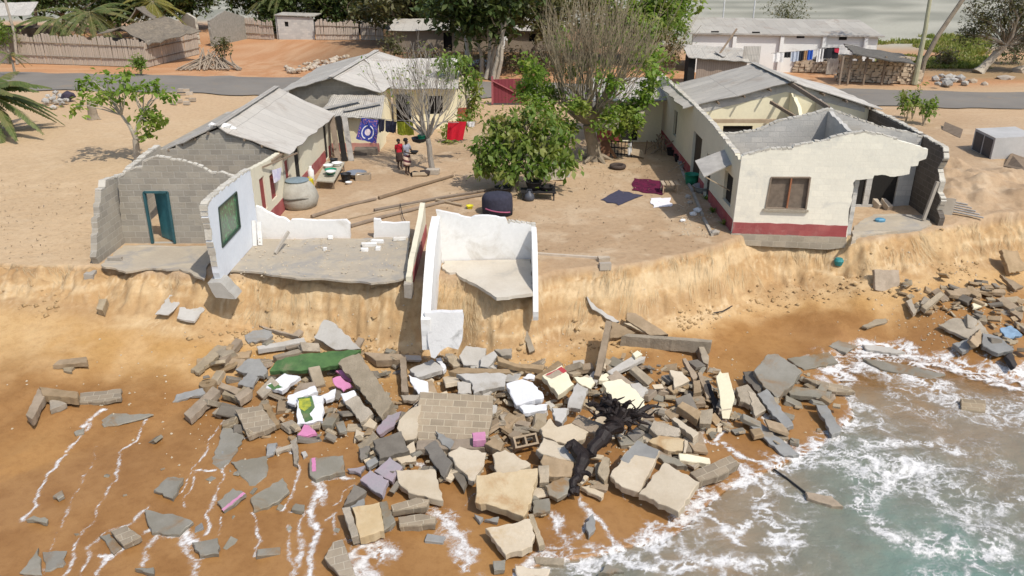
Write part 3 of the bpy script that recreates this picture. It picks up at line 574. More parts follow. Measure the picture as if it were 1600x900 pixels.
for k in range(4):
    p, q = gq[k], gq[(k + 1) % 4]; fm_.bar((XR, 22.3 + p[0], p[1]), (XR, 22.3 + q[0], q[1]), .05, .06, (1, 0, 0))
fm_.build('frame', m_plain('dark_green_frame', (.03, .055, .04), .5), gp)
A, B = (XR, YB + .36), (XR, 38.4)
yo = lambda y: y - YB - .36
def eave_z(y): return 2.22 - (y - 30) * .028
px_ops = [('shutter', 0), ('shutter', 0), ('window', 0), ('door', 0), ('door', 0)]
ops = [[(yo(a), c), (yo(b), c), (yo(b), d), (yo(a), d)] for a, b, c, d in ((27.15, 27.75, .75, 1.95), (28.35, 29.05, .8, 1.75), (30.4, 31.0, 1.0, 1.75), (31.9, 32.7, .04, 1.85), (37.3, 38.0, .04, 1.75))]
wall('yard_wall', A, B, [(0, -.1), (yo(38.4), -.1), (yo(38.4), 1.98), (yo(30.9), 2.15), (yo(28.5), 2.3), (yo(27.3), 2.42), (0, 2.5)], ops, .19, CREAMS, LH, sz=True, keep=(0, 1, 2), jag=.015, label='cream yard wall with red shutters and a red base')
for (nm, _), o in zip(px_ops, ops):
    f = lambda s, z, d: (XR - .06 - d, YB + .36 + s, z)
    MB().prism(o, [], f, .04).build(nm, {'shutter': REDP, 'window': REDP, 'door': DARKW}[nm], LH)
prev = 0.0
for o in sorted([o for o in ops if o[0][1] < .5], key=lambda o: o[0][0]) + [None]:
    e = o[0][0] if o else yo(38.4); strip('painted_base', A, B, prev + .01, e - .01, -.05, .52, DADO, LH); prev = o[1][0] if o else e
mb = MB().bar((XR + .05, 27.6, 2.28), (XR + .5, 30.6, 2.05), .05, .05); mb.bar((XR + .05, 28.8, 2.2), (XR + .05, 30.6, 2.12), .1, .06); mb.build('rafter', WOOD, LH)
# roof
zR = 3.32; xr = (XL + XR) / 2 - .0
e1 = at_x(447, 232, -8.45); e2 = at_x(513, 180, -8.45)
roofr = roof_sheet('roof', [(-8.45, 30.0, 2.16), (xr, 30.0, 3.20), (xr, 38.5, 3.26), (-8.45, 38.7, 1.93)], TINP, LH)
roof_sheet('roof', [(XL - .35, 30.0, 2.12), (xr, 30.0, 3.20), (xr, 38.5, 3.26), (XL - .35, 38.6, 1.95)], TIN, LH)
mb = MB(); mb.bar((xr + .02, 29.95, 3.235), (xr + .02, 38.5, 3.30), .26, .025); mb.build('ridge_cap', TIN, roofr)
for f in (.15, .38, .62, .86): 
    mb = MB(); p = Vector((xr, 29.95, 3.08)).lerp(Vector((-8.45, 29.95, 2.08)), f); mb.bar(p, p + Vector((0, .9, -.01)), .06, .09); mb.build('purlin', WOOD, LH); mb = MB()
    p = Vector((xr, 29.95, 3.08)).lerp(Vector((XL, 30.1, 2.15)), f); mb.bar(p, p + Vector((0, .8, -.01)), .06, .09); mb.build('purlin', WOOD, LH)
# floors, plinth and the low walls of the lost rooms
def floor_piece(nm, px, z, th, mat, parent, jag=.05, label=None):
    pts = jagged([(G(x, y, z).x, G(x, y, z).y) for x, y in px], .22, jag)
    ob = MB().prism(pts, [], lambda s, q, d: (s, q, z - d + (.02 * math.sin(s * 3 + q * 2))), th).build(nm, mat, parent)
    if label: ob['label'] = label
    return ob
floor_piece('floor', [(158, 414), (192, 383), (345, 385), (336, 400), (322, 418), (318, 436), (300, 427), (280, 420), (260, 422), (238, 419), (215, 421), (196, 424), (180, 419), (165, 418)], .075, .06, FLOORM, LH)
floor_piece('floor', [(357, 424), (398, 374), (640, 371), (638, 432), (620, 438), (600, 442), (580, 443), (562, 439), (540, 438), (505, 435), (470, 436), (440, 431), (410, 425), (385, 424)], .085, .06, FLOORM, LH, .03)
A, B = (XR - .19, 22.28), (XR + .45, 22.15)
MB().prism(jagged([(-.1, .2), (.08, -.28), (.68, -.33), (.3, .2)], .2, .02), [], lambda s, z, d: (XR - .2 + s, 22.1 + d, z), .6).build('plinth', PLAST, LH)
MB().box((XL - .02, 23.6, -.22), (.28, .35, .3), None, .02).build('footing', CONC, LH)
A, B = (-8.6, 26.45), (-3.2, 26.62)
wall('low_wall', A, B, [(398, 378), (405, 376), (547, 375), (547, 350), (541, 344), (500, 344.5), (455, 343.5), (452, 347), (446, 342), (430, 338), (416, 331), (408, 325), (399, 322)], [], .16, WHITE, LH, keep=(0, 1), jag=.02, label='broken low white wall along the yard')
wall('low_wall', A, B, [(584, 375), (640, 374), (640, 348), (620, 349), (596, 348), (594, 343), (584, 342)], [], .16, WHITE, LH, keep=(0, 1), jag=.015)
# stub of the next cross wall, white on one face and red below on the other
A, B = (-3.05, 22.3), (-3.05, 26.9)
sw = jagged([(.0, .05), (4.45, .0), (4.55, 1.2), (4.1, 1.14), (3.7, .98), (2.6, .80), (1.5, .62), (.7, .52), (.35, .34), (.0, .30)], .2, .02)
MB().prism(sw, [], lambda s, z, d: (-3.20 + d, 22.35 + s, z), .17).build('cross_wall_stub', CREAMS, LH)
MB().prism(jagged([(.3, -.02), (4.4, -.05), (4.4, .46), (.3, .34)], .25, .01), [], lambda s, z, d: (-3.02 + d, 22.35 + s, z), .02).build('painted_base', DADO, LH)
MB().box((-3.12, 22.22, -.08), (.22, .3, .42), None, .03).build('footing', CONC, LH)
# a fallen perforated block and a broken board lean on the low wall
t = thing('perforated_block', 'white perforated wall block leaning on the broken low white wall', 'wall block', tuple(G(401, 384, .09)))
mb = MB()
for px in ((398, 402),): 
    p = G(398, 384, .09); mb.box(p + Vector((.0, .15, .40)), (.13, .09, .86), Matrix.Rotation(-.25, 3, 'X')); mb.box(p + Vector((.17, .17, .38)), (.14, .09, .8), Matrix.Rotation(-.25, 3, 'X'), .01)
mb.build('slab', WHITE, t)
for k in range(6): MB().box(G(398, 384, .09) + Vector((.17, .065 + .018 * k * 1.8, .10 + k * .115)), (.05, .02, .05)).build('hole', M('hole_shadow_mortar', (.42, .37, .30)), t)
tag(MB().bar(G(430, 396, .12), G(451, 362, .62), .07, .10).build('broken_beam', CONC), 'thin broken beam leaning on the low white wall from the cement floor', 'beam')
# ================================================================== the white room left standing on the bank's edge
WR = thing('roofless_room', 'white roofless room shell standing alone on the edge of the bank', 'ruin', (-.8, 23, 0))
Pa, Pb = G(690, 411), G(833, 389); A, B = (-2.25, 24.25), (.72, 24.45)
wall('back_wall', A, B, [(691, 411), (833, 420), (837, 352), (797, 346), (794, 349), (790, 341), (768, 338), (742, 338), (736, 341), (692, 331), (681, 329)], [], .15, WHITE, WR, keep=(0, 1), jag=.02, cap=[(837, 352), (797, 346), (794, 349)], cap_m=CREST)
A, B = (-2.27, 19.6), (-2.27, 24.24)
wall('left_wall', A, B, [(668, 492), (686, 491), (691, 411), (692, 331), (680, 330), (674, 350), (670, 380), (667, 430), (665, 470)], [], .18, WHITE, WR, jag=.015, keep=(0, 1))
wl = jagged([(0, -1.05), (.95, -1.0), (2.3, -.55), (3.2, -.2), (4.05, -.05), (4.05, 1.58), (3.2, 1.50), (2.2, 1.28), (1.2, .75), (.6, .32), (.0, -.1)], .2, .015)
for o in [o for o in S.objects if o.parent == WR and o.name.startswith('left_wall')]: bpy.data.objects.remove(o)
MB().prism(wl, [], lambda s, z, d: (-2.28 - d, 20.2 + s, z), .26).build('left_wall', WHITE, WR)
wr_ = jagged([(0.55, -.75), (.9, -.65), (3.4, -.1), (3.4, 1.18), (2.6, 1.12), (1.9, .92), (1.3, .45), (.8, -.05), (.5, -.45)], .2, .015)
MB().prism(wr_, [], lambda s, z, d: (.62 + d + s * .0, 20.95 + s, z), .16).build('right_wall', WHITE, WR)
flp = jagged([(-2.2, 24.2), (.62, 24.35), (.62, 21.75), (.3, 21.65), (-.1, 21.5), (-.45, 21.45), (-.75, 21.9), (-1.05, 22.35), (-1.4, 22.75), (-1.6, 22.95), (-1.75, 23.3), (-1.95, 23.25), (-2.2, 23.6)], .2, .04)
MB().prism(flp, [], lambda s, q, d: (s, q, 0.085 - (24.3 - q) * .025 - d), .10).build('floor', M('pale_cement_floor', (.60, .55, .46), (.52, .46, .37), scale=.9, jitter=0, stain=(.40, .37, .32), st=(.54, .72)), WR)
tb = [(662, 492), (722, 491), (724, 500), (722, 532), (716, 545), (700, 541), (688, 548), (680, 558), (674, 556), (668, 530), (665, 505)]
A, B = (-2.6, 20.15), (-1.2, 20.15)
pts = [VP(*p, A, B) for p in tb]
MB().prism(jagged(pts, .2, .015), [], lambda s, z, d: (-2.6 + s, 20.12 + d + (z + .9) * .16, z), .18).build('lower_wall', M('damp_white_plaster', (.76, .75, .73), (.68, .67, .65), scale=.8, jitter=.03, stain=(.30, .29, .27), st=(.56, .68)), WR)
# ================================================================== the ruined house on the right
RH = thing('ruined_house', 'cream house at right with red base, half its roof gone and its corner broken', 'house', (11, 34, 0))
A = (7.83, 27.05); B = (11.75, 26.65); FA, FB = A, B
WH = [(1205, 277), (1266, 277), (1259, 327), (1196, 325)]
fo = [(1142, 376), (1322, 382), (1324, 366), (1325, 352), (1326, 331), (1329, 321), (1334, 292), (1333, 286), (1337, 281), (1364, 279), (1366, 274), (1378, 273), (1391, 276), (1411, 274), (1421, 272), (1423, 260), (1434, 259), (1436, 252), (1447, 248), (1450, 233), (1433, 228), (1402, 218), (1378, 211), (1350, 206), (1318, 211), (1297, 217), (1293, 220), (1270, 222), (1242, 229), (1238, 232), (1203, 233), (1180, 238), (1159, 244)]
wall('front_wall', A, B, fo, [WH], .18, CREAM, RH, keep=(0, 1, 2, 3, len(fo) - 1), jag=.02, cap=fo[21:], cap_m=CREST, label='cream block front wall with one wide window')
fb = [VP(*p, A, B) for p in [(1142, 374), (1322, 381)]]
strip('painted_base', A, B, .0, 3.93, .02, .44, DADO, RH)
fz = M('x', (.4, .4, .4)) if False else FOUND
ux, uy = (B[0] - A[0]), (B[1] - A[1]); L_ = math.hypot(ux, uy); ux /= L_; uy /= L_
MB().prism(jagged([(.02, -.40), (3.4, -.46), (3.95, -.36), (3.95, .018), (-.03, .018), (-.03, -.2)], .3, .012), [], lambda s, z, d: (A[0] + ux * s - uy * d + uy * .04, A[1] + uy * s + ux * d - ux * .04, z), .3).build('foundation', FOUND, RH)
wp = hole_panel('window', WH, A, B, SHUT, RH, .09, .03, 'dusty brown window with an orange mullion')
mb = MB(); q = [VP(*p, A, B) for p in WH]; P = lambda s, z, o=-.01: (A[0] + ux * s + uy * o, A[1] + uy * s - ux * o, z)
for k in range(4): mb.bar(P(*q[k]), P(*q[(k + 1) % 4]), .05, .08, (0, 1, 0))
mb.build('frame', WOOD, wp); MB().bar(P(q[3][0] - .08, q[3][1] - .05, .02), P(q[2][0] + .08, q[2][1] - .05, .02), .14, .07).build('sill', FOUND, wp); m0 = VP(1237, 277, A, B); m1 = VP(1229, 327, A, B); MB().bar(P(*m0), P(*m1), .05, .07, (0, 1, 0)).build('mullion', m_plain('orange_wood', (.33, .13, .06), .7), wp)
# side wall towards the yard
XA = 7.86; A, B = (XA, 27.06), (XA + .0, 43.8)
zt = lambda y: np.interp(y, [27, 30.2, 32.1, 35.9, 43.8], [2.62, 2.86, 2.98, 3.05, 3.05])
so_px = [('window', [(1128, 268), (1144, 254), (1140, 298), (1126, 306)]), ('door', [(1109, 190), (1118, 180), (1114, 243), (1104, 232)]), ('door', [(1090, 182), (1104, 198), (1100, 246), (1088, 232)]), ('window', [(1073, 152), (1079, 158), (1074, 196), (1069, 186)])]
yw = [27.75, 31.0, 32.9, 38.3]; wd = [1.15, .85, 1.7, .8]; zb = [.75, .05, .05, .9]; zh = [1.85, 1.75, 2.05, 2.1]
ops = [[(y - 27.06, a), (y + w - 27.06, a), (y + w - 27.06, b), (y - 27.06, b)] for y, w, a, b in zip(yw, wd, zb, zh)]
tp = [(43.8, zt(43.8)), (36.6, zt(36.6))] + [(y, float(zt(y))) for y in np.arange(36, 27, -.9)]
wall('side_wall', A, B, [(0, -.3), (16.7, -.1)] + [(y - 27.06, z) for y, z in tp] + [(0, 2.62)], ops, .18, CREAMS, RH, sz=True, jag=.035, step=.14, keep=(0, 1, len(tp) + 2), cap=[(y - 27.06, z) for y, z in tp], cap_m=CREST, label='cream side wall with a ragged top towards the yard')
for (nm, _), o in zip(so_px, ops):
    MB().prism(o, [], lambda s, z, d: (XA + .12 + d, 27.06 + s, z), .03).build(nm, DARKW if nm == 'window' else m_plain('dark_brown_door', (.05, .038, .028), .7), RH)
prev = 0.0
for o in sorted([o for o in ops if o[0][1] < .5], key=lambda o: o[0][0]) + [None]:
    e = o[0][0] if o else 16.7
    MB().prism([(prev + .02, -.2), (e - .02, -.2), (e - .02, .46), (prev + .02, .46)], [], lambda s, z, d: (XA - .012 + d, 27.06 + s, z), .011).build('painted_base', DADO, RH); prev = o[1][0] if o else e
# propped window flap
fq = [(1086, 251), (1133, 233), (1146, 255), (1100, 276)]
FP = [Vector((7.0, 28.25, 1.72)), Vector((7.05, 29.5, 1.80)), Vector((7.84, 29.45, 2.02)), Vector((7.80, 27.9, 1.95))]
FP = [at_y(1086, 251, 29.0), at_y(1133, 233, 29.35), at_y(1146, 255, 28.2), at_y(1100, 276, 27.7)]
fl_ = MB().quad(FP[3], FP[2], FP[1], FP[0], .04).build('shutter', GREYP, RH); fl_['label'] = 'grey window flap propped open'
MB().bar(FP[3] + Vector((.05, .1, -.02)), Vector((XA + .02, 28.1, 1.28)), .035, .035).build('prop', WOODP, fl_)
# right outer wall and inner walls; all roofless
XW = 15.62
A, B = (XW, 28.0), (XW, 40.6)
yo = lambda y: y - 28.0
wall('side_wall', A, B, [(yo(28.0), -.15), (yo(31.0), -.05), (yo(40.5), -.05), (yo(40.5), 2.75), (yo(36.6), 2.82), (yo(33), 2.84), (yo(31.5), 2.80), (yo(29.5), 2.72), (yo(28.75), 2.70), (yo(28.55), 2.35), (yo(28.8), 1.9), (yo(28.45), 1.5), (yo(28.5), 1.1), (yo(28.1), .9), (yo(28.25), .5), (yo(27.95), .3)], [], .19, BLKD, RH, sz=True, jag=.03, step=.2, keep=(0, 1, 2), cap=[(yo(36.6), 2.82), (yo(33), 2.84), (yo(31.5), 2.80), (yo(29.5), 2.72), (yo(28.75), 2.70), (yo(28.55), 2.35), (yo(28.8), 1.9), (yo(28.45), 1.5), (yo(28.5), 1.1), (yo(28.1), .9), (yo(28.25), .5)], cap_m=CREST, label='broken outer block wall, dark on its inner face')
A, B = (8.05, 30.3), (15.6, 30.3)
D1 = [(1343, 279), (1355, 279), (1343, 340), (1328, 336)]; D2 = [(1377, 274), (1412, 274), (1402, 328), (1370, 336)]
gz = lambda x: 2.85 + .95 * (1 - abs(x - 11.9) / 3.9)
xo = lambda x: x - 8.05
ops = [[(xo(13.0), .05), (xo(13.78), .05), (xo(13.78), 1.66), (xo(13.0), 1.66)], [(xo(14.0), .05), (xo(15.0), .05), (xo(15.0), 1.72), (xo(14.0), 1.72)]]
wall('inner_wall', A, B, [(0, -.1), (7.54, -.1), (7.54, 2.72), (xo(15), gz(15) - .12), (xo(14), gz(14) - .2), (xo(13), gz(13) - .1), (xo(11.9), gz(11.9)), (xo(11.1), gz(11.1) - .05), (xo(10.2), gz(10.2)), (xo(9.4), gz(9.4) - .18), (xo(8.6), gz(8.6) - .12), (0, 2.86)], ops, .17, BLKP, RH, sz=True, jag=.03, keep=(0, 1), cap=[(7.54, 2.72), (xo(15), gz(15) - .12), (xo(14), gz(14) - .2), (xo(13), gz(13) - .1), (xo(11.9), gz(11.9)), (xo(11.1), gz(11.1) - .05), (xo(10.2), gz(10.2)), (xo(9.4), gz(9.4) - .18), (xo(8.6), gz(8.6) - .12), (0, 2.86)], cap_m=CREST, label='pale block gable wall across the roofless rooms')
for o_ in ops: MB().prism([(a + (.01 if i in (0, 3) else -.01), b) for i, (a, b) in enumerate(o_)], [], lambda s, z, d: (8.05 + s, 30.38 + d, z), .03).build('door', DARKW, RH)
A, B = (8.05, 35.3), (15.6, 35.3)
op3 = [[(xo(9.3), .9), (xo(10.6), .9), (xo(10.6), 2.1), (xo(9.3), 2.1)]]
wall('inner_wall', A, B, [(0, -.1), (7.54, -.1), (7.54, 2.95), (xo(14.5), 3.2), (xo(13), 3.65), (xo(11.9), 3.95), (xo(10), 3.45), (0, 2.98)], op3, .17, CREAMY, RH, sz=True, jag=.02, keep=(0, 1), label='yellow plastered gable wall under the remaining roof')
MB().prism([(xo(9.3), .9), (xo(10.6), .9), (xo(10.6), 2.1), (xo(9.3), 2.1)], [], lambda s, z, d: (8.05 + s, 35.4 + d, z), .03).build('window', DARKW, RH)
MB().prism(jagged([(xo(8.1), 2.62), (xo(11.85), 3.58), (xo(15.4), 2.7), (xo(15.4), 2.98), (xo(11.9), 3.96), (xo(8.1), 2.99)], .3, .012), [], lambda s, z, d: (8.05 + s, 35.28 + d, z), .018).build('bare_band', BLKP, RH)
for x, y0, y1, z0, z1, mt in ((11.85, 26.9, 30.28, 3.42, 3.72, BLKP), (13.2, 30.5, 35.25, 3.1, 3.3, BLKP), (12.05, 30.5, 35.25, 3.4, 3.55, CREAMY)):
    wall('partition', (x, y0), (x, y1), [(0, -.1), (y1 - y0, -.1), (y1 - y0, z1), ((y1 - y0) * .5, (z0 + z1) / 2 - .1), (.05, z0)] if mt is not CREAMY else [((y1 - y0) * .55, -.1), (y1 - y0, -.1), (y1 - y0, z1), ((y1 - y0) * .8, 3.2), ((y1 - y0) * .6, 2.6)], [], .15, mt, RH, sz=True, jag=.04, keep=(0, 1))
A, B = (8.05, 40.6), (15.8, 40.6); wall('gable_wall', A, B, [(0, -.1), (7.7, -.1), (7.7, 2.9), (xo(11.9), 3.95), (0, 3.0)], [], .18, CREAMS, RH, sz=True, jag=0)
floor_piece('floor', [(1330, 378), (1335, 352), (1365, 334), (1440, 336), (1452, 342), (1456, 351), (1440, 357), (1420, 360), (1395, 362), (1370, 364), (1345, 368)], .05, .12, FLOORM, RH, .05)
# remaining roof bay and its timbers
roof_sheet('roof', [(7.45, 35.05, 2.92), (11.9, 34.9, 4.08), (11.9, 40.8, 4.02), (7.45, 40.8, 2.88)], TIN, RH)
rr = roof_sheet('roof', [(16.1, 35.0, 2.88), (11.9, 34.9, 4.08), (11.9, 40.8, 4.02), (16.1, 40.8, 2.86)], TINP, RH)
MB().bar((11.9, 34.7, 4.12), (11.9, 40.9, 4.06), .3, .03).build('ridge_cap', TIN, rr)
mb = MB().bar((11.9, 35.2, 3.98), (12.1, 30.9, 3.72), .09, .16); mb.build('ridge_beam', WOOD, RH)
mb = MB().bar((10.7, 33.6, 3.45), (12.0, 31.4, 2.75), .09, .12); mb.build('fallen_rafter', WOOD, RH)
mb = MB().bar((8.1, 34.4, 2.5), (12.0, 34.4, 2.5), .12, .16); mb.build('tie_beam', WOODP, RH)
for f in (.1, .3, .55, .8): p = Vector((7.6, 35.0, 2.9)).lerp(Vector((11.9, 34.9, 4.0)), f); MB().bar(p + Vector((0, -.15, -.07)), p + Vector((0, 1.2, -.07)), .06, .08).build('purlin', WOOD, RH)
for f in (.15, .4, .65, .9): p = Vector((16.0, 35.0, 2.86)).lerp(Vector((11.9, 34.9, 4.0)), f); MB().bar(p + Vector((0, -.2, -.07)), p + Vector((0, 1.2, -.07)), .06, .08).build('purlin', WOOD, RH)
MB().bar((XW - .4, 28.3, .1), (XW - .15, 28.35, 1.55), .09, .12).build('stub_pillar', CONC, RH)
MB().box((XW + .35, 28.35, .62), (.55, .14, .62), Matrix.Rotation(.1, 3, 'Y'), .02).build('loose_panel', CONC, RH)
# lower tin roof leaning on the back of it
t = thing('side_shed', 'low tin-roofed shed behind the main tree and the right house', 'shed', (6.2, 42.5, 0))
roof_sheet('roof', [(4.2, 41.0, 2.15), (4.2, 44.4, 2.75), (8.0, 44.6, 2.8), (7.8, 41.0, 2.2)], TIN, t)
wall('wall', (4.4, 41.3), (7.8, 41.3), [(0, -.1), (3.3, -.1), (3.3, 2.1), (0, 2.1)], [[(1.2, .05), (2.1, .05), (2.1, 1.9), (1.2, 1.9)]], .15, CREAMS, t, sz=True, jag=0)
strip('painted_base', (4.4, 41.3), (7.8, 41.3), .0, 1.18, -.05, .6, DADO, t)
MB().box((5.98, 41.5, .97), (1.1, .05, 1.9)).build('door', DARKW, t)
wall('wall', (4.4, 41.5), (4.4, 44.3), [(0, -.1), (2.8, -.1), (2.8, 2.6), (0, 2.1)], [], .15, CREAMS, t, sz=True, jag=0)
tag(roof_sheet('tin_sheet', [(16.9, 37.2, 1.3), (15.9, 37.1, 2.5), (15.7, 39.9, 2.5), (17.0, 40.2, 1.3)], TINP, None), 'loose pale tin sheet leaning against the far side of the right house', 'tin sheet')
# ================================================================== the house behind the yard
MH = thing('gabled_house', 'block house with pale tin gable roof behind the laundry line', 'house', (-8.9, 44, 0))
A, B = (-11.4, 41.7), (-6.9, 41.9)
wall('gable_wall', A, B, [(0, -.1), (4.5, -.1), (4.5, 2.5), (2.2, 3.12), (0, 2.6)], [], .2, M('grey_brown_blocks', (.36, .33, .27), (.30, .27, .22), brick=True, mortar=(.40, .37, .31), jitter=.03, bstr=.6), MH, sz=True, jag=0)
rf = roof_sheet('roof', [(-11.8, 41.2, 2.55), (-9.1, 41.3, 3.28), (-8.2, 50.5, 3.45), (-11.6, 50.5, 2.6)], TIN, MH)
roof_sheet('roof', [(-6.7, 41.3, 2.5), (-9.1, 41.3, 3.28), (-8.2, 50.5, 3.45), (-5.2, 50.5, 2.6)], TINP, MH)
MB().bar((-9.1, 41.2, 3.31), (-8.2, 50.5, 3.48), .3, .03).build('ridge_cap', TINP, rf)
roof_sheet('roof', [(-6.7, 43.1, 2.42), (-8.4, 47.2, 3.38), (-3.0, 48.4, 3.30), (-2.9, 43.8, 2.32)], TINP, MH)
A, B = (-6.75, 41.9), (-6.6, 44.3); wall('side_wall', A, B, [(0, -.1), (2.4, -.1), (2.4, 2.4), (0, 2.45)], [], .15, CREAMY, MH, sz=True, jag=0)
A, B = (-6.5, 44.3), (-3.0, 44.5); wall('front_wall', A, B, [(0, -.1), (3.5, -.1), (3.5, 2.35), (0, 2.4)], [[(.15, .05), (.95, .05), (.95, 1.9), (.15, 1.9)], [(1.9, .8), (2.7, .8), (2.7, 1.8), (1.9, 1.8)]], .15, CREAMY, MH, sz=True, jag=0)
MB().box((-5.95, 44.6, .97), (1.0, .05, 2.0)).build('door', DARKW, MH); MB().box((-4.2, 44.65, 1.3), (1.0, .05, 1.2)).build('window', DARKW, MH)
A, B = (-3.9, 47.7), (-2.45, 47.8); wall('end_wall', A, B, [(0, -.1), (1.5, -.1), (1.5, 2.3), (0, 2.45)], [], .15, CREAMY, MH, sz=True, jag=.01); strip('painted_base', A, B, 0, 1.5, -.05, .52, m_plain('brick_red', (.38, .10, .06), .8), MH)
A, B = (-2.44, 47.9), (-2.44, 49.8); wall('end_wall', A, B, [(0, -.1), (1.9, -.1), (1.9, 2.3), (0, 2.3)], [], .15, m_plain('dark_red_wall', (.18, .06, .045), .8), MH, sz=True, jag=0)
# lean-to wing with the laundry
LW = thing('lean_to', 'cream lean-to room with grey plank roof behind the hanging blue cloth', 'lean-to', (-7.8, 39.5, 0))
A, B = (-9.2, 39.2), (-6.55, 39.2); wall('wall', A, B, [(0, -.1), (2.65, -.1), (2.65, 1.75), (0, 1.75)], [], .15, CREAMY, LW, sz=True, jag=.01); strip('painted_base', A, B, 0, 2.65, -.05, .42, M('pink_paint', (.55, .24, .20), (.60, .34, .28), jitter=0), LW)
A, B = (-6.56, 39.36), (-6.56, 41.6); wall('wall', A, B, [(0, -.1), (2.2, -.1), (2.2, 2.2), (0, 1.7)], [], .15, CREAMY, LW, sz=True, jag=0)
rf = roof_sheet('roof', [(-9.5, 38.8, 1.78), (-9.3, 41.6, 2.35), (-6.5, 41.6, 2.35), (-6.3, 38.8, 1.74)], TIN, LW)
mb = MB().bar((-9.3, 39.5, 2.02), (-7.6, 40.6, 2.28), .3, .04); mb.bar((-8.2, 39.4, 1.98), (-6.5, 40.3, 2.2), .25, .04); mb.bar((-8.0, 39.1, 1.05), (-8.1, 39.1, 1.75), .12, .03); mb.build('loose_plank', GREYP, rf)
MB().bar((-8.35, 39.1, 0.42), (-8.2, 39.1, 1.72), .1, .06).build('post', WOOD, LW)
# leaning boards at the end of the left house
t = thing('leaning_boards', 'dark weathered boards leaning at the far corner of the left house', 'boards', (-8.2, 37.6, 0))
for k, (x, c) in enumerate(((-8.55, WOOD), (-8.25, DARKW), (-7.95, GREYP))): MB().bar((x + .35, 37.2 + .05 * k, .0), (x, 38.2, 1.95), .26, .05, (0, 1, .3)).build('board', c, t)
# ------------------------------------------------------------------ trees and plants
LB = m_leaf('bright_leaf', (.12, .21, .03), (.20, .29, .05), (.26, .29, .07), .42)
LM = m_leaf('bush_leaf', (.10, .175, .028), (.18, .25, .05), (.27, .28, .08), .42)
LD = m_leaf('dark_leaf', (.035, .062, .016), (.07, .10, .026), (.09, .105, .03), .2)
LO = m_leaf('olive_leaf', (.075, .085, .03), (.13, .125, .05), (.16, .13, .06), .2)
LP_ = m_leaf('palm_leaf', (.07, .105, .025), (.13, .16, .05), (.20, .18, .07), .25)
LX = m_leaf('dry_leaf', (.16, .115, .06), (.26, .19, .10), (.11, .09, .04), .15)
BARK = M('grey_bark', (.30, .25, .19), (.20, .165, .12), scale=3, bump=.6)
BARKP = M('pale_bark', (.47, .415, .33), (.36, .31, .24), scale=3, bump=.5)
TWIG = M('pale_twig', (.33, .275, .19), (.25, .205, .135), scale=4, bump=.3)
BARKD = M('dark_bark', (.13, .105, .08), (.09, .075, .055), scale=3, bump=.5)
def leaf_mesh(name, C, L, mat, parent, wr=.5, drop=.25, sp=.35):
    C = np.asarray(C, float); n = len(C); a = NR.uniform(0, 2 * np.pi, n); el = NR.normal(-drop, .55, n)
    d = np.stack([np.cos(a) * np.cos(el), np.sin(a) * np.cos(el), np.sin(el)], -1)
    up = np.stack([NR.normal(0, sp, n), NR.normal(0, sp, n), np.ones(n)], -1); s_ = np.cross(d, up); s_ /= np.linalg.norm(s_, axis=1)[:, None] + 1e-6; nn = np.cross(s_, d)
    l = (L * NR.uniform(.45, 1.4, n))[:, None]; w = l * wr * .5
    p0 = C; p1 = C + d * l * .5 + s_ * w + nn * l * .06; p2 = C + d * l - nn * l * .08; p3 = C + d * l * .5 - s_ * w + nn * l * .06
    v = np.stack([p0, p1, p2, p3], 1).reshape(-1, 3); f = np.arange(n * 4).reshape(n, 4)
    return raw(name, v, f, mat, parent)
def blob_pts(c, r, nclump, per, cr, bias=.55):
    out = []
    for _ in range(nclump):
        d = NR.normal(0, 1, 3); d /= np.linalg.norm(d); q = np.array(c) + d * np.array(r) * NR.uniform(0, 1) ** bias
        k = int(per * NR.uniform(.5, 1.4)); out.append(q + NR.normal(0, 1, (k, 3)) * cr * NR.uniform(.6, 1.25))
    return np.concatenate(out)
def curve(a, b, bend=.1, n=6):
    a = Vector(a); b = Vector(b); m = (b - a).length * bend; o = Vector((R.uniform(-1, 1), R.uniform(-1, 1), R.uniform(-.3, .8))) * m
    return [a.lerp(b, i / n) + o * math.sin(math.pi * i / n) + Vector((R.uniform(-1, 1), R.uniform(-1, 1), R.uniform(-1, 1))) * m * .15 * (0 < i < n) for i in range(n + 1)]
def taper(r0, r1, n=7): return [r0 + (r1 - r0) * i / (n - 1) for i in range(n)]
def tree(name, label, base, fork, r0, blobs, lmat, L, bark=BARK, per=16, cr=.22, group=None, cat='tree', twigs=3, trunk_n=9, crown='crown', drop=.25):
    """blobs: (centre, (rx, ry, rz), clumps)"""
    t = thing(name, label, cat, tuple(base), group); mb = MB()
    base = Vector(base); fork = Vector(fork); pts = curve(base - Vector((0, 0, .1)), fork, .07, 7); rr = taper(r0 * 1.0, r0 * .62, 8); rr[0] = r0 * 1.45
    mb.tube(pts, rr, trunk_n)
    allp = []
    for c, r, n in blobs:
        cv = curve(fork, c, .16, 6); mb.tube(cv, taper(r0 * .42, r0 * .10, 7), 6)
        P = blob_pts(c, r, n, per, cr); allp.append(P)
        for k in range(twigs):
            q = P[R.randrange(len(P))]; mb.tube(curve(cv[R.randrange(2, 6)], q, .15, 4), taper(r0 * .13, r0 * .03, 5), 4)
    mb.build('trunk', bark, t); leaf_mesh(crown, np.concatenate(allp), L, lmat, t, drop=drop); return t
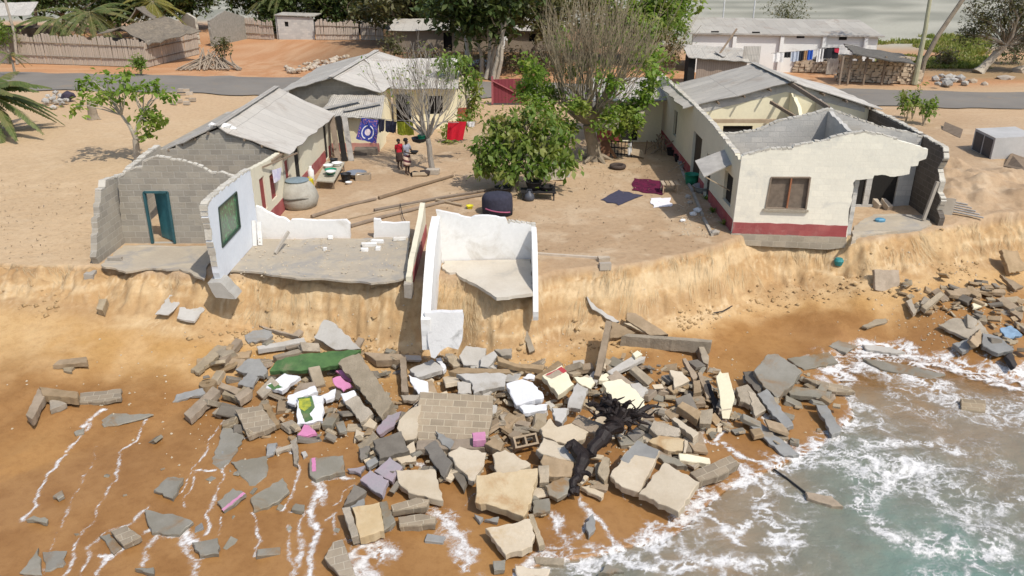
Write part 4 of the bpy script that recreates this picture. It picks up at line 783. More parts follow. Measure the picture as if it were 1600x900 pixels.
def grow(mb, p, d, L, r, dep, spread, up, tips, bend=.12, kids=(2, 3), n=4, minr=.006):
    q = Vector(p); pts = [q.copy()]; dd = Vector(d).normalized()
    for i in range(n):
        dd = (dd + Vector((R.uniform(-1, 1), R.uniform(-1, 1), R.uniform(-.5, 1) )) * bend + Vector((0, 0, up))).normalized(); q = q + dd * (L / n); pts.append(q.copy())
    mb.tube(pts, taper(r, max(r * .55, minr), n + 1), 5 if r > .03 else 4, cap=False)
    if dep == 0: tips.append(q); return
    for k in range(R.randint(*kids)):
        s_ = pts[R.randint(max(1, n - 2), n)] if k else q
        nd = (dd + Vector((R.uniform(-1, 1), R.uniform(-1, 1), R.uniform(-.3, .6))) * spread).normalized()
        grow(mb, s_, nd, L * R.uniform(.6, .95), max(r * R.uniform(.45, .65), minr), dep - 1, spread, up, tips, bend, kids, n, minr)
def frond(mb_s, vs, fs, o, az, el, L, sagg, nl=26, ll=.55, w=.035):
    o = Vector(o); d = Vector((math.cos(az) * math.cos(el), math.sin(az) * math.cos(el), math.sin(el))); pts = []; side = Vector((-math.sin(az), math.cos(az), 0))
    for i in range(11):
        t = i / 10; pts.append(o + d * (L * t) + Vector((0, 0, -sagg * L * t * t)))
    mb_s.tube(pts, taper(.03, .006, 11), 4, cap=False)
    for i in range(nl):
        t = .14 + .86 * i / nl; k = t * 10; j = min(9, int(k)); p = pts[j].lerp(pts[j + 1], k - j); tg = (pts[j + 1] - pts[j]).normalized()
        l = ll * (math.sin(math.pi * min(1, t * .85 + .12)) * .9 + .15) * R.uniform(.8, 1.15)
        for s in (-1, 1):
            e = p + (side * s * .72 + tg * .55 + Vector((0, 0, -.55 - .3 * R.random()))).normalized() * l; m = p.lerp(e, .5) + Vector((0, 0, l * .10))
            b = len(vs); q = tg * w
            vs += [p - q, p + q, m + q * .9, m - q * .9, e]; fs += [(b, b + 1, b + 2, b + 3), (b + 3, b + 2, b + 4, b + 4)]
def palm(name, label, base, top, nf, L, group=None, mat=LP_, el=(-.3, .9), azr=(0, 6.283), r=.16, ll=.6, nl=26):
    t = thing(name, label, 'palm tree', tuple(base), group); mb = MB(); base = Vector(base); top = Vector(top)
    mb.tube(curve(base - Vector((0, 0, .1)), top, .05, 9), taper(r * 1.25, r * .8, 10), 9); mb.build('trunk', BARK, t); ms = MB(); vs = []; fs = []
    for k in range(nf):
        e = R.uniform(*el); frond(ms, vs, fs, top, azr[0] + (azr[1] - azr[0]) * (k + R.random() * .6) / nf, e, L * R.uniform(.8, 1.1), .30 + .35 * R.random(), nl, ll)
    cr = raw('crown', np.array([tuple(v) for v in vs]), np.array([f for f in fs]), mat, t)
    ms.build('frond_stalk', m_plain('frond_stalk', (.22, .20, .08), .6), t); return t
# -- the small almond tree beside the left house
b = T(216, 256); P = lambda x, y, dy=0: at_y(x, y, b.y + dy)
t = thing('almond_tree', 'small crooked tree with sparse bright leaf tufts beside the left house', 'tree', tuple(b)); mb = MB()
f1 = P(212, 218); mb.tube([b - Vector((0, 0, .1)), P(214, 238), f1], [.19, .15, .14], 9)
tips = [(140, 124, 1), (128, 134, .8), (166, 123, -.6), (170, 146, .6), (182, 150, 0), (197, 112, .5), (196, 140, -.5), (206, 142, .3), (216, 139, .8), (228, 136, -.4), (240, 131, .3), (246, 140, 0), (262, 150, -.8), (148, 150, .9), (130, 157, .2), (118, 166, -.5), (160, 146, -.9), (238, 178, -.3), (228, 172, .3), (246, 186, .2), (232, 190, -.6), (240, 196, .4), (222, 185, .2), (228, 205, -.3), (190, 122, -.2)]
k1, k2 = P(190, 180, .1), P(222, 180, -.1); mb.tube(curve(f1, k1, .08), taper(.10, .06), 6); mb.tube(curve(f1, k2, .08), taper(.10, .05), 6); mb.tube(curve(f1, P(232, 212, -.1), .05), taper(.09, .08), 6); pts = []
for x, y, dy in tips:
    q = P(x, y, dy); mb.tube(curve(k1 if x < 205 else k2, q, .14), taper(.04, .012), 5)
    n = 36 if 220 < x < 250 and y > 165 else 30; pts.append(np.array(q) + NR.normal(0, 1, (n, 3)) * (.20 if y > 165 else .17))
mb.build('trunk', BARKP, t); leaf_mesh('crown', np.concatenate(pts), .30, LB, t, .62, .35)
# -- frangipani: a fan of bare grey branches by the laundry line
b = T(676, 266); t = thing('frangipani_tree', 'leafless grey frangipani fanning up in the yard near the two people', 'tree', tuple(b)); mb = MB(); P = lambda x, y, dy=0: at_y(x, y, b.y + dy)
f = P(668, 216); mb.tube([b - Vector((0, 0, .1)), P(672, 245), P(671, 230), f], [.15, .12, .12, .12], 8); tips = []
for x, y, dy in [(622, 150, .3), (600, 158, -.4), (640, 135, .8), (655, 125, -.8), (668, 120, .2), (683, 128, 1.0), (700, 135, -.6), (715, 150, .3), (635, 165, 1.3), (690, 150, -1.4), (648, 150, -1.2), (662, 140, 1.4), (612, 180, .2), (725, 170, .5)]:
    q = P(x, y, dy); m = f.lerp(q, .45) + Vector((R.uniform(-.1, .1), 0, .1)); mb.tube(curve(f, m, .08, 4), taper(.065, .04, 5), 5)
    for _ in range(4): grow(mb, m, (q - m) + Vector((R.uniform(-.7, .7), R.uniform(-.7, .7), R.uniform(-.2, .4))), (q - m).length * R.uniform(.5, .8), .024, 3, .5, .08, tips, .14, (2, 2), 3, .007)
mb.build('trunk', M('frangipani_bark', (.36, .32, .27), (.27, .24, .20), scale=4), t)
leaf_mesh('crown', np.concatenate([np.array(q) + NR.normal(0, .06, (2, 3)) for q in tips if R.random() < .35]), .16, LM, t)
# -- the leafy tree just behind it, and its low shoots
b = G(738, 196); P = lambda x, y, dy=0: at_y(x, y, b.y + dy)
tree('leafy_tree', 'slender tree with long drooping leaves at the corner of the gabled house', b, P(728, 150), .11, [(P(712, 100), (.8, .7, .45), 16), (P(690, 100), (.7, .7, .4), 8), (P(738, 122), (.55, .7, .6), 13), (P(742, 148), (.4, .5, .6), 11), (P(736, 172), (.4, .5, .5), 9), (P(700, 125), (.6, .6, .5), 8)], LM, .30, per=17, cr=.2, drop=.6)
b = G(722, 222); P = lambda x, y, dy=0: at_y(x, y, b.y + dy)
tree('leafy_shrub', 'loose green shrub between the frangipani and the hanging red cloth', b, P(718, 205), .05, [(P(706, 203), (.5, .5, .35), 11), (P(722, 188), (.5, .5, .4), 9), (P(700, 218), (.35, .4, .25), 7)], LM, .24, per=12, cr=.15, cat='shrub', drop=.5)
# -- the big pollarded tree: upright bare sticks above ragged leaves
b = T(930, 250); t = thing('pollarded_tree', 'tall pollarded tree with a broom of bare upright sticks in the yard', 'tree', tuple(b)); mb = MB(); P = lambda x, y, dy=0: at_y(x, y, b.y + dy)
f = P(921, 195); mb.tube([b - Vector((0, 0, .15)), P(929, 243), P(926, 225), P(922, 208), f], [.55, .36, .28, .27, .30], 11)
for a in range(5): mb.tube([b + Vector((0, 0, .35)), b + Vector((math.cos(a * 1.3) * .55, math.sin(a * 1.3) * .55, .1)), b + Vector((math.cos(a * 1.3) * .95, math.sin(a * 1.3) * .95, -.08))], [.16, .11, .04], 6)
tips = []; sm = MB(); NF = 38
for k in range(NF):
    x = 830 + (1050 - 830) * (k + R.random() * .7) / NF; dy = R.uniform(-2.0, 2.0); y = R.uniform(0, 75) + abs(x - 930) * .42
    q = P(x, y, dy); e = P(912 + (x - 925) * .42, 150 + R.uniform(-18, 25), dy * .45)
    mb.tube(curve(f, e, .16, 5), taper(.12, .05, 6), 6)
    for _ in range(4):
        g_ = (q - e) + Vector((R.uniform(-.8, .8), R.uniform(-.8, .8), R.uniform(-.5, .5))); grow(sm, e + Vector((R.uniform(-.1, .1),) * 3), g_, g_.length * R.uniform(.40, .62), .026, 2, .42, .05, tips, .13, (2, 3), 5, .009)
mb.build('trunk', BARK, t); sm.build('bare_sticks', TWIG, t)
lv = [(828, 105, -.8, .6, 14), (845, 125, .5, .7, 16), (822, 138, .2, .6, 14), (838, 160, -.6, .8, 18), (865, 150, .8, .8, 14), (858, 180, -.8, .7, 14), (885, 190, .6, .7, 12), (905, 165, -1.4, .6, 10), (950, 185, -.8, .7, 14), (975, 172, .4, .7, 15), (985, 192, -.3, .6, 13), (1005, 150, .2, .6, 12), (1018, 128, .9, .6, 10), (1030, 112, .2, .5, 8), (1022, 90, 1.2, .7, 10), (995, 60, 1.5, .7, 8), (1012, 35, 1.6, .7, 9), (950, 50, 1.8, .8, 8), (880, 65, 1.8, .8, 8), (935, 100, 1.2, .9, 9), (960, 130, -1.3, .7, 9), (895, 110, 1.0, .8, 8), (1000, 90, -.9, .5, 6), (968, 205, .2, .4, 7)]
leaf_mesh('crown', np.concatenate([blob_pts(P(x, y, dy), (r * 1.0, r, r * .75), n, 22, .2) for x, y, dy, r, n in lv]), .26, LB, t, .55, .35)
# -- the round bushy tree in front of it
b = T(803, 300); P = lambda x, y, dy=0: at_y(x, y, b.y + dy)
tree('bushy_tree', 'low round tree with dense glossy green leaves in mid-yard', b, P(808, 268), .12,
     [(P(812, 228, .2), (1.25, 1.2, .9), 36), (P(766, 238, .2), (.75, .9, .7), 20), (P(864, 234, .3), (.8, .9, .6), 20), (P(748, 222, .2), (.3, .4, .3), 4), (P(884, 214, .3), (.35, .4, .3), 4), (P(838, 176, .5), (.3, .3, .25), 4), (P(796, 196, .5), (.8, .8, .35), 14), (P(852, 197, .6), (.7, .7, .35), 12), (P(770, 200, .4), (.4, .5, .3), 6), (P(800, 266, -.4), (.55, .5, .3), 12), (P(842, 262, -.2), (.5, .5, .35), 11), (P(756, 258, 0), (.3, .4, .3), 5), (P(880, 252, 0), (.28, .4, .3), 5), (P(822, 178, .6), (.3, .3, .25), 4)], LM, .31, per=19, cr=.22, twigs=9, drop=.75)
leaf_mesh('dry_foliage', np.concatenate([blob_pts(P(x, y, .5), (.7, .7, .25), 8, 14, .2) for x, y in ((800, 186), (850, 190), (780, 195), (835, 182))]), .2, m_leaf('yellowing_leaf', (.26, .22, .08), (.34, .29, .13), (.22, .24, .06)), S.objects['bushy_tree'], .45, .3)
# -- palms
b = G(-45, 212); c = at_y(-22, 148, b.y)
palm('coconut_palm', 'low coconut palm reaching in over the sand at the far left edge', b, c, 30, 3.7, el=(-.55, .8), ll=.95, nl=58, r=.22)
b = G(146, 186); mb = MB().tube([b, b + Vector((.02, 0, .28)), b + Vector((.03, 0, .9)), b + Vector((.05, 0, 1.02))], [.36, .27, .22, .2], 12); mb.tube([b + Vector((.2, -.1, .1)), b + Vector((.55, -.15, -.02))], [.1, .03], 5)
tag(mb.build('palm_stump', BARK, loc=b), 'brown stub of a felled palm standing on the sand left of the small tree', 'stump')
for lab, bx, by, D, L, nf, el in (('green palm behind the slat fence, fronds hanging over it', 140, 20, 75, 4.3, 34, (-1.1, .6)), ('palm beside the dark hut left of the slat fence', 88, 30, 77, 3.6, 26, (-1.0, .5)), ('palm with yellowing fronds behind the shingle-roofed hut', 238, 2, 84, 3.8, 24, (-1.0, .6)), ('palm standing behind the small block hut across the road', 440, -12, 95, 4.2, 24, (-1.0, .5))):
    c = at_y(bx, by, D); palm('background_palm', lab, (c.x + .2, D, 0), c, nf, L, 'palms across the road', el=el, ll=1.0, nl=36, mat=LP_ if 'yellow' not in lab else m_leaf('yellow_palm_leaf', (.16, .16, .03), (.24, .21, .05), None, .3))
c = at_y(15, 86, 63); palm('background_palm', 'small young palm in front of the low white wall at far left', (c.x, 63, 0), c, 9, 1.5, 'palms across the road', el=(-.3, .8), ll=.4, nl=16, r=.08)
# -- the dark belt of trees across the road: every tree with trunk and crown
belt = [ # label, base px x, depth, crown px x, y, radius m (x, z), leaf, clumps
 ('dark leafy tree above the plank fence beside the block hut', 545, 94, 545, 6, 4.6, 3.4, LD, 70), ('dark tree between the thatch-walled hut and the block hut', 410, 98, 400, -10, 4.0, 3.0, LD, 60), ('dark dense tree behind the thatch-walled hut', 300, 98, 290, -14, 4.5, 2.6, LD, 60),
 ('olive tree with a thin curved pale trunk over the bare red yard', 632, 83, 612, 0, 4.0, 2.6, LO, 46), ('thin grey-barked tree leaning left behind the utility pole', 668, 84, 655, -6, 3.4, 2.6, LO, 44), ('dark tree right behind the utility pole', 735, 72, 722, -4, 3.6, 2.6, LD, 56),
 ('dark spreading tree with forked pale trunk at the roadside', 768, 62, 792, -4, 3.4, 2.6, LD, 60), ('dark tree with straight pale trunk beside the forked one', 752, 63, 735, 6, 2.4, 2.2, LD, 40), ('big grey-stemmed tree left of the pollarded tree', 835, 66, 850, -2, 4.0, 2.6, LO, 44), ('green tree behind the top of the pollarded tree', 955, 72, 970, 6, 4.4, 3.0, LM, 76), ('bright bushy tree right of the pollarded top', 1020, 70, 1026, 40, 2.2, 2.4, LM, 54), ('dark tree at the back of the mud-walled compound', 500, 104, 490, -12, 5.0, 3.0, LD, 60), ('dark tree far behind the mud wall', 690, 100, 690, -12, 5.0, 2.6, LD, 60), ('dark tree over the left metal-roofed house', 60, 98, 60, -16, 5.0, 2.2, LD, 55), ('dark tree behind the palm fronds at left', 190, 98, 190, -12, 5.0, 2.6, LD, 60), ('dark tree behind the far end of the plank fence', 590, 98, 585, 2, 4.6, 3.2, LD, 60), ('dark low tree between utility pole and mud-walled house', 700, 90, 690, 12, 4.2, 2.6, LD, 60), ('dark bushy tree left of the yellowing palm', 215, 90, 205, 2, 3.0, 2.2, LD, 50), ('dark tree behind the block hut roof', 465, 96, 462, 0, 4.0, 2.8, LD, 60), ('dark tree right behind the yellowing palm', 262, 96, 258, -6, 3.2, 2.4, LD, 50), ('dark tree at the left of the dark-fronted tin-roofed house', 100, 86, 105, -8, 4.0, 2.6, LD, 50), ('dark tree behind the grey-stemmed tree', 800, 88, 830, -14, 5.0, 3.0, LD, 60)]
for lab, bx, D, cx, cy, rx, rz, lm, n in belt:
    c = at_y(cx, cy, D); bb = Vector((at_y(bx, 80, D).x, D, 0)); f = Vector((bb.x * .5 + c.x * .5, D, max(1.8, c.z * .55)))
    rx *= 1.15; c.z += .2; bl = [(c + Vector((R.uniform(-.8, .8) * rx, R.uniform(-.6, .6) * rx, R.uniform(-.75, .6) * rz)), (rx * .6, rx * .55, rz * .55), n // 3) for _ in range(5)]
    bl.append((c, (rx, rx * .8, rz), n // 2))
    tree('broad_tree', lab, bb, f, .17 if D < 70 else .24, bl, lm, .58, BARKP if 'pale' in lab or 'thin' in lab else BARK, 30, .46, 'trees across the road', twigs=8)
for lab, px, py, bx, D in (('second pale stem of the roadside clump, bending left', 778, 10, 776, 61.5), ('third pale stem of the roadside clump, forking near the ground', 795, 20, 770, 61.2), ('brown thick stem between the pale roadside stems', 757, 30, 759, 61.8)):
    t = thing('bare_stemmed_tree', lab, 'tree', (at_y(bx, 100, D).x, D, 0), 'stems at the roadside'); mb = MB(); tips = []
    bb = Vector((at_y(bx, 100, D).x, D, 0)); q = at_y(px, py, D); mb.tube(curve(bb, q, .09, 7), taper(.17, .09, 8), 7)
    for _ in range(4): grow(mb, q, Vector((R.uniform(-1, 1), R.uniform(-.6, .6), .8)), 1.7, .06, 2, .6, .04, tips, .14, (2, 3), 4, .02)
    mb.build('trunk', BARKP, t); leaf_mesh('crown', np.concatenate([np.array(q) + NR.normal(0, .4, (30, 3)) for q in tips]), .38, LD, t)
# brown dead brush under the belt
pts = []; 
for _ in range(150):
    x, D = R.uniform(640, 880), R.uniform(63.5, 71); c = at_y(x, 80, D); pts.append(np.array((c.x, D, R.uniform(.1, 1.0))) + NR.normal(0, 1, (40, 3)) * (.5, .4, .35))
o = leaf_mesh('undergrowth', np.concatenate(pts), .32, LX, None, .3); tag(o, 'brown dry undergrowth beneath the roadside trees', 'undergrowth', kind='stuff')
for lab, x, y, D, r, lm in (('green bush at the edge of the red yard across the road', 612, 70, 66.5, .9, LO), ('leafy bush left of the long white building', 1052, 48, 66, 1.6, LM), ('reddish brown bush below the leafy one by the white building', 1046, 78, 64.5, 1.3, LX), ('grey-green bush standing on the salt flat behind the long roof', 1228, 18, 92, 2.2, LO), ('low weeds beside the thatch-walled hut', 345, 72, 68, .7, LO), ('weeds at the foot of the slat fence corner', 217, 98, 63.4, .35, LM), ('weeds under the leaning trunk at right', 1478, 90, 69, 1.0, LX), ('dark bush behind the leaning trunk at right', 1590, 70, 70, 1.8, LD), ('small green shrub left of the yard house at far left edge', 5, 55, 70, 1.1, LM)):
    c = at_y(x, y, D); t = thing('bush', lab, 'bush', (c.x, D, 0), 'bushes across the road'); mb = MB()
    for _ in range(7): mb.tube(curve((c.x + R.uniform(-.2, .2) * r, D, 0), (c.x + R.uniform(-.7, .7) * r, D + R.uniform(-.5, .5) * r, max(c.z, .3) + R.uniform(-.2, .6) * r), .1, 4), taper(.04, .01, 5), 4)
    mb.build('stems', BARK, t); z = max(c.z, r * .5); leaf_mesh('foliage', blob_pts((c.x, D, z), (r * 1.2, r * .8, min(r, z)), int(26 * max(r, .7)), 24, .22 * max(r, .8)), .26, lm, t)
# -- the big feathery tree at the right edge with its leaning trunk
D = 62; b = G(1528, 113); b = Vector((b.x, b.y, 0)); P = lambda x, y, dy=0: at_y(x, y, b.y + dy)
t = tree('feathery_tree', 'wide feathery brown-green tree with a leaning pale trunk at the right edge', b, P(1572, 70), .36, [(P(1600, 20), (2.6, 2.4, 1.7), 60), (P(1540, 30, .5), (2.0, 2.0, 1.3), 38), (P(1570, -10), (2.8, 2.4, 1.4), 50), (P(1640, 40), (2.4, 2.2, 1.6), 36), (P(1610, 62, .8), (1.8, 1.8, 1.0), 30), (P(1515, 55, 1), (1.2, 1.2, .7), 14)], LO, .24, BARKP, 40, .34, twigs=10, drop=.0)
mb = MB()
for _ in range(60): a = P(R.uniform(1505, 1640), R.uniform(-10, 85), R.uniform(-1, 1.5)); mb.tube(curve(P(1572, 72), a, .2, 5), taper(.05, .012, 6), 4)
mb.build('bare_branches', BARK, t)
# -- two tall trunks by the road
b = G(1428, 132); top = at_y(1462, -60, b.y + 1.0); mb = MB(); pl = thing('tall_thin_tree', 'tall thin straight greenish trunk by the road, right of the stone wall', 'tree', tuple(b)); pts = [b, at_y(1436, 95, b.y + .1), at_y(1446, 45, b.y + .4), at_y(1453, 0, b.y + .7), top]
mb.tube(pts, [.22, .18, .15, .13, .10], 9); tips = []
for _ in range(6): grow(mb, top, Vector((R.uniform(-1, 1), R.uniform(-1, 1), .9)), 1.4, .05, 2, .6, .04, tips, .1, (2, 3), 4, .012)
mb.build('trunk', M('greenish_bark', (.38, .37, .25), (.30, .28, .19), scale=2), pl); leaf_mesh('crown', np.concatenate([np.array(q) + NR.normal(0, .35, (16, 3)) for q in tips]), .3, LO, pl)
b = G(1436, 127); pts = [b, at_y(1444, 95, b.y), at_y(1464, 58, b.y), at_y(1490, 20, b.y + .2), at_y(1512, -12, b.y + .3), at_y(1540, -70, b.y + .5)]
t = thing('leaning_palm', 'curved grey palm trunk leaning right beside the thin straight trunk', 'palm tree', tuple(b)); MB().tube(pts, [.24, .19, .17, .16, .15, .15], 9).build('trunk', BARK, t); ms = MB(); vs = []; fs = []
for k in range(13): frond(ms, vs, fs, pts[-1], k * .5, R.uniform(-.1, .8), 3.2, .4, 24, .7)
raw('crown', np.array([tuple(v) for v in vs]), np.array(fs), LP_, t); ms.build('frond_stalk', MATS['frond_stalk'], t)
# -- saplings behind the right house, by the road
for lab, x0, y0, x1, y1, n in (('leafy sapling left of the three behind the right ruin', 1416, 190, 1408, 148, 12), ('taller sapling with leaves along its stem, middle of the three', 1425, 186, 1428, 142, 10), ('right-hand sapling of the three behind the ruin', 1442, 196, 1452, 150, 16)):
    b = G(x0, y0); t = thing('sapling', lab, 'sapling', tuple(b), 'saplings by the road'); P = lambda x, y, dy=0: at_y(x, y, b.y + dy); mb = MB(); pts = []
    for k in range(4):
        q = P(x1 + R.uniform(-14, 14), y1 + R.uniform(-10, 12), R.uniform(-.4, .4)); mb.tube(curve(b, q, .06, 5), taper(.03, .012, 6), 5)
        for u in range(n // 3 + 1): pts.append(np.array(b.lerp(q, R.uniform(.5, 1.05))) + NR.normal(0, .14, (12, 3)))
    mb.build('stems', TWIG, t); leaf_mesh('foliage', np.concatenate(pts), .24, LM, t, .5, .5)
# -- clods of sand fallen to the foot of the bank
vs, fs = [], []
for _ in range(1500):
    x = R.uniform(-20, 24); yt = float(np.interp(x, _cx, _ct)); yf = float(np.interp(x, _cx, _cf)); y = yf + R.gauss(-.15, .32); s = R.choice((.02, .025, .035, .05, .08)) * R.uniform(.7, 1.5)
    if fbm(np.array(x * .6), np.array(8.), 3, 160) < .45: continue
    p = Vector((x, y, zat(x, y))); i = len(vs); vs += [p + Vector((a * s * R.uniform(.7, 1.3), b_ * s * R.uniform(.7, 1.3), c * s * R.uniform(.5, 1.0))) for a, b_, c in ((1, 0, 0), (0, 1, 0), (-1, 0, 0), (0, -1, 0), (0, 0, 1), (0, 0, -.5))]
    fs += [(i + k, i + (k + 1) % 4, i + 4) for k in range(4)] + [(i + (k + 1) % 4, i + k, i + 5) for k in range(4)]
o = raw('sand_clods', np.array([tuple(v) for v in vs]), np.array(fs), M('clod_sand', (.47, .32, .16), (.38, .25, .12), scale=2, bump=.8, jitter=0)); tag(o, 'clods of sand fallen along the foot of the bank', 'sand clods', kind='stuff')
# -- spiky plants along the right house wall
for lab, x, y in (('spiky aloe by the red wall base nearest the bank', 1131, 351), ('tuft of long leaves below the window flap', 1104, 312), ('dark aloe between the other two by the wall', 1114, 332)):
    b = T(x, y); vs = []; fs = []
    for k in range(26):
        a = R.uniform(0, 6.28); e = R.uniform(.3, 1.3); L = R.uniform(.22, .42); d = Vector((math.cos(a) * math.cos(e), math.sin(a) * math.cos(e), math.sin(e))); s = Vector((-math.sin(a), math.cos(a), 0)) * .022; i = len(vs)
        vs += [b - s, b + s, b + d * L * .6 + s, b + d * L * .6 - s, b + d * L - Vector((0, 0, L * .15))]; fs += [(i, i + 1, i + 2, i + 3), (i + 3, i + 2, i + 4, i + 4)]
    tag(raw('aloe_plant', np.array([tuple(v) for v in vs]), np.array(fs), LM, None, tuple(b)), lab, 'plant', 'plants along the right house wall')
# -- grass field beyond, fallen leaves in the yard, dry roots on the bank
n = 16000; gx = NR.uniform(0, 1, n); gd = NR.uniform(0, 1, n); D = 67.5 + gd ** 1.3 * 24; px = 1345 + gx * 190 + gd * 10 + NR.normal(0, 6, n); gX = (px - 800) / FPX * (D * CP + 9.6 * SP); m = fbm(gX * .2, D * .2, 3, 131) > .40 + .12 * gd; gX = gX[m]; D = D[m]; n = len(gX)
a = NR.uniform(0, 6.28, n); h = NR.uniform(.10, .42, n) * (.5 + fbm(gX * .7, D * .7, 3, 133)); w = .11; B0 = np.stack([gX, D, np.full(n, -.05)], -1); S0 = np.stack([np.cos(a), np.sin(a), 0 * a], -1) * w; Tp = B0 + np.stack([NR.normal(0, .15, n), NR.normal(0, .15, n), h], -1)
o = raw('grass', np.stack([B0 - S0, B0 + S0, Tp + S0 * .25, Tp - S0 * .25], 1).reshape(-1, 3), np.arange(n * 4).reshape(n, 4), m_leaf('meadow_grass', (.15, .19, .035), (.24, .25, .06), (.30, .25, .09), .3)); tag(o, 'green meadow grass beyond the right-hand stone wall', 'grass', kind='stuff')
pts = []
for _ in range(1000):
    x, y = R.uniform(690, 1120), R.uniform(240, 395)
    if R.random() < .35: x, y = R.gauss(960, 70), R.gauss(262, 18)
    p = G(x, y); pts.append((p.x, p.y, zat(p.x, p.y) + .012))
for _ in range(220): p = G(R.uniform(0, 150), R.uniform(280, 405)); pts.append((p.x, p.y, zat(p.x, p.y) + .012))
pts = [p for p in pts if not (p[0] > 7.6 and p[1] > 26)]
o = leaf_mesh('leaf_litter', pts, .085, m_leaf('fallen_leaf', (.12, .085, .05), (.30, .22, .13), None, .1), None, .5, 0, .2); tag(o, 'dry fallen leaves scattered over the sandy yard', 'leaf litter', kind='stuff')
rv, rf_ = [], []
for _ in range(5200):
    x = R.uniform(-20, 24); yt = float(np.interp(x, _cx, _ct)); yf = float(np.interp(x, _cx, _cf)); k = R.uniform(.02, .75) ** 1.3; y = yt + (yf - yt) * k; L = R.uniform(.12, .6)
    if fbm(np.array(x * .8), np.array(y * 1.5), 4, 150) < (.60 if x < -2.5 else .50): continue
    p = Vector((x, y, zat(x, y) + .02)); q = Vector((x + .5 * (float(vnoise(np.array(x * .7), np.array(y), 5)) - .4) + R.uniform(-.12, .12), y + (yf - yt) * L * .45, 0)); q.z = max(zat(q.x, q.y), -2) + R.uniform(.02, .07); s = Vector((R.uniform(.002, .006), 0, 0)); i = len(rv)
    m_ = p.lerp(q, .5) + Vector((R.uniform(-.04, .04), -.03, .02)); rv += [p - s, p + s, m_ + s, m_ - s, q + s * .4, q - s * .4]; rf_ += [(i, i + 1, i + 2, i + 3), (i + 3, i + 2, i + 4, i + 5)]
o = raw('dry_roots', np.array([tuple(v) for v in rv]), np.array(rf_), m_plain('dry_root', (.56, .44, .26), .9, .7, 3)); tag(o, 'pale dry roots hanging from the cut face of the bank', 'roots', kind='stuff')
# ------------------------------------------------------------------ fences, huts and yards across the road
SLAT = m_plank('grey_slats', (.60, .51, .41), (.46, .39, .31)); SLATP = m_plank('pale_slats', (.62, .53, .44), (.50, .42, .34))
THATCH = M('weathered_shingle', (.235, .20, .155), (.165, .14, .11), scale=5, bump=.9, brick=True, mortar=(.09, .075, .06), bw=.5, bh=.3, bstr=.6)
MUD = M('mud_wall', (.30, .235, .165), (.24, .185, .13), scale=1, bump=.5)
LATT = M('pebbled_mud', (.36, .345, .30), (.26, .25, .21), scale=5, bump=.9, bscale=4)
def gxy(x, y): p = G(x, y); return (p.x, p.y)
def slat_fence(label, A, B, h0, h1, mat, sw=.17, group='slat fences across the road'):
    t = thing('slat_fence', label, 'fence', (A[0], A[1], 0), group); A = Vector((A[0], A[1], 0)); B = Vector((B[0], B[1], 0)); L = (B - A).length; u = (B - A) / L; n = int(L / sw); mb = MB(); nn = Vector((-u.y, u.x, 0))
    for k in range(n):
        p = A + u * (L * (k + .5) / n) + nn * R.uniform(-.03, .03); f = k / n; h = (h0 + (h1 - h0) * f) * R.uniform(.93, 1.05) + .12 * math.sin(k * .4); q = p + Vector((0, 0, h)) + u * R.uniform(-.09, .05)
        m = Matrix((u, nn, (q - p).normalized())).transposed(); mb.box((p + q) / 2, (sw * R.uniform(.82, 1.0), .04, h), m)
    mb.build('slat_panel', mat, t); e = nn * (-.07 if nn.y > 0 else .07)
    for z in (.28, .75): 
        if z * 2 < h1 + .2: MB().bar(A + e + Vector((0, 0, h0 * z)), B + e + Vector((0, 0, h1 * z)), .06, .05).build('rail', WOOD, t)
    return t
A1, B1, C1 = gxy(28, 98), gxy(231, 105), gxy(312, 84)
slat_fence('long grey slat fence along the far roadside at left', A1, B1, 2.35, 2.15, SLAT); slat_fence('short slat wall turning back under the shingle roof', B1, C1, 1.9, 1.9, SLAT)
slat_fence('slat fence between the thatch-walled hut and the block hut', gxy(386, 60), gxy(429, 62), 2.0, 1.8, SLATP); slat_fence('pale plank fence right of the block hut', gxy(494, 62), gxy(562, 62), 1.9, 1.75, SLATP); slat_fence('plank fence end in shade beneath the dark trees', gxy(564, 62), gxy(600, 63), 1.6, 1.5, SLAT)
t = thing('shingle_hut', 'hut with sagging brown shingle roof behind the slat fence corner', 'hut', gxy(240, 98) + (0,))
roof_sheet('roof', [at_y(232, 69, 68.0), at_y(186, 43, 70.5), at_y(258, 25, 74), at_y(314, 48, 71.5)], THATCH, t, .08, 6, .10)
roof_sheet('roof', [at_y(150, 52, 69.5), at_y(186, 43, 70.5), at_y(258, 25, 74), at_y(238, 30, 76)], THATCH, t, .08, 4, .08)
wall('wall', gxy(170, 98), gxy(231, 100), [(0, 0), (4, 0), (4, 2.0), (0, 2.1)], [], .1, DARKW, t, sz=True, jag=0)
t = thing('thatch_hut', 'small dark-roofed hut behind the palm and the shingle-roofed hut', 'hut', (at_y(215, 50, 78).x, 78, 0))
a = at_y(195, 33, 78); roof_sheet('roof', [at_y(197, 34, 78), at_y(212, 12, 80), at_y(228, 9, 84), at_y(206, 24, 84)], THATCH, t, .08, 4, .05); roof_sheet('roof', [at_y(240, 30, 78.5), at_y(212, 12, 80), at_y(228, 9, 84), at_y(246, 24, 84)], THATCH, t, .08, 4, .05)
MB().box((a.x + 1.4, 80.5, .8), (2.3, 3.4, 1.6)).build('wall', MUD, t)
t = thing('tin_roofed_house', 'house with grey tin roof and dark shaded front at the far top left', 'house', (-46, 78, 0)); roof_sheet('roof', [at_y(-60, 26, 76), at_y(-60, 6, 80), at_y(60, 3, 80), at_y(46, 24, 76)], TINP, t); c = at_y(0, 40, 77)
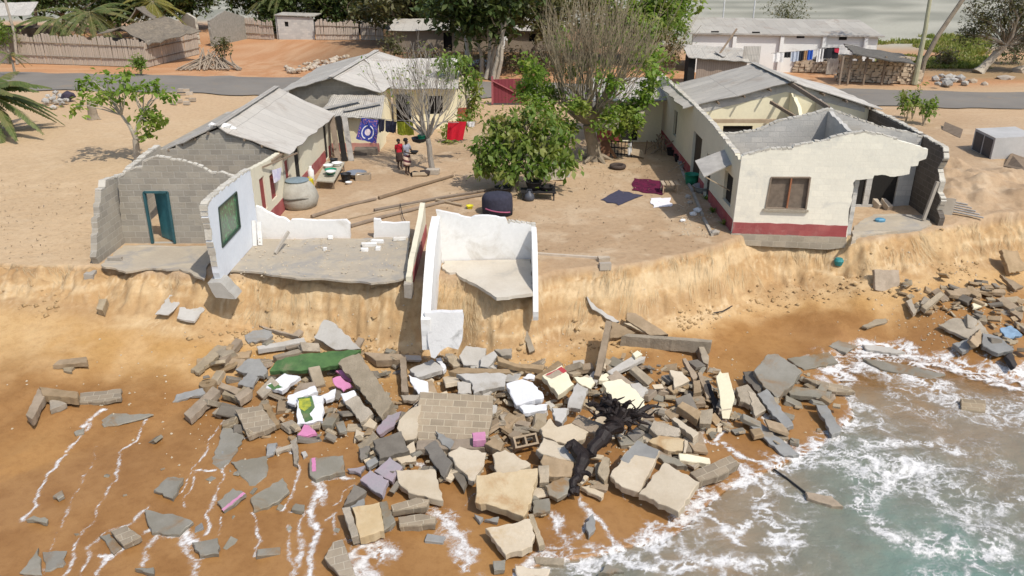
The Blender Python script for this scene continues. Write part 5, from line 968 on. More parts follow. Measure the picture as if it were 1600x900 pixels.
MB().box((c.x, 78.3, 1.1), (6.5, 2.6, 2.2)).build('wall', M('dark_timber', (.10, .08, .06), (.06, .05, .04)), t); MB().bar((c.x + 2.2, 76.2, 0), (c.x + 2.2, 76.2, 2.2), .12, .12).build('post', WOOD, t)
b_ = G(27, 100); tag(MB().tube([b_, at_y(22, 50, b_.y), at_y(8, 0, b_.y), at_y(0, -30, b_.y)], [.12, .11, .10, .09], 8).build('leaning_pole', BARKP, loc=b_), 'pale wooden pole leaning left at the end of the slat fence', 'pole')
t = thing('low_wall', 'low whitewashed wall at the far left end of the slat fence', 'wall', gxy(0, 97) + (0,)); wall('wall', gxy(-80, 97), gxy(27, 98), [(0, -.1), (5.5, -.1), (5.5, 1.4), (0, 1.4)], [], .2, M('whitewash', (.62, .56, .46), (.52, .46, .37)), t, sz=True)
t = thing('mud_hut', 'roofless pebbled grey mud hut with a pointed wall behind the firewood heap', 'hut', gxy(332, 72) + (0,)); a, b_, c = gxy(288, 66), gxy(333, 72), gxy(386, 60)
wall('wall', a, b_, [(0, -.1), (2.6, -.1), (2.6, 2.45), (1.2, 2.9), (0, 2.3)], [], .25, M('grey_mud', (.46, .42, .34), (.37, .33, .26), scale=1), t, sz=True, jag=.04); Lr = math.hypot(c[0] - b_[0], c[1] - b_[1])
wall('wall', b_, c, [(0, -.1), (Lr, -.1), (Lr, 2.2), (Lr * .45, 3.1), (0, 2.4)], [], .25, LATT, t, sz=True, jag=.04)
t = thing('block_hut', 'small square block hut with flat roof and one tiny window', 'hut', gxy(436, 61) + (0,)); a, b_ = gxy(436, 61), gxy(492, 61); w_ = b_[0] - a[0]
wall('wall', a, b_, [(0, -.1), (w_, -.1), (w_, 2.15), (0, 2.3)], [[(.75, 1.25), (1.15, 1.25), (1.15, 1.75), (.75, 1.75)]], .2, BLKP, t, sz=True, jag=0); MB().box((a[0] + .95, a[1] + .2, 1.5), (.5, .05, .6)).build('window', DARKW, t)
wall('side_wall', a, (a[0] - .3, a[1] + 3), [(.2, -.1), (3, -.1), (3, 2.2), (.2, 2.3)], [], .2, BLKP, t, sz=True, jag=0); MB().box((a[0] + w_ / 2, a[1] + 1.5, 2.36), (w_ + .4, 3.4, .09), Matrix.Rotation(.03, 3, 'Y')).build('roof', TIN, t)
t = thing('mud_walled_house', 'long brown mud-walled house in the shade behind the roadside trees', 'house', (-4, 80, 0)); wall('wall', (-11, 78), (4.5, 78), [(0, -.1), (15.5, -.1), (15.5, 1.9), (0, 1.9)], [[(12.6, .9), (13.2, .9), (13.2, 1.6), (12.6, 1.6)], [(4.6, .05), (5.4, .05), (5.4, 1.7), (4.6, 1.7)]], .25, MUD, t, sz=True, jag=.02)
roof_sheet('roof', [(-11.4, 77.5, 1.95), (-11.2, 80, 2.8), (4.8, 80, 2.8), (5, 77.5, 1.95)], TIN, t); MB().box((1.9, 78.35, 1.25), (.7, .05, .8)).build('window', DARKW, t); MB().box((-6, 78.35, .85), (.9, .05, 1.8)).build('door', DARKW, t)
p = at_y(785, 72, 77); mb = MB().quad((p.x - .28, 77.4, 1.55), (p.x + .28, 77.4, 1.55), (p.x + .2, 77.4, .35), (p.x - .2, 77.4, .35), .04); mb.box((p.x - .34, 77.42, 1.3), (.16, .05, .45), Matrix.Rotation(.4, 3, 'Y')); mb.box((p.x + .34, 77.42, 1.3), (.16, .05, .45), Matrix.Rotation(-.4, 3, 'Y')); tag(mb.build('white_garment', m_plain('white_cloth', (.78, .77, .75), .9, .9)), 'white garment hanging in front of the brown mud wall', 'garment')
p = G(752, 105); tag(MB().lathe(p, [(.0, 0), (.75, 0), (.8, .25), (.5, .55), (.05, .7)], 12, 1.2, .8, .08).build('covered_heap', m_plain('pale_tarp', (.55, .58, .60), .6), smooth=True, loc=p), 'pale tarpaulin-covered heap beside the roadside tree stems', 'heap')
# firewood heap and stone heaps
c = G(328, 108); fs = m_plain('firewood_bark', (.36, .29, .215), .9, .6, 10)
for k in range(70):
    a = R.uniform(-1.0, 1.0); x = c.x + a * 2.2 + R.uniform(-.3, .3); top = Vector((c.x + a * .9 + R.uniform(-.7, .7), c.y + R.uniform(.2, 1.5), R.uniform(.5, 1.5) * (1 - .45 * abs(a)))); bt = Vector((x + a * .5, c.y + R.uniform(-.9, .4), .03)); e = top + (top - bt) * R.uniform(.05, .3)
    if k % 7 == 0: bt = Vector((c.x + R.uniform(-2.3, 2.3), c.y - R.uniform(.2, .8), .06)); e = bt + Vector((R.uniform(-1.2, 1.2), R.uniform(-.3, .5), .12))
    tag(MB().tube(curve(bt, e, .05, 4), [.055, .06, .05, .045, .03], 5).build('firewood_stick', fs), 'grey stick in the firewood heap by the roadside', 'stick', 'sticks of the firewood heap')
def stone(p, s, mat, flat=.7):
    bm = bmesh.new(); bmesh.ops.create_icosphere(bm, subdivisions=1, radius=s)
    for v in bm.verts: v.co = Vector((v.co.x * R.uniform(.7, 1.25), v.co.y * R.uniform(.7, 1.25), v.co.z * flat * R.uniform(.7, 1.2)))
    m = Matrix.Rotation(R.uniform(0, 6.3), 3, 'Z'); mb = MB().add([Vector(p) + m @ v.co for v in bm.verts], [[v.index for v in f.verts] for f in bm.faces]); bm.free(); return mb.build('stone', mat, loc=p)
STP = M('pale_stone', (.50, .42, .32), (.40, .33, .25), scale=3, jitter=.3); STG = M('grey_stone', (.44, .42, .38), (.34, .32, .28), scale=3, jitter=.3)
for k in range(64):
    f = R.random(); p = G(448 + f * 96 + R.gauss(0, 5), 113 - f * 20 + R.gauss(0, 3)); p.z = R.uniform(.0, .28); tag(stone(p, R.uniform(.16, .32), STP), 'pale stone in the long heap beyond the road', 'stone', 'stones of the heap beyond the road')
for k in range(18):
    p = G(1478 + R.gauss(0, 13), 129 + R.gauss(0, 3.5)); p.z = R.uniform(.05, .45); tag(stone(p, R.uniform(.2, .42), STG), 'pale rubble lump in the heap right of the tall trunks', 'stone', 'lumps of the roadside heap at right')
for k, (x, y, s_, lab) in enumerate(((1570, 122, .7, 'flat white slab lying on the right-hand roadside'), (1598, 112, .9, 'white boulder at the right edge behind the road'), (1520, 128, .4, 'small white stone on the weedy roadside at right'), (1538, 132, .3, 'smallest white stone on the weedy roadside at right'), (1500, 126, .45, 'brown stone lump between the grey heap and the white stones'))): tag(stone(G(x, y), s_, STP, .4 if k == 0 else .7), lab, 'stone')
# ------------------------------------------------------------------ right: white building, sheds, stone walls, laundry
a, b_ = gxy(1078, 112), gxy(1362, 112); WY_ = a[1]; x0, x1 = a[0], b_[0]; WBL = M('whitewashed_wall', (.80, .805, .77), (.73, .735, .70), scale=.5, bump=.15, stain=(.42, .38, .33), st=(.60, .8), jitter=0)
t = thing('white_building', 'long low whitewashed building with tin roof beyond the right house', 'building', (x0, WY_, 0)); wall('wall', (x0, WY_), (x1, WY_), [(0, -.1), (x1 - x0, -.1), (x1 - x0, 2.75), (0, 3.0)], [], .25, WBL, t, sz=True, jag=0)
wall('end_wall', (x1 - .01, WY_ + .26), (x1 - .01, WY_ + 5), [(0, -.1), (4.6, -.1), (4.6, 3.3), (0, 2.75)], [], .2, WBL, t, sz=True, jag=0)
roof_sheet('roof', [(x0 - .3, WY_ - .3, 3.0), (x0 - .3, WY_ + 5.0, 3.75), (x1 + .4, WY_ + 5.0, 3.5), (x1 + .4, WY_ - .3, 2.76)], TIN, t, .06)
MB().bar((x0 - .3, WY_ - .33, 2.95), (x1 + .4, WY_ - .33, 2.71), .04, .12, (0, 0, 1)).build('fascia', GREYP, t)
for px in (1147, 1221, 1287, 1352): x = at_y(px, 60, WY_).x; MB().box((x, WY_ - .14, 1.35), (.28, .26, 2.75)).build('pillar', WBL, t)
for px, py in ((1117, 51), (1181, 52), (1251, 57), (1317, 60)): p = at_y(px, py, WY_ - .02); MB().box(p, (.6, .06, .24)).build('vent', DARKW, t)
for px in (1135, 1183): p = at_y(px, 20, WY_ + 6); tag(MB().tube([(p.x, WY_ + 7, 0), (p.x, WY_ + 7, 4.9)], .06, 6).build('white_post', m_plain('white_post_paint', (.7, .7, .68)), loc=(p.x, WY_ + 7, 0)), ('left' if px < 1150 else 'right') + '-hand thin white post behind the long building', 'post', 'posts behind the long building')
Dd = 58.5; t = thing('plank_shed', 'brown plank shed with a patched roof before the white building', 'shed', (at_y(1090, 110, Dd).x, Dd, 0)); p, q = at_y(1088, 110, Dd), at_y(1166, 110, Dd)
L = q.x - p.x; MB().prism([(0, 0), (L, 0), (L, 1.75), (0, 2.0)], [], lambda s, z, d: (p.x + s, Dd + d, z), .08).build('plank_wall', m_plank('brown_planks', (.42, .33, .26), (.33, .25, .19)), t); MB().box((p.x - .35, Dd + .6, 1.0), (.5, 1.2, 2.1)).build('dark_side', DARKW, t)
rf = roof_sheet('roof', [(p.x - .7, Dd - .4, 2.05), (p.x - .6, Dd + 2.4, 2.65), (q.x + .2, Dd + 2.4, 2.35), (q.x + .1, Dd - .4, 1.78)], TIN, t, .05); MB().bar((p.x + 1.6, Dd + .5, 2.1), (p.x + 3.2, Dd + 2.4, 3.7), .1, .1).build('pole', WOOD, t); MB().bar((p.x + 1.5, Dd + .9, 2.3), (p.x + 1.9, Dd + .1, 2.05), .3, .05).build('loose_plank', GREYP, rf)
MB().box((q.x + .3, Dd + .2, 2.15), (1.2, .06, 1.2)).build('tin_patch', TINP, t)
t = thing('shelter', 'open shelter with sagging dark shingle roof behind the stone wall', 'shelter', (at_y(1370, 110, 60).x, 60, 0))
roof_sheet('roof', [at_y(1430, 99, 58.2), at_y(1336, 84, 58.6), at_y(1318, 69, 61.5), at_y(1410, 82, 61.5)], M('dark_shingle', (.15, .14, .125), (.10, .095, .085), scale=5, bump=.9), t, .08, 5, .07)
for px in (1318, 1331, 1356, 1385): p = at_y(px, 88, 59.2); MB().bar((p.x, 59.2, 0), (p.x, 59.2, max(1.5, p.z)), .13, .13).build('post', WOOD, t)
def block_wall(label, A, B, h, ht, n):
    t = thing('dry_stone_wall', label, 'wall', (A[0], A[1], 0), 'stacked stone walls'); A = Vector((A[0], A[1], 0)); B = Vector((B[0], B[1], 0)); u = (B - A).normalized(); L = (B - A).length; mb = MB(); z = 0
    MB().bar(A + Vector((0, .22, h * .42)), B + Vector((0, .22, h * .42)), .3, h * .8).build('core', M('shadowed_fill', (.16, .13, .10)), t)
    while z < h:
        x = R.uniform(-.2, 0); rh = R.uniform(.15, .26)
        while x < L:
            w = R.uniform(.25, .55)
            if z < h - .35 or R.random() < .6: mb.box(A + u * (x + w / 2) + Vector((0, R.uniform(-.06, .06), z + rh / 2)), (w * .93, .42, rh * .92), Matrix.Rotation(R.uniform(-.09, .09), 3, 'Y'), .03)
            x += w
        z += rh
    mb.build('stones', STP, t); return t
block_wall('long rough stone wall beside the road, left of the tall trunks', gxy(1308, 126), gxy(1428, 131), 1.75, 0, 0); block_wall('short far stone wall in front of the laundry', gxy(1240, 112), gxy(1290, 113), 1.15, 0, 0)
t = thing('tin_gate', 'grey corrugated sheet standing between the two stone walls', 'tin sheet', gxy(1290, 116) + (0,)); a, b_ = gxy(1290, 116), gxy(1310, 117)
MB().prism([(0, 0), (b_[0] - a[0], 0), (b_[0] - a[0], 1.3), (0, 1.25)], [], lambda s, z, d: (a[0] + s, a[1] + d, z), .04).build('sheet', TIN, t)
Dl = 60.5; l0, l1 = at_y(1205, 83, Dl), at_y(1345, 68, Dl); tag(MB().tube([l0, l0.lerp(l1, .5) - Vector((0, 0, .1)), l1], .02, 5).build('washing_line', m_plain('rope', (.35, .33, .3)), loc=l0), 'washing line before the white building', 'rope')
for lab, x, w, h, c in (('white shirt at the left end of the far washing line', 1217, 15, 13, (.78, .77, .74)), ('black cloth next to the white shirt on the far line', 1231, 9, 8, (.02, .02, .02)), ('pale blue cloth on the far line', 1243, 11, 14, (.45, .5, .58)), ('black trousers on the far line beside a tan cloth', 1252, 8, 14, (.02, .022, .03)), ('tan cloth on the far line between black and blue', 1259, 6, 14, (.42, .25, .12)), ('bright blue cloth on the far line', 1266, 9, 14, (.03, .11, .48)), ('white towel in the middle of the far line', 1283, 9, 18, (.75, .74, .72)), ('long black cloth with a red patch on the far line', 1298, 24, 15, (.02, .02, .025))):
    f = (x - 1205) / 140; p = l0.lerp(l1, f) - Vector((0, 0, .06 * math.sin(f * math.pi) + .01)); k = 1 / 19.5; w *= k; h *= k
    t_ = MB(); n = 6
    for i in range(n): 
        t_.quad(p + Vector((-w / 2 + w * i / n, .05 * math.sin(i * 2), 0)), p + Vector((-w / 2 + w * (i + 1) / n, .05 * math.sin(i * 2 + 2), 0)), p + Vector((-w / 2 + w * (i + 1) / n, .05 * math.sin(i * 2 + 2) - .03, -h * R.uniform(.9, 1.05))), p + Vector((-w / 2 + w * i / n, .05 * math.sin(i * 2) - .03, -h)), .01)
    o = tag(t_.build('laundry_cloth', m_plain('cloth_%d' % x, c, .9)), lab, 'laundry', 'laundry on the far line')
    if x == 1298: MB().quad(p + Vector((w * .22, -.09, -.05)), p + Vector((w * .5, -.09, -.05)), p + Vector((w * .5, -.09, -.38)), p + Vector((w * .25, -.09, -.3)), .012).build('red_patch', m_plain('red_cloth_small', (.5, .03, .06), .9), o)
# utility pole, red gate, concrete box by the sand heaps
b_ = G(731, 113); t = thing('utility_pole', 'tall white-grey utility pole standing across the road', 'utility pole', tuple(b_)); MB().tube([b_, at_y(729, 60, b_.y), at_y(724, 0, b_.y), at_y(718, -60, b_.y)], [.19, .18, .16, .14], 10).build('shaft', M('pale_pole', (.52, .51, .46), (.44, .43, .38), scale=1, jitter=0), t); p = at_y(718, -55, b_.y); MB().bar(p + Vector((-.8, -.2, 0)), p + Vector((.8, -.2, 0)), .1, .1).build('crossarm', WOOD, t)
for z in (-.7, .7): MB().lathe(p + Vector((z, -.2, .05)), [(.04, 0), (.06, .05), (.04, .12)], 8).build('insulator', m_plain('porcelain', (.4, .3, .25), .3), t)
a, b_ = gxy(771, 163), gxy(824, 161); t = thing('red_gate', 'faded red plank gate with a diagonal brace by the road', 'gate', a + (0,)); L = b_[0] - a[0]
MB().prism([(0, .08), (L, .08), (L, 1.62), (0, 1.55)], [], lambda s, z, d: (a[0] + s, a[1] + d, z), .05).build('planks', m_plank('red_planks', (.22, .045, .06), (.28, .07, .08), .22, 9, (.08, .02, .02)), t); pm = m_plain('pale_red', (.36, .11, .12))
MB().bar((a[0], a[1] - .06, 1.45), (a[0] + L, a[1] - .06, .35), .05, .12, (0, 1, 0)).build('brace', pm, t); MB().bar((a[0] - .06, a[1], 0), (a[0] - .06, a[1], 1.75), .12, .12).build('post', pm, t); MB().bar((a[0] + L + .07, a[1], 0), (a[0] + L + .07, a[1], 1.7), .12, .12).build('post', pm, t)
t = thing('concrete_box', 'grey concrete box with two panelled doors among the sand heaps', 'concrete box', tuple(T(1548, 249))); c = T(1548, 249); u = Vector((.82, .57, 0)); v = Vector((-.57, .82, 0)) ; e1 = T(1517, 233); e2 = T(1612, 246)
c.z -= .1; q1 = Vector((e1.x, e1.y, c.z)); q2 = Vector((e2.x, e2.y, c.z)); hz = Vector((0, 0, 1.12)); far_ = q1 + q2 - c; mb = MB(); V = [c, q2, far_, q1]; mb.add(V + [p + hz for p in V], [(0, 1, 5, 4), (1, 2, 6, 5), (2, 3, 7, 6), (3, 0, 4, 7), (4, 5, 6, 7), (3, 2, 1, 0)]); mb.fix = True; mb.build('body', M('box_cement', (.47, .46, .44), (.39, .38, .36), scale=1), t)
w_ = (q1 - c); nrm = Vector((-w_.y, w_.x, 0)).normalized(); nrm = nrm if nrm.dot(CV - c) > 0 and nrm.y < .9 else -nrm
for f0, f1 in ((.08, .46), (.54, .92)):
    o = nrm * .03; MB().quad(c + w_ * f1 + o + Vector((0, 0, .12)), c + w_ * f0 + o + Vector((0, 0, .12)), c + w_ * f0 + o + Vector((0, 0, 1.0)), c + w_ * f1 + o + Vector((0, 0, 1.0)), .05).build('door', m_plain('dark_weathered_door', (.085, .075, .07), .8), t)
# ------------------------------------------------------------------ things in the yard
METAL = m_plain('bright_basin', (.62, .62, .60), .3, .85, 4, metal=.8); GRN = m_plain('green_plastic', (.02, .24, .13), .4); ENAM = m_plain('white_enamel', (.78, .78, .76), .35); BLKP_ = m_plain('black_plastic', (.015, .015, .017), .5)
NAVY = m_plain('navy_cloth', (.028, .030, .055), .95, .7); YEL = m_plain('yellow_plastic', (.70, .62, .03), .4); GREYB = m_plain('grey_basin', (.30, .31, .30), .6)
def gz_(x, y): p = T(x, y); return p
def vessel(nm, lab, cat, p, r0, r1, h, mat, rim=.02, group=None, sx=1):
    mb = MB().lathe(p, [(r0, 0), (r0 * .4 + r1 * .6, h * .5), (r1, h), (r1 + rim, h), (r1 + rim, h + .015), (r1 - .01, h + .01), (r0 * .8, .03)], 20, sx, 1); return tag(mb.build(nm, mat, loc=p, smooth=True), lab, cat, group)
# low table with washing-up
tq = [G(494, 282, .36), G(521, 284, .36), G(539, 253, .36), G(510, 252, .36)]; c = sum(tq, Vector()) / 4; t = thing('low_table', 'low pale wooden table with basins on it beside the yard wall', 'table', (c.x, c.y, 0)); MB().quad(tq[0], tq[1], tq[2], tq[3], .05).build('tabletop', m_plain('table_wood', (.45, .41, .32), .8), t)
for q in tq: k = q.lerp(c, .12); MB().bar((k.x, k.y, -.02), (k.x, k.y, .32), .06, .06, (0, 1, 0)).build('leg', WOOD, t)
vessel('basin', 'green plastic basin on the low table', 'basin', G(517, 272, .375), .16, .25, .2, GRN); vessel('basin', 'white enamel bowl on the back corner of the low table', 'bowl', G(527, 259, .375), .14, .22, .14, ENAM); vessel('basin', 'white dish standing left of the white bowl on the low table', 'bowl', G(513, 262, .375), .15, .21, .12, ENAM); vessel('basin', 'white plates heaped in the green basin', 'plate', G(517, 270, .54), .1, .2, .07, ENAM); vessel('cooking_pot', 'dark pot at the back of the low table', 'pot', G(522, 254, .375), .16, .17, .16, BLKP_)
for k, (x, y) in enumerate(((481, 262), (486, 268))): tag(MB().bar(G(x, y, .05), G(x + 22, y - 32, .5), .07, .03).build('wooden_lath', WOOD), ('upper' if k == 0 else 'lower') + ' dark lath propped along the yard wall by the low table', 'lath')
p = T(487, 284); tag(MB().lathe(p, [(.11, 0), (.14, .1), (.14, .5), (.06, .62), (.06, .7)], 12).build('white_jug', ENAM, loc=p, smooth=True), 'tall white jug standing left of the low table', 'jug')
p = T(485, 291); t = thing('jerrycan', 'bright yellow jerrycan on the sand left of the low table', 'jerrycan', tuple(p)); MB().box(p + Vector((0, 0, .16)), (.26, .18, .32), None, .012).build('body', YEL, t); MB().tube([p + Vector((-.08, 0, .32)), p + Vector((-.06, 0, .4)), p + Vector((.06, 0, .4)), p + Vector((.08, 0, .32))], .018, 6).build('handle', YEL, t)
vessel('bucket', 'black plastic bucket on the sand right of the low table', 'bucket', T(541, 284), .17, .22, .36, BLKP_); vessel('bowl', 'small white bowl in front of the black bucket', 'bowl', T(545, 288), .08, .13, .1, ENAM); vessel('basin', 'wide shiny metal basin on the sand', 'basin', T(557, 277), .24, .45, .22, METAL)
p = T(568, 281); t = thing('wooden_crate', 'small open wooden crate beside the shiny basin', 'crate', tuple(p)); 
for dx, dy, sx, sy in ((0, -.2, .62, .04), (0, .2, .62, .04), (-.3, 0, .04, .38), (.3, 0, .04, .38)): MB().box(p + Vector((dx, dy, .14)), (sx, sy, .26)).build('side', WOODP, t)
MB().box(p + Vector((0, 0, .03)), (.58, .38, .03)).build('bottom', WOOD, t)
# the big cement jar with a patched top
p = T(463, 329); p.y += .55; p.z -= .02; t = thing('cement_jar', 'big squat weathered cement water jar by the red-based wall', 'water jar', tuple(p)); CJ = M('jar_cement', (.44, .42, .36), (.33, .31, .26), scale=2.4, bump=.5, stain=(.24, .21, .16), jitter=0)
MB().lathe(p, [(.58, 0), (.70, .14), (.76, .36), (.74, .56), (.66, .76), (.54, .94), (.44, 1.04)], 22, 1.0, .95, .02).build('body', CJ, t, smooth=True); MB().lathe(p + Vector((0, 0, 1.05)), [(.44, 0), (.46, .04), (.02, .10)], 14).build('lid', m_plain('blue_grey_lid', (.21, .27, .30), .6), t)
MB().tube([p + Vector((.75 * math.sin(a), -.72 * math.cos(a), .50 + .02 * math.sin(a * 5))) for a in np.linspace(-.7, .75, 9)], [.01, .03, .04, .035, .03, .035, .03, .02, .01], 5).build('crack', M('jar_shadow', (.12, .11, .09)), t)
# garment hung on the shutter, fence poles lying across the yard
g = [at_x(425, 266, -8.7), at_x(438, 262, -8.62), at_x(436, 280, -8.62), at_x(428, 286, -8.66)]; tag(MB().quad(*g, th=.05).build('hung_cloth', M('lilac_cloth', (.52, .50, .66), (.70, .69, .74), scale=6, jitter=0)), 'lilac and white cloth hung on the red shutter', 'cloth')
for lab, pts, r in (('long dark pole lying from the low white wall towards the yard', [(487, 341), (540, 324), (588, 313)], .07), ('brown squared pole lying in line beyond the long dark one', [(592, 312), (650, 294), (708, 277)], .075), ('long pole ending beneath the bushy tree', [(585, 331), (690, 311), (800, 293)], .07), ('dark pole passing behind the stub wall', [(548, 356), (600, 341), (700, 316), (792, 300)], .07), ('thin pale stick between the long poles', [(540, 344), (600, 330), (660, 318)], .035), ('short pale post lying right of the stub wall', [(682, 315), (722, 323)], .07)):
    q = [T(x, y) for x, y in pts]; q = [Vector((a.x, a.y, a.z + r)) for a in q]; tag(MB().tube(q, [r * (1 - .25 * i / (len(q) - 1)) for i in range(len(q))], 6).build('pole', WOODP if 'pale' in lab else WOOD), lab, 'pole', 'poles lying in the yard')
# laundry line in the middle: ropes and cloths
YL = 37.4; A = at_y(556, 181, YL); Bv = at_y(668, 190, 36.2); C_ = at_y(745, 190, 38.5)
tag(MB().tube([A, A.lerp(Bv, .5) - Vector((0, 0, .06)), Bv, Bv.lerp(C_, .5) - Vector((0, 0, .05)), C_], .014, 5).build('washing_line', MATS['rope'], loc=A), 'washing line through the frangipani tree', 'rope')
def cloth(nm, lab, px, y, mat, n=9, fold=.05, cat='laundry', group='laundry in the yard'):
    a, b, c, d = [at_y(x, yy, y) for x, yy in px]; vs = []; fs = []; uv = []; m = 6
    for j in range(m + 1):
        for i in range(n + 1):
            u, v = i / n, j / m; p = (a.lerp(b, u)).lerp(d.lerp(c, u), v); p = p + Vector((0, fold * math.sin(u * 14 + v) * (.3 + v) + R.uniform(-.01, .01), R.uniform(-.02, .02) * v)); vs.append(p); uv.append((u, v))
    k = len(vs); vs += [p + Vector((0, .012, 0)) for p in vs]; us = []
    for j in range(m):
        for i in range(n):
            q = (j * (n + 1) + i, j * (n + 1) + i + 1, (j + 1) * (n + 1) + i + 1, (j + 1) * (n + 1) + i); fs += [q, tuple(z + k for z in q[::-1])]; us += [[uv[z] for z in q], [uv[z] for z in q[::-1]]]
    return tag(MB().add(vs, fs, us).build(nm, mat, smooth=True), lab, cat, group)
pm = NT('blue_patterned_cloth'); uv = pm.n('UVMap'); sx = pm.n('SeparateXYZ'); pm.l(uv.outputs[0], sx.inputs[0])
dx = pm.math('SUBTRACT', sx.outputs[0], .5); dy = pm.math('SUBTRACT', sx.outputs[1], .60); rr = pm.math('SQRT', pm.math('ADD', pm.math('MULTIPLY', dx, dx), pm.math('MULTIPLY', dy, dy)))
vz = pm.n('TexVoronoi'); vz.inputs['Scale'].default_value = 13; pm.l(uv.outputs[0], vz.inputs['Vector']); base = pm.mix(pm.ramp(vz.outputs[0], .25, .42), (.50, .20, .22), (.045, .055, .30))
base = pm.mix(pm.math('LESS_THAN', rr, .40), base, (.035, .055, .30)); ring = pm.math('MULTIPLY', pm.math('GREATER_THAN', rr, .27), pm.math('LESS_THAN', rr, .32)); base = pm.mix(pm.math('MULTIPLY', ring, pm.math('GREATER_THAN', pm.math('ABSOLUTE', dx), .07)), base, (.75, .74, .78)); base = pm.mix(pm.math('LESS_THAN', rr, .15), base, (.72, .62, .66))
pm.l(base, pm.p.inputs['Base Color']); pm.p.inputs['Roughness'].default_value = .9
cloth('laundry_cloth', 'blue patterned cloth with a pale ring on the line', [(565, 184), (592, 188), (588, 224), (556, 217)], 37.4, pm.m, fold=.03)
cloth('laundry_cloth', 'small navy garment next to the blue patterned cloth', [(591, 186), (601, 187), (600, 205), (592, 207)], 37.3, NAVY); cloth('laundry_cloth', 'wide navy trousers on the line', [(602, 188), (620, 190), (618, 208), (602, 206)], 37.2, NAVY)
cloth('laundry_cloth', 'yellow-green cloth on the line by the frangipani', [(620, 190), (645, 191), (647, 212), (621, 210)], 37.0, M('lime_cloth', (.36, .38, .03), (.20, .24, .03), scale=7, jitter=0)); cloth('laundry_cloth', 'bright red cloth on the line', [(700, 190), (729, 190), (723, 219), (698, 218)], 37.6, m_plain('red_cloth', (.52, .008, .025), .9, .9), fold=.06); cloth('laundry_cloth', 'white cloth right of the red cloth', [(730, 190), (742, 191), (741, 199), (731, 198)], 38.0, m_plain('white_cloth2', (.7, .69, .67), .9))
# trough, pots, small things
p = T(568, 243); t = thing('wooden_trough', 'long dark wooden trough in front of the lean-to', 'trough', tuple(p)); MB().box(p + Vector((.1, .2, .16)), (1.1, .42, .32), Matrix.Rotation(.05, 3, 'Z'), .03).build('body', m_plain('trough_wood', (.17, .14, .11), .8), t); MB().bar(p + Vector((-.8, .1, .3)), p + Vector((-.4, .2, .12)), .14, .05).build('end_board', WOOD, t)
vessel('basin', 'red and white bowl behind the dark trough', 'bowl', T(572, 233), .12, .2, .16, m_plain('red_bowl', (.5, .12, .09), .4))
p = at_y(659, 222, T(676, 266).y - .1); vessel('bucket', 'green bucket hanging in the fork of the frangipani', 'bucket', p, .13, .17, .3, GRN); p = at_y(655, 222, T(676, 266).y - .05); tag(MB().lathe(p, [(.05, -.05), (.3, .05), (.36, .2), (.33, .2), (.05, .02)], 14).build('black_basin', BLKP_, loc=p), 'black basin behind the green bucket in the frangipani', 'basin')
p = T(664, 274); tag(stone(p + Vector((0, 0, .12)), .28, m_plain('dark_bundle', (.05, .035, .03), .9), .6), 'dark bundle lying at the foot of the frangipani', 'bundle'); p = T(648, 274); tag(stone(p + Vector((0, 0, .1)), .22, m_plain('black_bundle', (.02, .018, .018), .9), .6), 'small black bundle left of the brown bundle', 'bundle'); p = T(657, 276); tag(MB().tube([p + Vector((-.35, 0, .08)), p + Vector((.3, .05, .1))], [.12, .1], 8).build('short_log', WOODP, loc=p), 'short pale log between the two bundles', 'log')
p = T(676, 273); tag(MB().box(p + Vector((0, .1, .12)), (.6, .32, .24), Matrix.Rotation(-.15, 3, 'Z'), .02).build('pale_box', m_plain('pale_box_wood', (.46, .40, .32), .8), loc=p), 'pale wooden box at the foot of the frangipani', 'box')
# cloth-draped table behind the white room
p = T(777, 340); p.y += .5; t = thing('draped_table', 'round table draped with dark cloth behind the white room', 'table', tuple(p)); MB().lathe(p, [(.57, .0), (.575, .3), (.57, .62), (.54, .76), (.3, .80), (.02, .80)], 24, 1, .9, .05).build('cloth', m_plain('dark_drape', (.035, .035, .055), .95, .7), t, smooth=True); MB().tube([p + Vector((.61 * math.sin(a), -.56 * math.cos(a), .30 - .09 * (a + .6))) for a in np.linspace(-.8, .9, 12)], .028, 5).build('pink_stripe', m_plain('pink_trim', (.36, .10, .17), .9), t)
for lab, x, y in (('yellow cup on the sand left of the draped table', 734, 326),): vessel('cup', lab, 'cup', T(x, y), .1, .13, .12, YEL)
# soot-black hearth under the bushy tree
p = T(840, 312); t = thing('cooking_stand', 'soot-black iron cooking stand on the right of the bushy tree', 'cooking stand', tuple(p)); IR = m_plain('soot', (.018, .016, .016), .8)
for dx, dy in ((-.6, -.1), (.65, -.1), (-.6, .5), (.65, .5)): MB().bar(p + Vector((dx, dy, 0)), p + Vector((dx, dy, .36)), .05, .05, (0, 1, 0)).build('leg', IR, t)
MB().box(p + Vector((.02, .2, .33)), (1.4, .7, .05)).build('grate', IR, t); MB().bar(p + Vector((.65, .0, .36)), p + Vector((.7, .0, .75)), .04, .04).build('upright', IR, t)
vessel('cooking_pot', 'big black pot on the iron cooking stand', 'pot', p + Vector((-.15, .25, .36)), .22, .34, .34, IR); vessel('cooking_pot', 'black wide pan on the right of the iron cooking stand', 'pot', p + Vector((.38, .2, .36)), .2, .28, .14, IR)
q = T(827, 313); t = thing('kettle', 'dark kettle on the sand in front of the iron stand', 'kettle', tuple(q)); km = m_plain('dark_kettle', (.07, .075, .09), .5); MB().lathe(q, [(.18, 0), (.22, .1), (.18, .26), (.07, .34), (.05, .4)], 14).build('body', km, t, smooth=True); MB().tube([q + Vector((-.12, 0, .3)), q + Vector((-.08, 0, .46)), q + Vector((.08, 0, .46)), q + Vector((.12, 0, .3))], .015, 6).build('handle', km, t)
vessel('black_drum', 'black tub beneath the left side of the bushy tree', 'tub', T(786, 308), .28, .34, .42, BLKP_); 
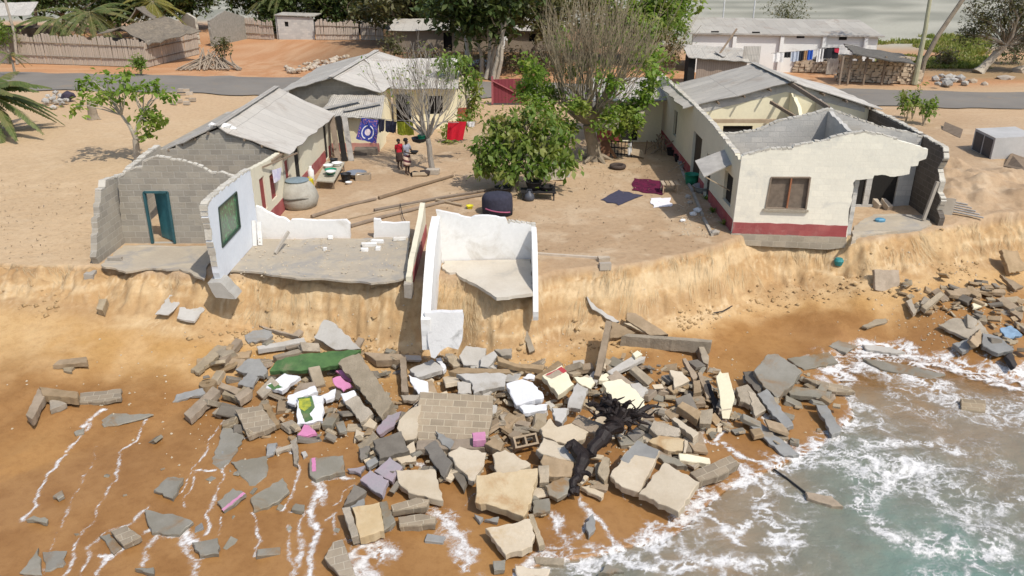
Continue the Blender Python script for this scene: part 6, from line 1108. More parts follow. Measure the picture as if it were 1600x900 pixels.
p = T(866, 281); tag(MB().box(p + Vector((0, 0, .4)), (.7, .3, .8), Matrix.Rotation(-.2, 3, 'Y'), .08).build('pale_sack', m_plain('pale_sack_cloth', (.62, .57, .46), .9), loc=p), 'pale sack leaning at the right edge of the bushy tree', 'sack'); p = T(845, 276); tag(MB().prism([(0, 0), (.7, 0), (.7, 1.0), (0, 1.05)], [], lambda s, z, d: (p.x - .4 + s, p.y + .2 + d + z * .15, p.z + z), .03).build('tin_sheet', TIN, loc=p), 'corrugated sheet standing behind the bushy tree', 'tin sheet')
for k, (x, y, h, lab) in enumerate(((874, 270, .95, 'brown board standing left of the big tree, nearest the bushy tree'), (881, 274, 1.05, 'grey board standing left of the big tree, right of the brown one'), (886, 277, .6, 'short grey board lying before the standing boards'))): p = T(x, y); tag(MB().bar(p, p + Vector((.12, .25, h)), .22, .05, (0, 1, 0)).build('board', WOOD if k == 0 else GREYP), lab, 'board')
# iron bed frame, crate and door panel to the right of the big tree
p = T(945, 246); t = thing('bed_frame', 'dark iron bed frame standing on edge behind the tyre', 'bed frame', tuple(p)); q = T(988, 248)
for z in (.12, .42, .72): MB().bar(p + Vector((0, .4, z)), q + Vector((0, .3, z)), .05, .05).build('rail', IR, t)
for k in range(9): a = p.lerp(q, k / 8) + Vector((0, .36, 0)); MB().bar(a + Vector((0, 0, .02)), a + Vector((0, 0, .76)), .035, .035, (0, 1, 0)).build('bar', IR, t)
p = T(943, 250); tag(MB().quad(p + Vector((-.1, .2, 0)), p + Vector((.32, .1, 0)), p + Vector((.3, .45, .85)), p + Vector((-.14, .5, .85)), .04).build('brown_panel', m_plain('brown_panel_wood', (.17, .075, .035), .7), loc=p), 'brown cupboard panel leaning on the bed frame beside the tree trunk', 'panel'); p = T(962, 247); tag(MB().bar(p, p + Vector((-.45, .3, .7)), .2, .05).build('board', m_plain('orange_board', (.30, .15, .07), .8)), 'orange-brown board leaning in front of the bed frame', 'board')
cloth('white_towel', 'white towel hung over the end of the bed frame', [(981, 224), (987, 223), (987, 242), (981, 243)], T(988, 248).y + .2, ENAM, fold=.02, group=None); p = T(995, 247); tag(MB().quad(p + Vector((-.3, 0, .2)), p + Vector((.35, -.1, .05)), p + Vector((.3, .4, .3)), p + Vector((-.3, .4, .4)), .03).build('pale_board', WOODP, loc=p), 'pale board propped at the right end of the bed frame', 'board')
p = T(965, 263); mb = MB(); n, m = 22, 8; vs = []; fs = []
for i in range(n):
    for j in range(m): a, b_ = 2 * math.pi * i / n, 2 * math.pi * j / m; vs.append(p + Vector(((.30 + .09 * math.cos(b_)) * math.cos(a), (.30 + .09 * math.cos(b_)) * math.sin(a), .1 + .10 * math.sin(b_))))
for i in range(n):
    for j in range(m): fs.append((i * m + j, ((i + 1) % n) * m + j, ((i + 1) % n) * m + (j + 1) % m, i * m + (j + 1) % m))
tag(mb.add(vs, fs).build('tyre', m_plain('dusty_rubber', (.07, .05, .04), .9), loc=p, smooth=True), 'worn tyre lying on the sand in front of the big tree', 'tyre')
for k in range(16):
    p = T(1032 + R.uniform(-12, 12), 238 + R.uniform(-6, 6)); tag(MB().bar(p + Vector((R.uniform(-.6, .6), R.uniform(-.3, .3), .05)), p + Vector((R.uniform(-.5, .5), R.uniform(-.2, .5), R.uniform(.3, .8))), .05, .05).build('stick', WOOD), 'brown stick in the broken heap beside the dark yard corner', 'stick', 'sticks of the heap in the yard')
vessel('wash_pot', 'grey tub in the shaded yard corner behind the stick heap', 'tub', T(1028, 212), .3, .42, .5, GREYB)
for lab, x, y in (('black pot nearest the wall in the shaded yard corner', 1062, 252), ('dark pot in the middle of the shaded yard corner', 1050, 242)): vessel('cooking_pot', lab, 'pot', T(x, y), .22, .28, .3, IR)
# cloths spread on the sand
def ground_cloth(lab, px, mat):
    q = [T(x, y) for x, y in px]; n = 10; vs = []; fs = []
    for j in range(n + 1):
        for i in range(n + 1):
            u, v = i / n, j / n; p = q[0].lerp(q[1], u).lerp(q[3].lerp(q[2], u), v); e = .05 * (math.sin(u * 11 + v * 3) * (v in (0, 1)) + math.sin(v * 9) * (u in (0, 1))); x, y = p.x + e, p.y + e * .7; vs.append((x, y, zat(x, y) + .018 + .02 * abs(math.sin(u * 9 + v * 7)) * R.random()))
    k = len(vs); vs += [(a, b_, c - .012) for a, b_, c in vs]
    for j in range(n):
        for i in range(n): f = (j * (n + 1) + i, (j + 1) * (n + 1) + i, (j + 1) * (n + 1) + i + 1, j * (n + 1) + i + 1); fs += [f, tuple(z + k for z in f[::-1])]
    tag(MB().add(vs, fs).build('spread_cloth', mat, smooth=True), lab, 'cloth', 'cloths spread on the sand')
ground_cloth('dark navy cloth spread on the sand', [(938, 313), (968, 321), (1003, 306), (966, 297)], m_plain('dusty_navy', (.055, .052, .085), .95)); ground_cloth('maroon cloth with dark marks spread on the sand', [(987, 298), (1036, 305), (1040, 284), (990, 279)], M('maroon_cloth', (.15, .012, .05), (.035, .008, .02), scale=7, jitter=0, bscale=20)); ground_cloth('small white cloth spread on the sand', [(1021, 325), (1050, 323), (1046, 310), (1015, 310)], m_plain('spread_white', (.80, .77, .78), .9, .95))
p = T(1047, 302); t = thing('wooden_stool', 'pale slatted stool between the maroon cloth and the path', 'stool', tuple(p)); 
for k in range(4): MB().box(p + Vector((-.28 + .18 * k, .2, .38)), (.14, .6, .04)).build('slat', WOODP, t)
for dx, dy in ((-.3, -.05), (.28, -.05), (-.3, .45), (.28, .45)): MB().bar(p + Vector((dx, dy, 0)), p + Vector((dx, dy, .36)), .05, .05, (0, 1, 0)).build('leg', WOODP, t)
vessel('tub', 'green plastic tub beside the right house wall', 'tub', T(1080, 287), .24, .3, .42, GRN); vessel('wash_basin', 'grey basin on the ground under the window flap', 'basin', T(1099, 300), .28, .42, .26, GREYB); vessel('wash_basin', 'tilted grey bowl by the wall behind the green tub', 'basin', T(1072, 262), .22, .34, .22, GREYB)
tag(MB().bar(T(1044, 272) + Vector((0, 0, .1)), T(1078, 263) + Vector((0, 0, .45)), .04, .04).build('pale_stick', WOODP), 'thin pale stick propped above the path by the green tub', 'stick')
for k, (a, b_) in enumerate((((1052, 232), (1066, 268)), ((1066, 270), (1082, 300)), ((1083, 303), (1098, 338)), ((1099, 342), (1113, 369)))): tag(MB().bar(T(*a) + Vector((0, 0, .02)), T(*b_) + Vector((0, 0, .02)), .10, .12).build('kerb_strip', CONC), 'thin concrete kerb length edging the path at the right house', 'kerb', 'kerb lengths along the right house')
for k, (x, y, s_, lab) in enumerate(((1083, 336, .16, 'white broken lump on the path edge, left of a larger one'), (1090, 331, .2, 'larger white lump on the path edge beside the aloe plants'), (1067, 346, .13, 'small white lump alone on the sand left of the path'), (1117, 366, .2, 'pale lump at the end of the kerb by the bank'), (1075, 309, .16, 'grey lump on the shaded path'), (1078, 318, .14, 'small dark lump on the shaded path'))): tag(stone(T(x, y) + Vector((0, 0, s_ * .3)), s_, WHITE if 'white' in lab else CONC, .6), lab, 'rubble')
# slab, strip and blocks at the rim of the bank
for x, y, lab in ((943, 408, 'upper pale block at the end of the strip on the bank rim'), (945, 417, 'lower pale block slipping over the bank rim')): tag(MB().box(T(x, y) + Vector((0, 0, .04)), (.38, .22, .2), Matrix.Rotation(.1, 3, 'Z'), .02).build('concrete_block', STP), lab, 'block')
tag(MB().bar(T(836, 398) + Vector((0, 0, .03)), T(937, 405) + Vector((0, 0, .03)), .09, .1).build('foundation_strip', STP), 'narrow foundation strip along the rim right of the white room', 'foundation'); 
# stones on the left roof, block stack, rubble heap, loose boards near the sand heaps
for k, (x, y, s_) in enumerate(((331, 193, .19), (352, 195, .26), (363, 199, .22))): tag(stone(at_y(x, y + 3, 30.25 + k * .15), s_, WHITE, .6), ('leftmost white lump at the peak of the left roof edge', 'largest white lump on the left roof', 'right-hand white lump on the left roof')[k], 'rubble')
for k, (x, y, z) in enumerate(((272, 163, 0), (280, 160, 0), (292, 163, 0), (301, 158, 0), (272, 153, .2), (284, 148, .2), (292, 148, .2), (297, 153, .2))): p = G(x, y); tag(MB().box((p.x, p.y, .1 + z), (.42, .2, .19), Matrix.Rotation(R.uniform(-.4, .4), 3, 'Z'), .01).build('concrete_block', STP), 'pale concrete block in the small stack beyond the left house', 'block', 'blocks of the small stack by the road')
for k in range(22): p = G(92 + R.gauss(0, 8), 160 + R.gauss(0, 4)); p.z = R.uniform(.05, .3); tag(stone(p, R.uniform(.14, .26), STG), 'grey lump in the heap beside the palm at left', 'stone', 'lumps of the heap by the palm')
p = G(108, 158); tag(stone(Vector((p.x, p.y, .35)), .5, m_plain('dark_purple_cloth', (.05, .04, .06), .95), .6), 'dark cloth thrown over the grey heap beside the palm', 'cloth')
for lab, pts, th, mt in (('brown board stuck in the sand right of the ruin', [(1472, 203), (1475, 197), (1503, 209), (1500, 216)], .06, WOOD), ('dark brown board on the sand heap at the right edge', [(1568, 260), (1578, 247), (1604, 256), (1604, 268)], .07, WOOD)):
    q = [T(x, y) for x, y in pts]; q = [v + Vector((0, 0, .25 if i in (1, 2) else .02)) for i, v in enumerate(q)]; tag(MB().quad(q[0], q[3], q[2], q[1], th).build('board', mt), lab, 'board')
for k in range(5): p = T(1490 + k * 6, 318 + k * 5); tag(MB().bar(p + Vector((-.5, .3, .1)), p + Vector((.35, -.35, .06)), .09, .04).build('lath', GREYP), 'grey lath in the fallen bundle outside the broken corner', 'lath', 'laths of the fallen bundle')
# teal bits at the right ruin
p = T(1374, 350); tag(MB().lathe(p, [(.16, 0), (.2, .18), (.14, .22)], 12, 1, .7).build('blue_bowl', m_plain('blue_plastic', (.10, .28, .42), .4), loc=p), 'blue plastic bowl on the floor edge of the broken right room', 'bowl'); p = T(1310, 412); tag(MB().lathe(p, [(.12, -.05), (.17, .12), (.12, .2)], 12).build('teal_pot', m_plain('teal_plastic', (.03, .22, .22), .5), loc=p), 'teal pot caught on the bank below the right ruin', 'pot')
for k, (x, y, r_) in enumerate(((1388, 330, .3), (1372, 327, .4))): p = T(x, y); tag(MB().box(p + Vector((0, .3, .16)), (.16, .5, .24), Matrix.Rotation(r_, 3, 'Z') @ Matrix.Rotation(.4, 3, 'X'), .03).build('concrete_block', STP), ('pale block tipped in the doorway of the broken room', 'pale block lying left in the doorway of the broken room')[k], 'block')
# ------------------------------------------------------------------ the two people
def person(label, base, hgt, face, arms, top_m, skin, hair_m, low_m, skirt=True, top_len=.52):
    s = hgt / 1.7; b = Vector(base); t = thing('person', label, 'person', tuple(b)); rot = Matrix.Rotation(face, 3, 'Z')
    J = {'pelvis': (0, 0, .95), 'spine': (0, .01, 1.15), 'chest': (0, 0, 1.33), 'neck': (0, .01, 1.46), 'head0': (0, -.01, 1.54), 'head1': (0, -.015, 1.62), 'head2': (0, 0, 1.69)}
    Rr = {'pelvis': .135, 'spine': .115, 'chest': .13, 'neck': .05, 'head0': .075, 'head1': .095, 'head2': .06}
    E = [('pelvis', 'spine'), ('spine', 'chest'), ('chest', 'neck'), ('neck', 'head0'), ('head0', 'head1'), ('head1', 'head2')]
    def add(n, p, r, par): J[n] = p; Rr[n] = r; E.append((par, n))
    for sd, q in ((-1, 'l'), (1, 'r')):
        add(q + 'hip', (.09 * sd, 0, .90), .10, 'pelvis'); add(q + 'knee', (.10 * sd, -.02, .50), .062, q + 'hip'); add(q + 'ankle', (.10 * sd, .02, .09), .042, q + 'knee'); add(q + 'toe', (.11 * sd, -.15, .03), .030, q + 'ankle')
        sh, el, wr = arms[q]; add(q + 'sh', (.17 * sd, 0, 1.39), .062, 'chest'); add(q + 'el', el, .042, q + 'sh'); add(q + 'wr', wr, .028, q + 'el'); w = Vector(wr); d = (w - Vector(el)).normalized(); sdv = d.cross(Vector((0, 0, 1))).normalized() if abs(d.z) < .9 else Vector((0, 1, 0))
        pl = w + d * .07; add(q + 'palm', tuple(pl), .028, q + 'wr')
        for k, (o, l) in enumerate(((-.026, .07), (-.009, .085), (.009, .08), (.026, .06))):
            k1 = pl + sdv * o + d * (.03 + l * .5); add(q + 'f%d' % k, tuple(k1), .009, q + 'palm'); add(q + 'g%d' % k, tuple(k1 + d * l * .35 + Vector((0, 0, -l * .35))), .008, q + 'f%d' % k)
        th = w + d * .03 + sdv * .045; add(q + 'th', tuple(th), .010, q + 'wr'); add(q + 'ti', tuple(th + d * .04), .009, q + 'th')
    names = list(J); me = bpy.data.meshes.new('body'); me.from_pydata([tuple(rot @ (Vector(J[n]) * s)) for n in names], [(names.index(a), names.index(c)) for a, c in E], []); o = bpy.data.objects.new('body', me); S.collection.objects.link(o)
    md = o.modifiers.new('skin', 'SKIN'); sv = me.skin_vertices[0].data
    for i, n in enumerate(names): sv[i].radius = (Rr[n] * s * (1.0 if n not in ('chest', 'pelvis', 'spine') else 1.12), Rr[n] * s * (.8 if n in ('chest', 'pelvis', 'spine') else 1)); sv[i].use_root = (n == 'pelvis')
    o.modifiers.new('sub', 'SUBSURF').levels = 2; o.modifiers['sub'].render_levels = 2; dg = bpy.context.evaluated_depsgraph_get(); m2 = bpy.data.meshes.new_from_object(o.evaluated_get(dg)); o.modifiers.clear(); o.data = m2; m2.materials.clear(); m2.materials.append(skin); m2.polygons.foreach_set('use_smooth', [True] * len(m2.polygons)); o.parent = t; LOC[o.name] = b
    W_ = lambda p: b + rot @ (Vector(p) * s)
    hc = Vector((0, .02, 1.635)); vs = []; fs = []; mb = MB().lathe((0, 0, 0), [(.106, -.03), (.114, .02), (.10, .07), (.06, .105), (.01, .115)], 14); mb.v = [W_(Vector(v) + hc) for v in mb.v]; mb.build('hair', hair_m, t, smooth=True)
    for sd in (-1, 1):
        mb = MB().lathe((0, 0, 0), [(.0, -.012), (.012, 0), (.0, .012)], 8); mb.v = [W_(Vector(v) + Vector((.034 * sd, -.098, 1.625))) for v in mb.v]; mb.build('eye', ENAM, t)
        mb = MB().box((0, 0, 0), (.02, .035, .055), None, .004); mb.v = [W_(Vector(v) + Vector((.097 * sd, 0, 1.615))) for v in mb.v]; mb.build('ear', skin, t)
    mb = MB().add([(-.016, -.09, 1.59), (.016, -.09, 1.59), (0, -.122, 1.592), (0, -.095, 1.64)], [(0, 1, 2), (0, 2, 3), (1, 3, 2)]); mb.v = [W_(v) for v in mb.v]; mb.build('nose', skin, t)
    mb = MB().box((0, -.092, 1.565), (.05, .02, .014)); mb.v = [W_(v) for v in mb.v]; mb.build('mouth', m_plain('lip', (.10, .03, .03), .6), t)
    mb = MB().lathe((0, 0, 0), [(.185, .93), (.165, 1.05), (.15, 1.18), (.178, 1.32), (.165, 1.40), (.085, 1.455)], 18, 1.05, .78); mb.v = [W_(v) for v in mb.v]; mb.build('shirt', top_m, t, smooth=True)
    for q, sd in (('l', -1), ('r', 1)):
        a, c = Vector(J[q + 'sh']), Vector(J[q + 'el']); mb = MB().tube([a - (c - a) * .15, a, a.lerp(c, .75)], [.07, .078, .062], 10); mb.v = [W_(v) for v in mb.v]; mb.build('sleeve', top_m, t, smooth=True)
    mb = MB().lathe((0, 0, 0), [(.20, .46), (.205, .6), (.195, .8), (.185, .95), (.165, 1.0)] if skirt else [(.19, .62), (.19, .8), (.17, .96)], 20, 1.05, .82, .02); uvs = []
    mb.v = [W_(v) for v in mb.v]; mb.build('wrap' if skirt else 'shorts', low_m, t, smooth=True); return t
SKIN = m_plain('dark_skin', (.05, .026, .016), .55, .85, 6); HAIR = m_plain('black_hair', (.008, .007, .006), .8)
ws = NT('striped_wrap'); tc, oi, vec = ws.coords(); tcc = ws.n('TexCoord'); sp = ws.n('SeparateXYZ'); ws.l(tcc.outputs['Object'], sp.inputs[0]); k = ws.math('FRACT', ws.math('MULTIPLY', ws.math('ADD', sp.outputs[2], ws.math('MULTIPLY', sp.outputs[0], .35)), 4.2)); ws.l(ws.mix(ws.math('GREATER_THAN', k, .55), (.62, .47, .36), (.11, .03, .04)), ws.p.inputs['Base Color']); ws.p.inputs['Roughness'].default_value = .9
pb = T(637, 273); wm = person('woman in grey top and striped wrap holding a dark bowl before her', pb, 1.62, math.radians(62), {'l': ((-.17, 0, 1.39), (-.24, -.10, 1.14), (-.12, -.32, 1.08)), 'r': ((.17, 0, 1.39), (.24, -.10, 1.14), (.12, -.32, 1.08))}, m_plain('grey_top', (.30, .31, .36), .9), SKIN, HAIR, ws.m)
q = pb + Matrix.Rotation(math.radians(62), 3, 'Z') @ Vector((0, -.42, 1.0)); vessel('bowl', 'dark bowl held by the woman in the striped wrap', 'bowl', q, .09, .17, .11, BLKP_)
pb = T(625, 264); person('child in red shirt standing just behind the woman', pb, 1.36, math.radians(40), {'l': ((-.17, 0, 1.39), (-.23, .02, 1.12), (-.22, -.08, .90)), 'r': ((.17, 0, 1.39), (.23, .02, 1.12), (.22, -.08, .90))}, m_plain('red_shirt', (.48, .015, .03), .9), SKIN, HAIR, m_plain('dark_skirt', (.06, .035, .03), .9))
# ------------------------------------------------------------------ rubble on the beach: every slab, beam and block a thing of its own
RM = {'G': M('rubble_grey', (.40, .335, .245), (.29, .24, .17), scale=2, bump=.9, jitter=.35, stain=(.20, .165, .12), st=(.55, .75)),
 'D': M('rubble_dark', (.215, .19, .155), (.155, .135, .11), scale=2, bump=.4, jitter=.3), 'S': M('rubble_wet', (.27, .25, .205), (.21, .19, .145), scale=1.5, bump=.35, jitter=.2, rough=.5, stain=(.24, .135, .05), st=(.50, .68)),
 'N': M('rubble_brown', (.36, .275, .185), (.26, .195, .125), scale=3, bump=.5, jitter=.35), 'T': M('rubble_tan', (.57, .485, .36), (.49, .40, .28), scale=1.4, bump=.35, jitter=.14, stain=(.44, .31, .16), st=(.58, .78)),
 'Y': M('rubble_sandy', (.55, .43, .26), (.46, .33, .17), scale=1.4, bump=.35, jitter=.12, stain=(.36, .19, .06), st=(.52, .72)), 'C': M('rubble_cream', (.78, .72, .53), (.72, .65, .47), scale=1.5, bump=.25, jitter=.06, stain=(.50, .42, .29), st=(.60, .78)),
 'W': M('rubble_white', (.73, .73, .73), (.64, .64, .65), scale=1.4, bump=.25, jitter=.08, stain=(.42, .38, .32), st=(.58, .74)), 'P': M('rubble_pink', (.60, .24, .40), (.50, .20, .33), scale=3, bump=.2, jitter=.1, stain=(.45, .33, .34), st=(.55, .75)),
 'U': M('rubble_purple', (.31, .285, .295), (.36, .27, .31), scale=1.6, bump=.3, jitter=.15), 'L': M('rubble_bluegrey', (.29, .285, .265), (.225, .22, .205), scale=2, bump=.3, jitter=.2, rough=.6, stain=(.25, .18, .10), st=(.55, .75)),
 'B': M('rubble_blockwork', (.345, .28, .20), (.28, .225, .155), scale=2, bump=.6, brick=True, mortar=(.47, .40, .29), bw=.36, bh=.20, jitter=.2), 'M': M('rubble_pale', (.50, .475, .43), (.41, .38, .33), scale=1.6, bump=.35, jitter=.12, stain=(.32, .28, .22), st=(.54, .72)),
 'E': M('rubble_green', (.09, .175, .06), (.05, .105, .04), scale=3, bump=.4, jitter=0, stain=(.20, .19, .11), st=(.54, .72)), 'R': M('rubble_red', (.42, .05, .06), (.36, .10, .09), scale=3, jitter=0), 'K': M('rubble_black', (.05, .045, .042), (.035, .03, .03), scale=3, bump=.4), 'F': M('painted_flower', (.42, .42, .05), (.16, .22, .05), scale=9, jitter=0), 'V': M('rubble_blue', (.26, .38, .50), (.17, .25, .34), scale=5, jitter=0)}
NAMES = {'s': ('broken_slab', 'slab'), 'b': ('concrete_beam', 'beam'), 'k': ('concrete_block', 'block'), 'w': ('wall_fragment', 'wall piece'), 'p': ('wooden_plank', 'plank'), 'r': ('rubble_lump', 'rubble')}
def plane_pts(poly, lift, tx, ty):
    cx = sum(p[0] for p in poly) / len(poly); cy = sum(p[1] for p in poly) / len(poly); c = T(cx, cy, lift)
    if c.z < SEA + .02: r = CV - c; c = c + r * ((SEA + .03 + lift * .5 - c.z) / r.z)
    n = Vector((-tx, -ty, 1)).normalized(); out = []
    for x, y in poly:
        r = ray(x, y); t = n.dot(c - CV) / n.dot(r); out.append(CV + r * t)
    return out, n, c
def shard(pts, n, th, jag=.028, bev=.014):
    """a broken plate: jagged outline, chipped upper edge, rough lower face"""
    u = (pts[1] - pts[0]).normalized(); v = n.cross(u); o = pts[0]; P = [((p - o).dot(u), (p - o).dot(v)) for p in pts]; J = jagged(P, .13, jag); m = len(J); cx = sum(p[0] for p in J) / m; cy = sum(p[1] for p in J) / m
    W3 = lambda p, z: o + u * p[0] + v * p[1] - n * z
    def ins(p, k): L = math.hypot(p[0] - cx, p[1] - cy) + 1e-6; return (p[0] + (cx - p[0]) / L * k, p[1] + (cy - p[1]) / L * k)
    r0 = [ins(p, bev * R.uniform(.5, 1.6)) for p in J]; r2 = [ins(p, R.uniform(-.015, .03)) for p in J]
    vs = [W3(p, 0) for p in r0] + [W3(p, bev * R.uniform(.7, 1.5)) for p in J] + [W3(p, th * R.uniform(.93, 1.03)) for p in r2]; fs = []; uv = []
    tri = geometry.tessellate_polygon([[Vector((p[0], p[1], 0)) for p in r0]])
    for t in tri: fs.append(t); uv.append([J[i] for i in t]); fs.append([i + 2 * m for i in reversed(t)]); uv.append([J[i] for i in reversed(t)])
    for k in (0, m):
        for i in range(m):
            j = (i + 1) % m; fs.append((k + i, k + j, k + m + j, k + m + i)); a = J[i][0] + J[i][1]; b = J[j][0] + J[j][1]; uv.append([(a, 0), (b, 0), (b, .1), (a, .1)])
    mb = MB().add(vs, fs, uv); mb.fix = True; return mb
def piece(spec, poly, label, paints=()):
    """spec: kind, material, thickness, lift, tilt in x, tilt in y"""
    kd, mt, th, lift, tx, ty = spec; nm, cat = NAMES[kd]; pts, n, c = plane_pts(poly, lift + (th if th < .3 else th * .7), tx + R.uniform(-.05, .05), ty + R.uniform(-.04, .06)); mb = shard(pts, n, th, .03 if kd == 's' else .013); o = mb.build(nm, RM[mt])
    tag(o, label, cat)
    for ki, (pm_, pp) in enumerate(paints):
        r = []; 
        for x, y in pp: ry = ray(x, y); t = n.dot(pts[0] - CV) / n.dot(ry); r.append(CV + ry * t + n * .004)
        u = (pts[1] - pts[0]).normalized(); v = n.cross(u); P = jagged([((p - pts[0]).dot(u), (p - pts[0]).dot(v)) for p in r], .06, .012); tr = geometry.tessellate_polygon([[Vector((a, b, 0)) for a, b in P]])
        MB().add([pts[0] + u * a + v * b + n * (.004 + .004 * ki) for a, b in P], tr).build('paint_patch', RM[pm_], o)
    return o
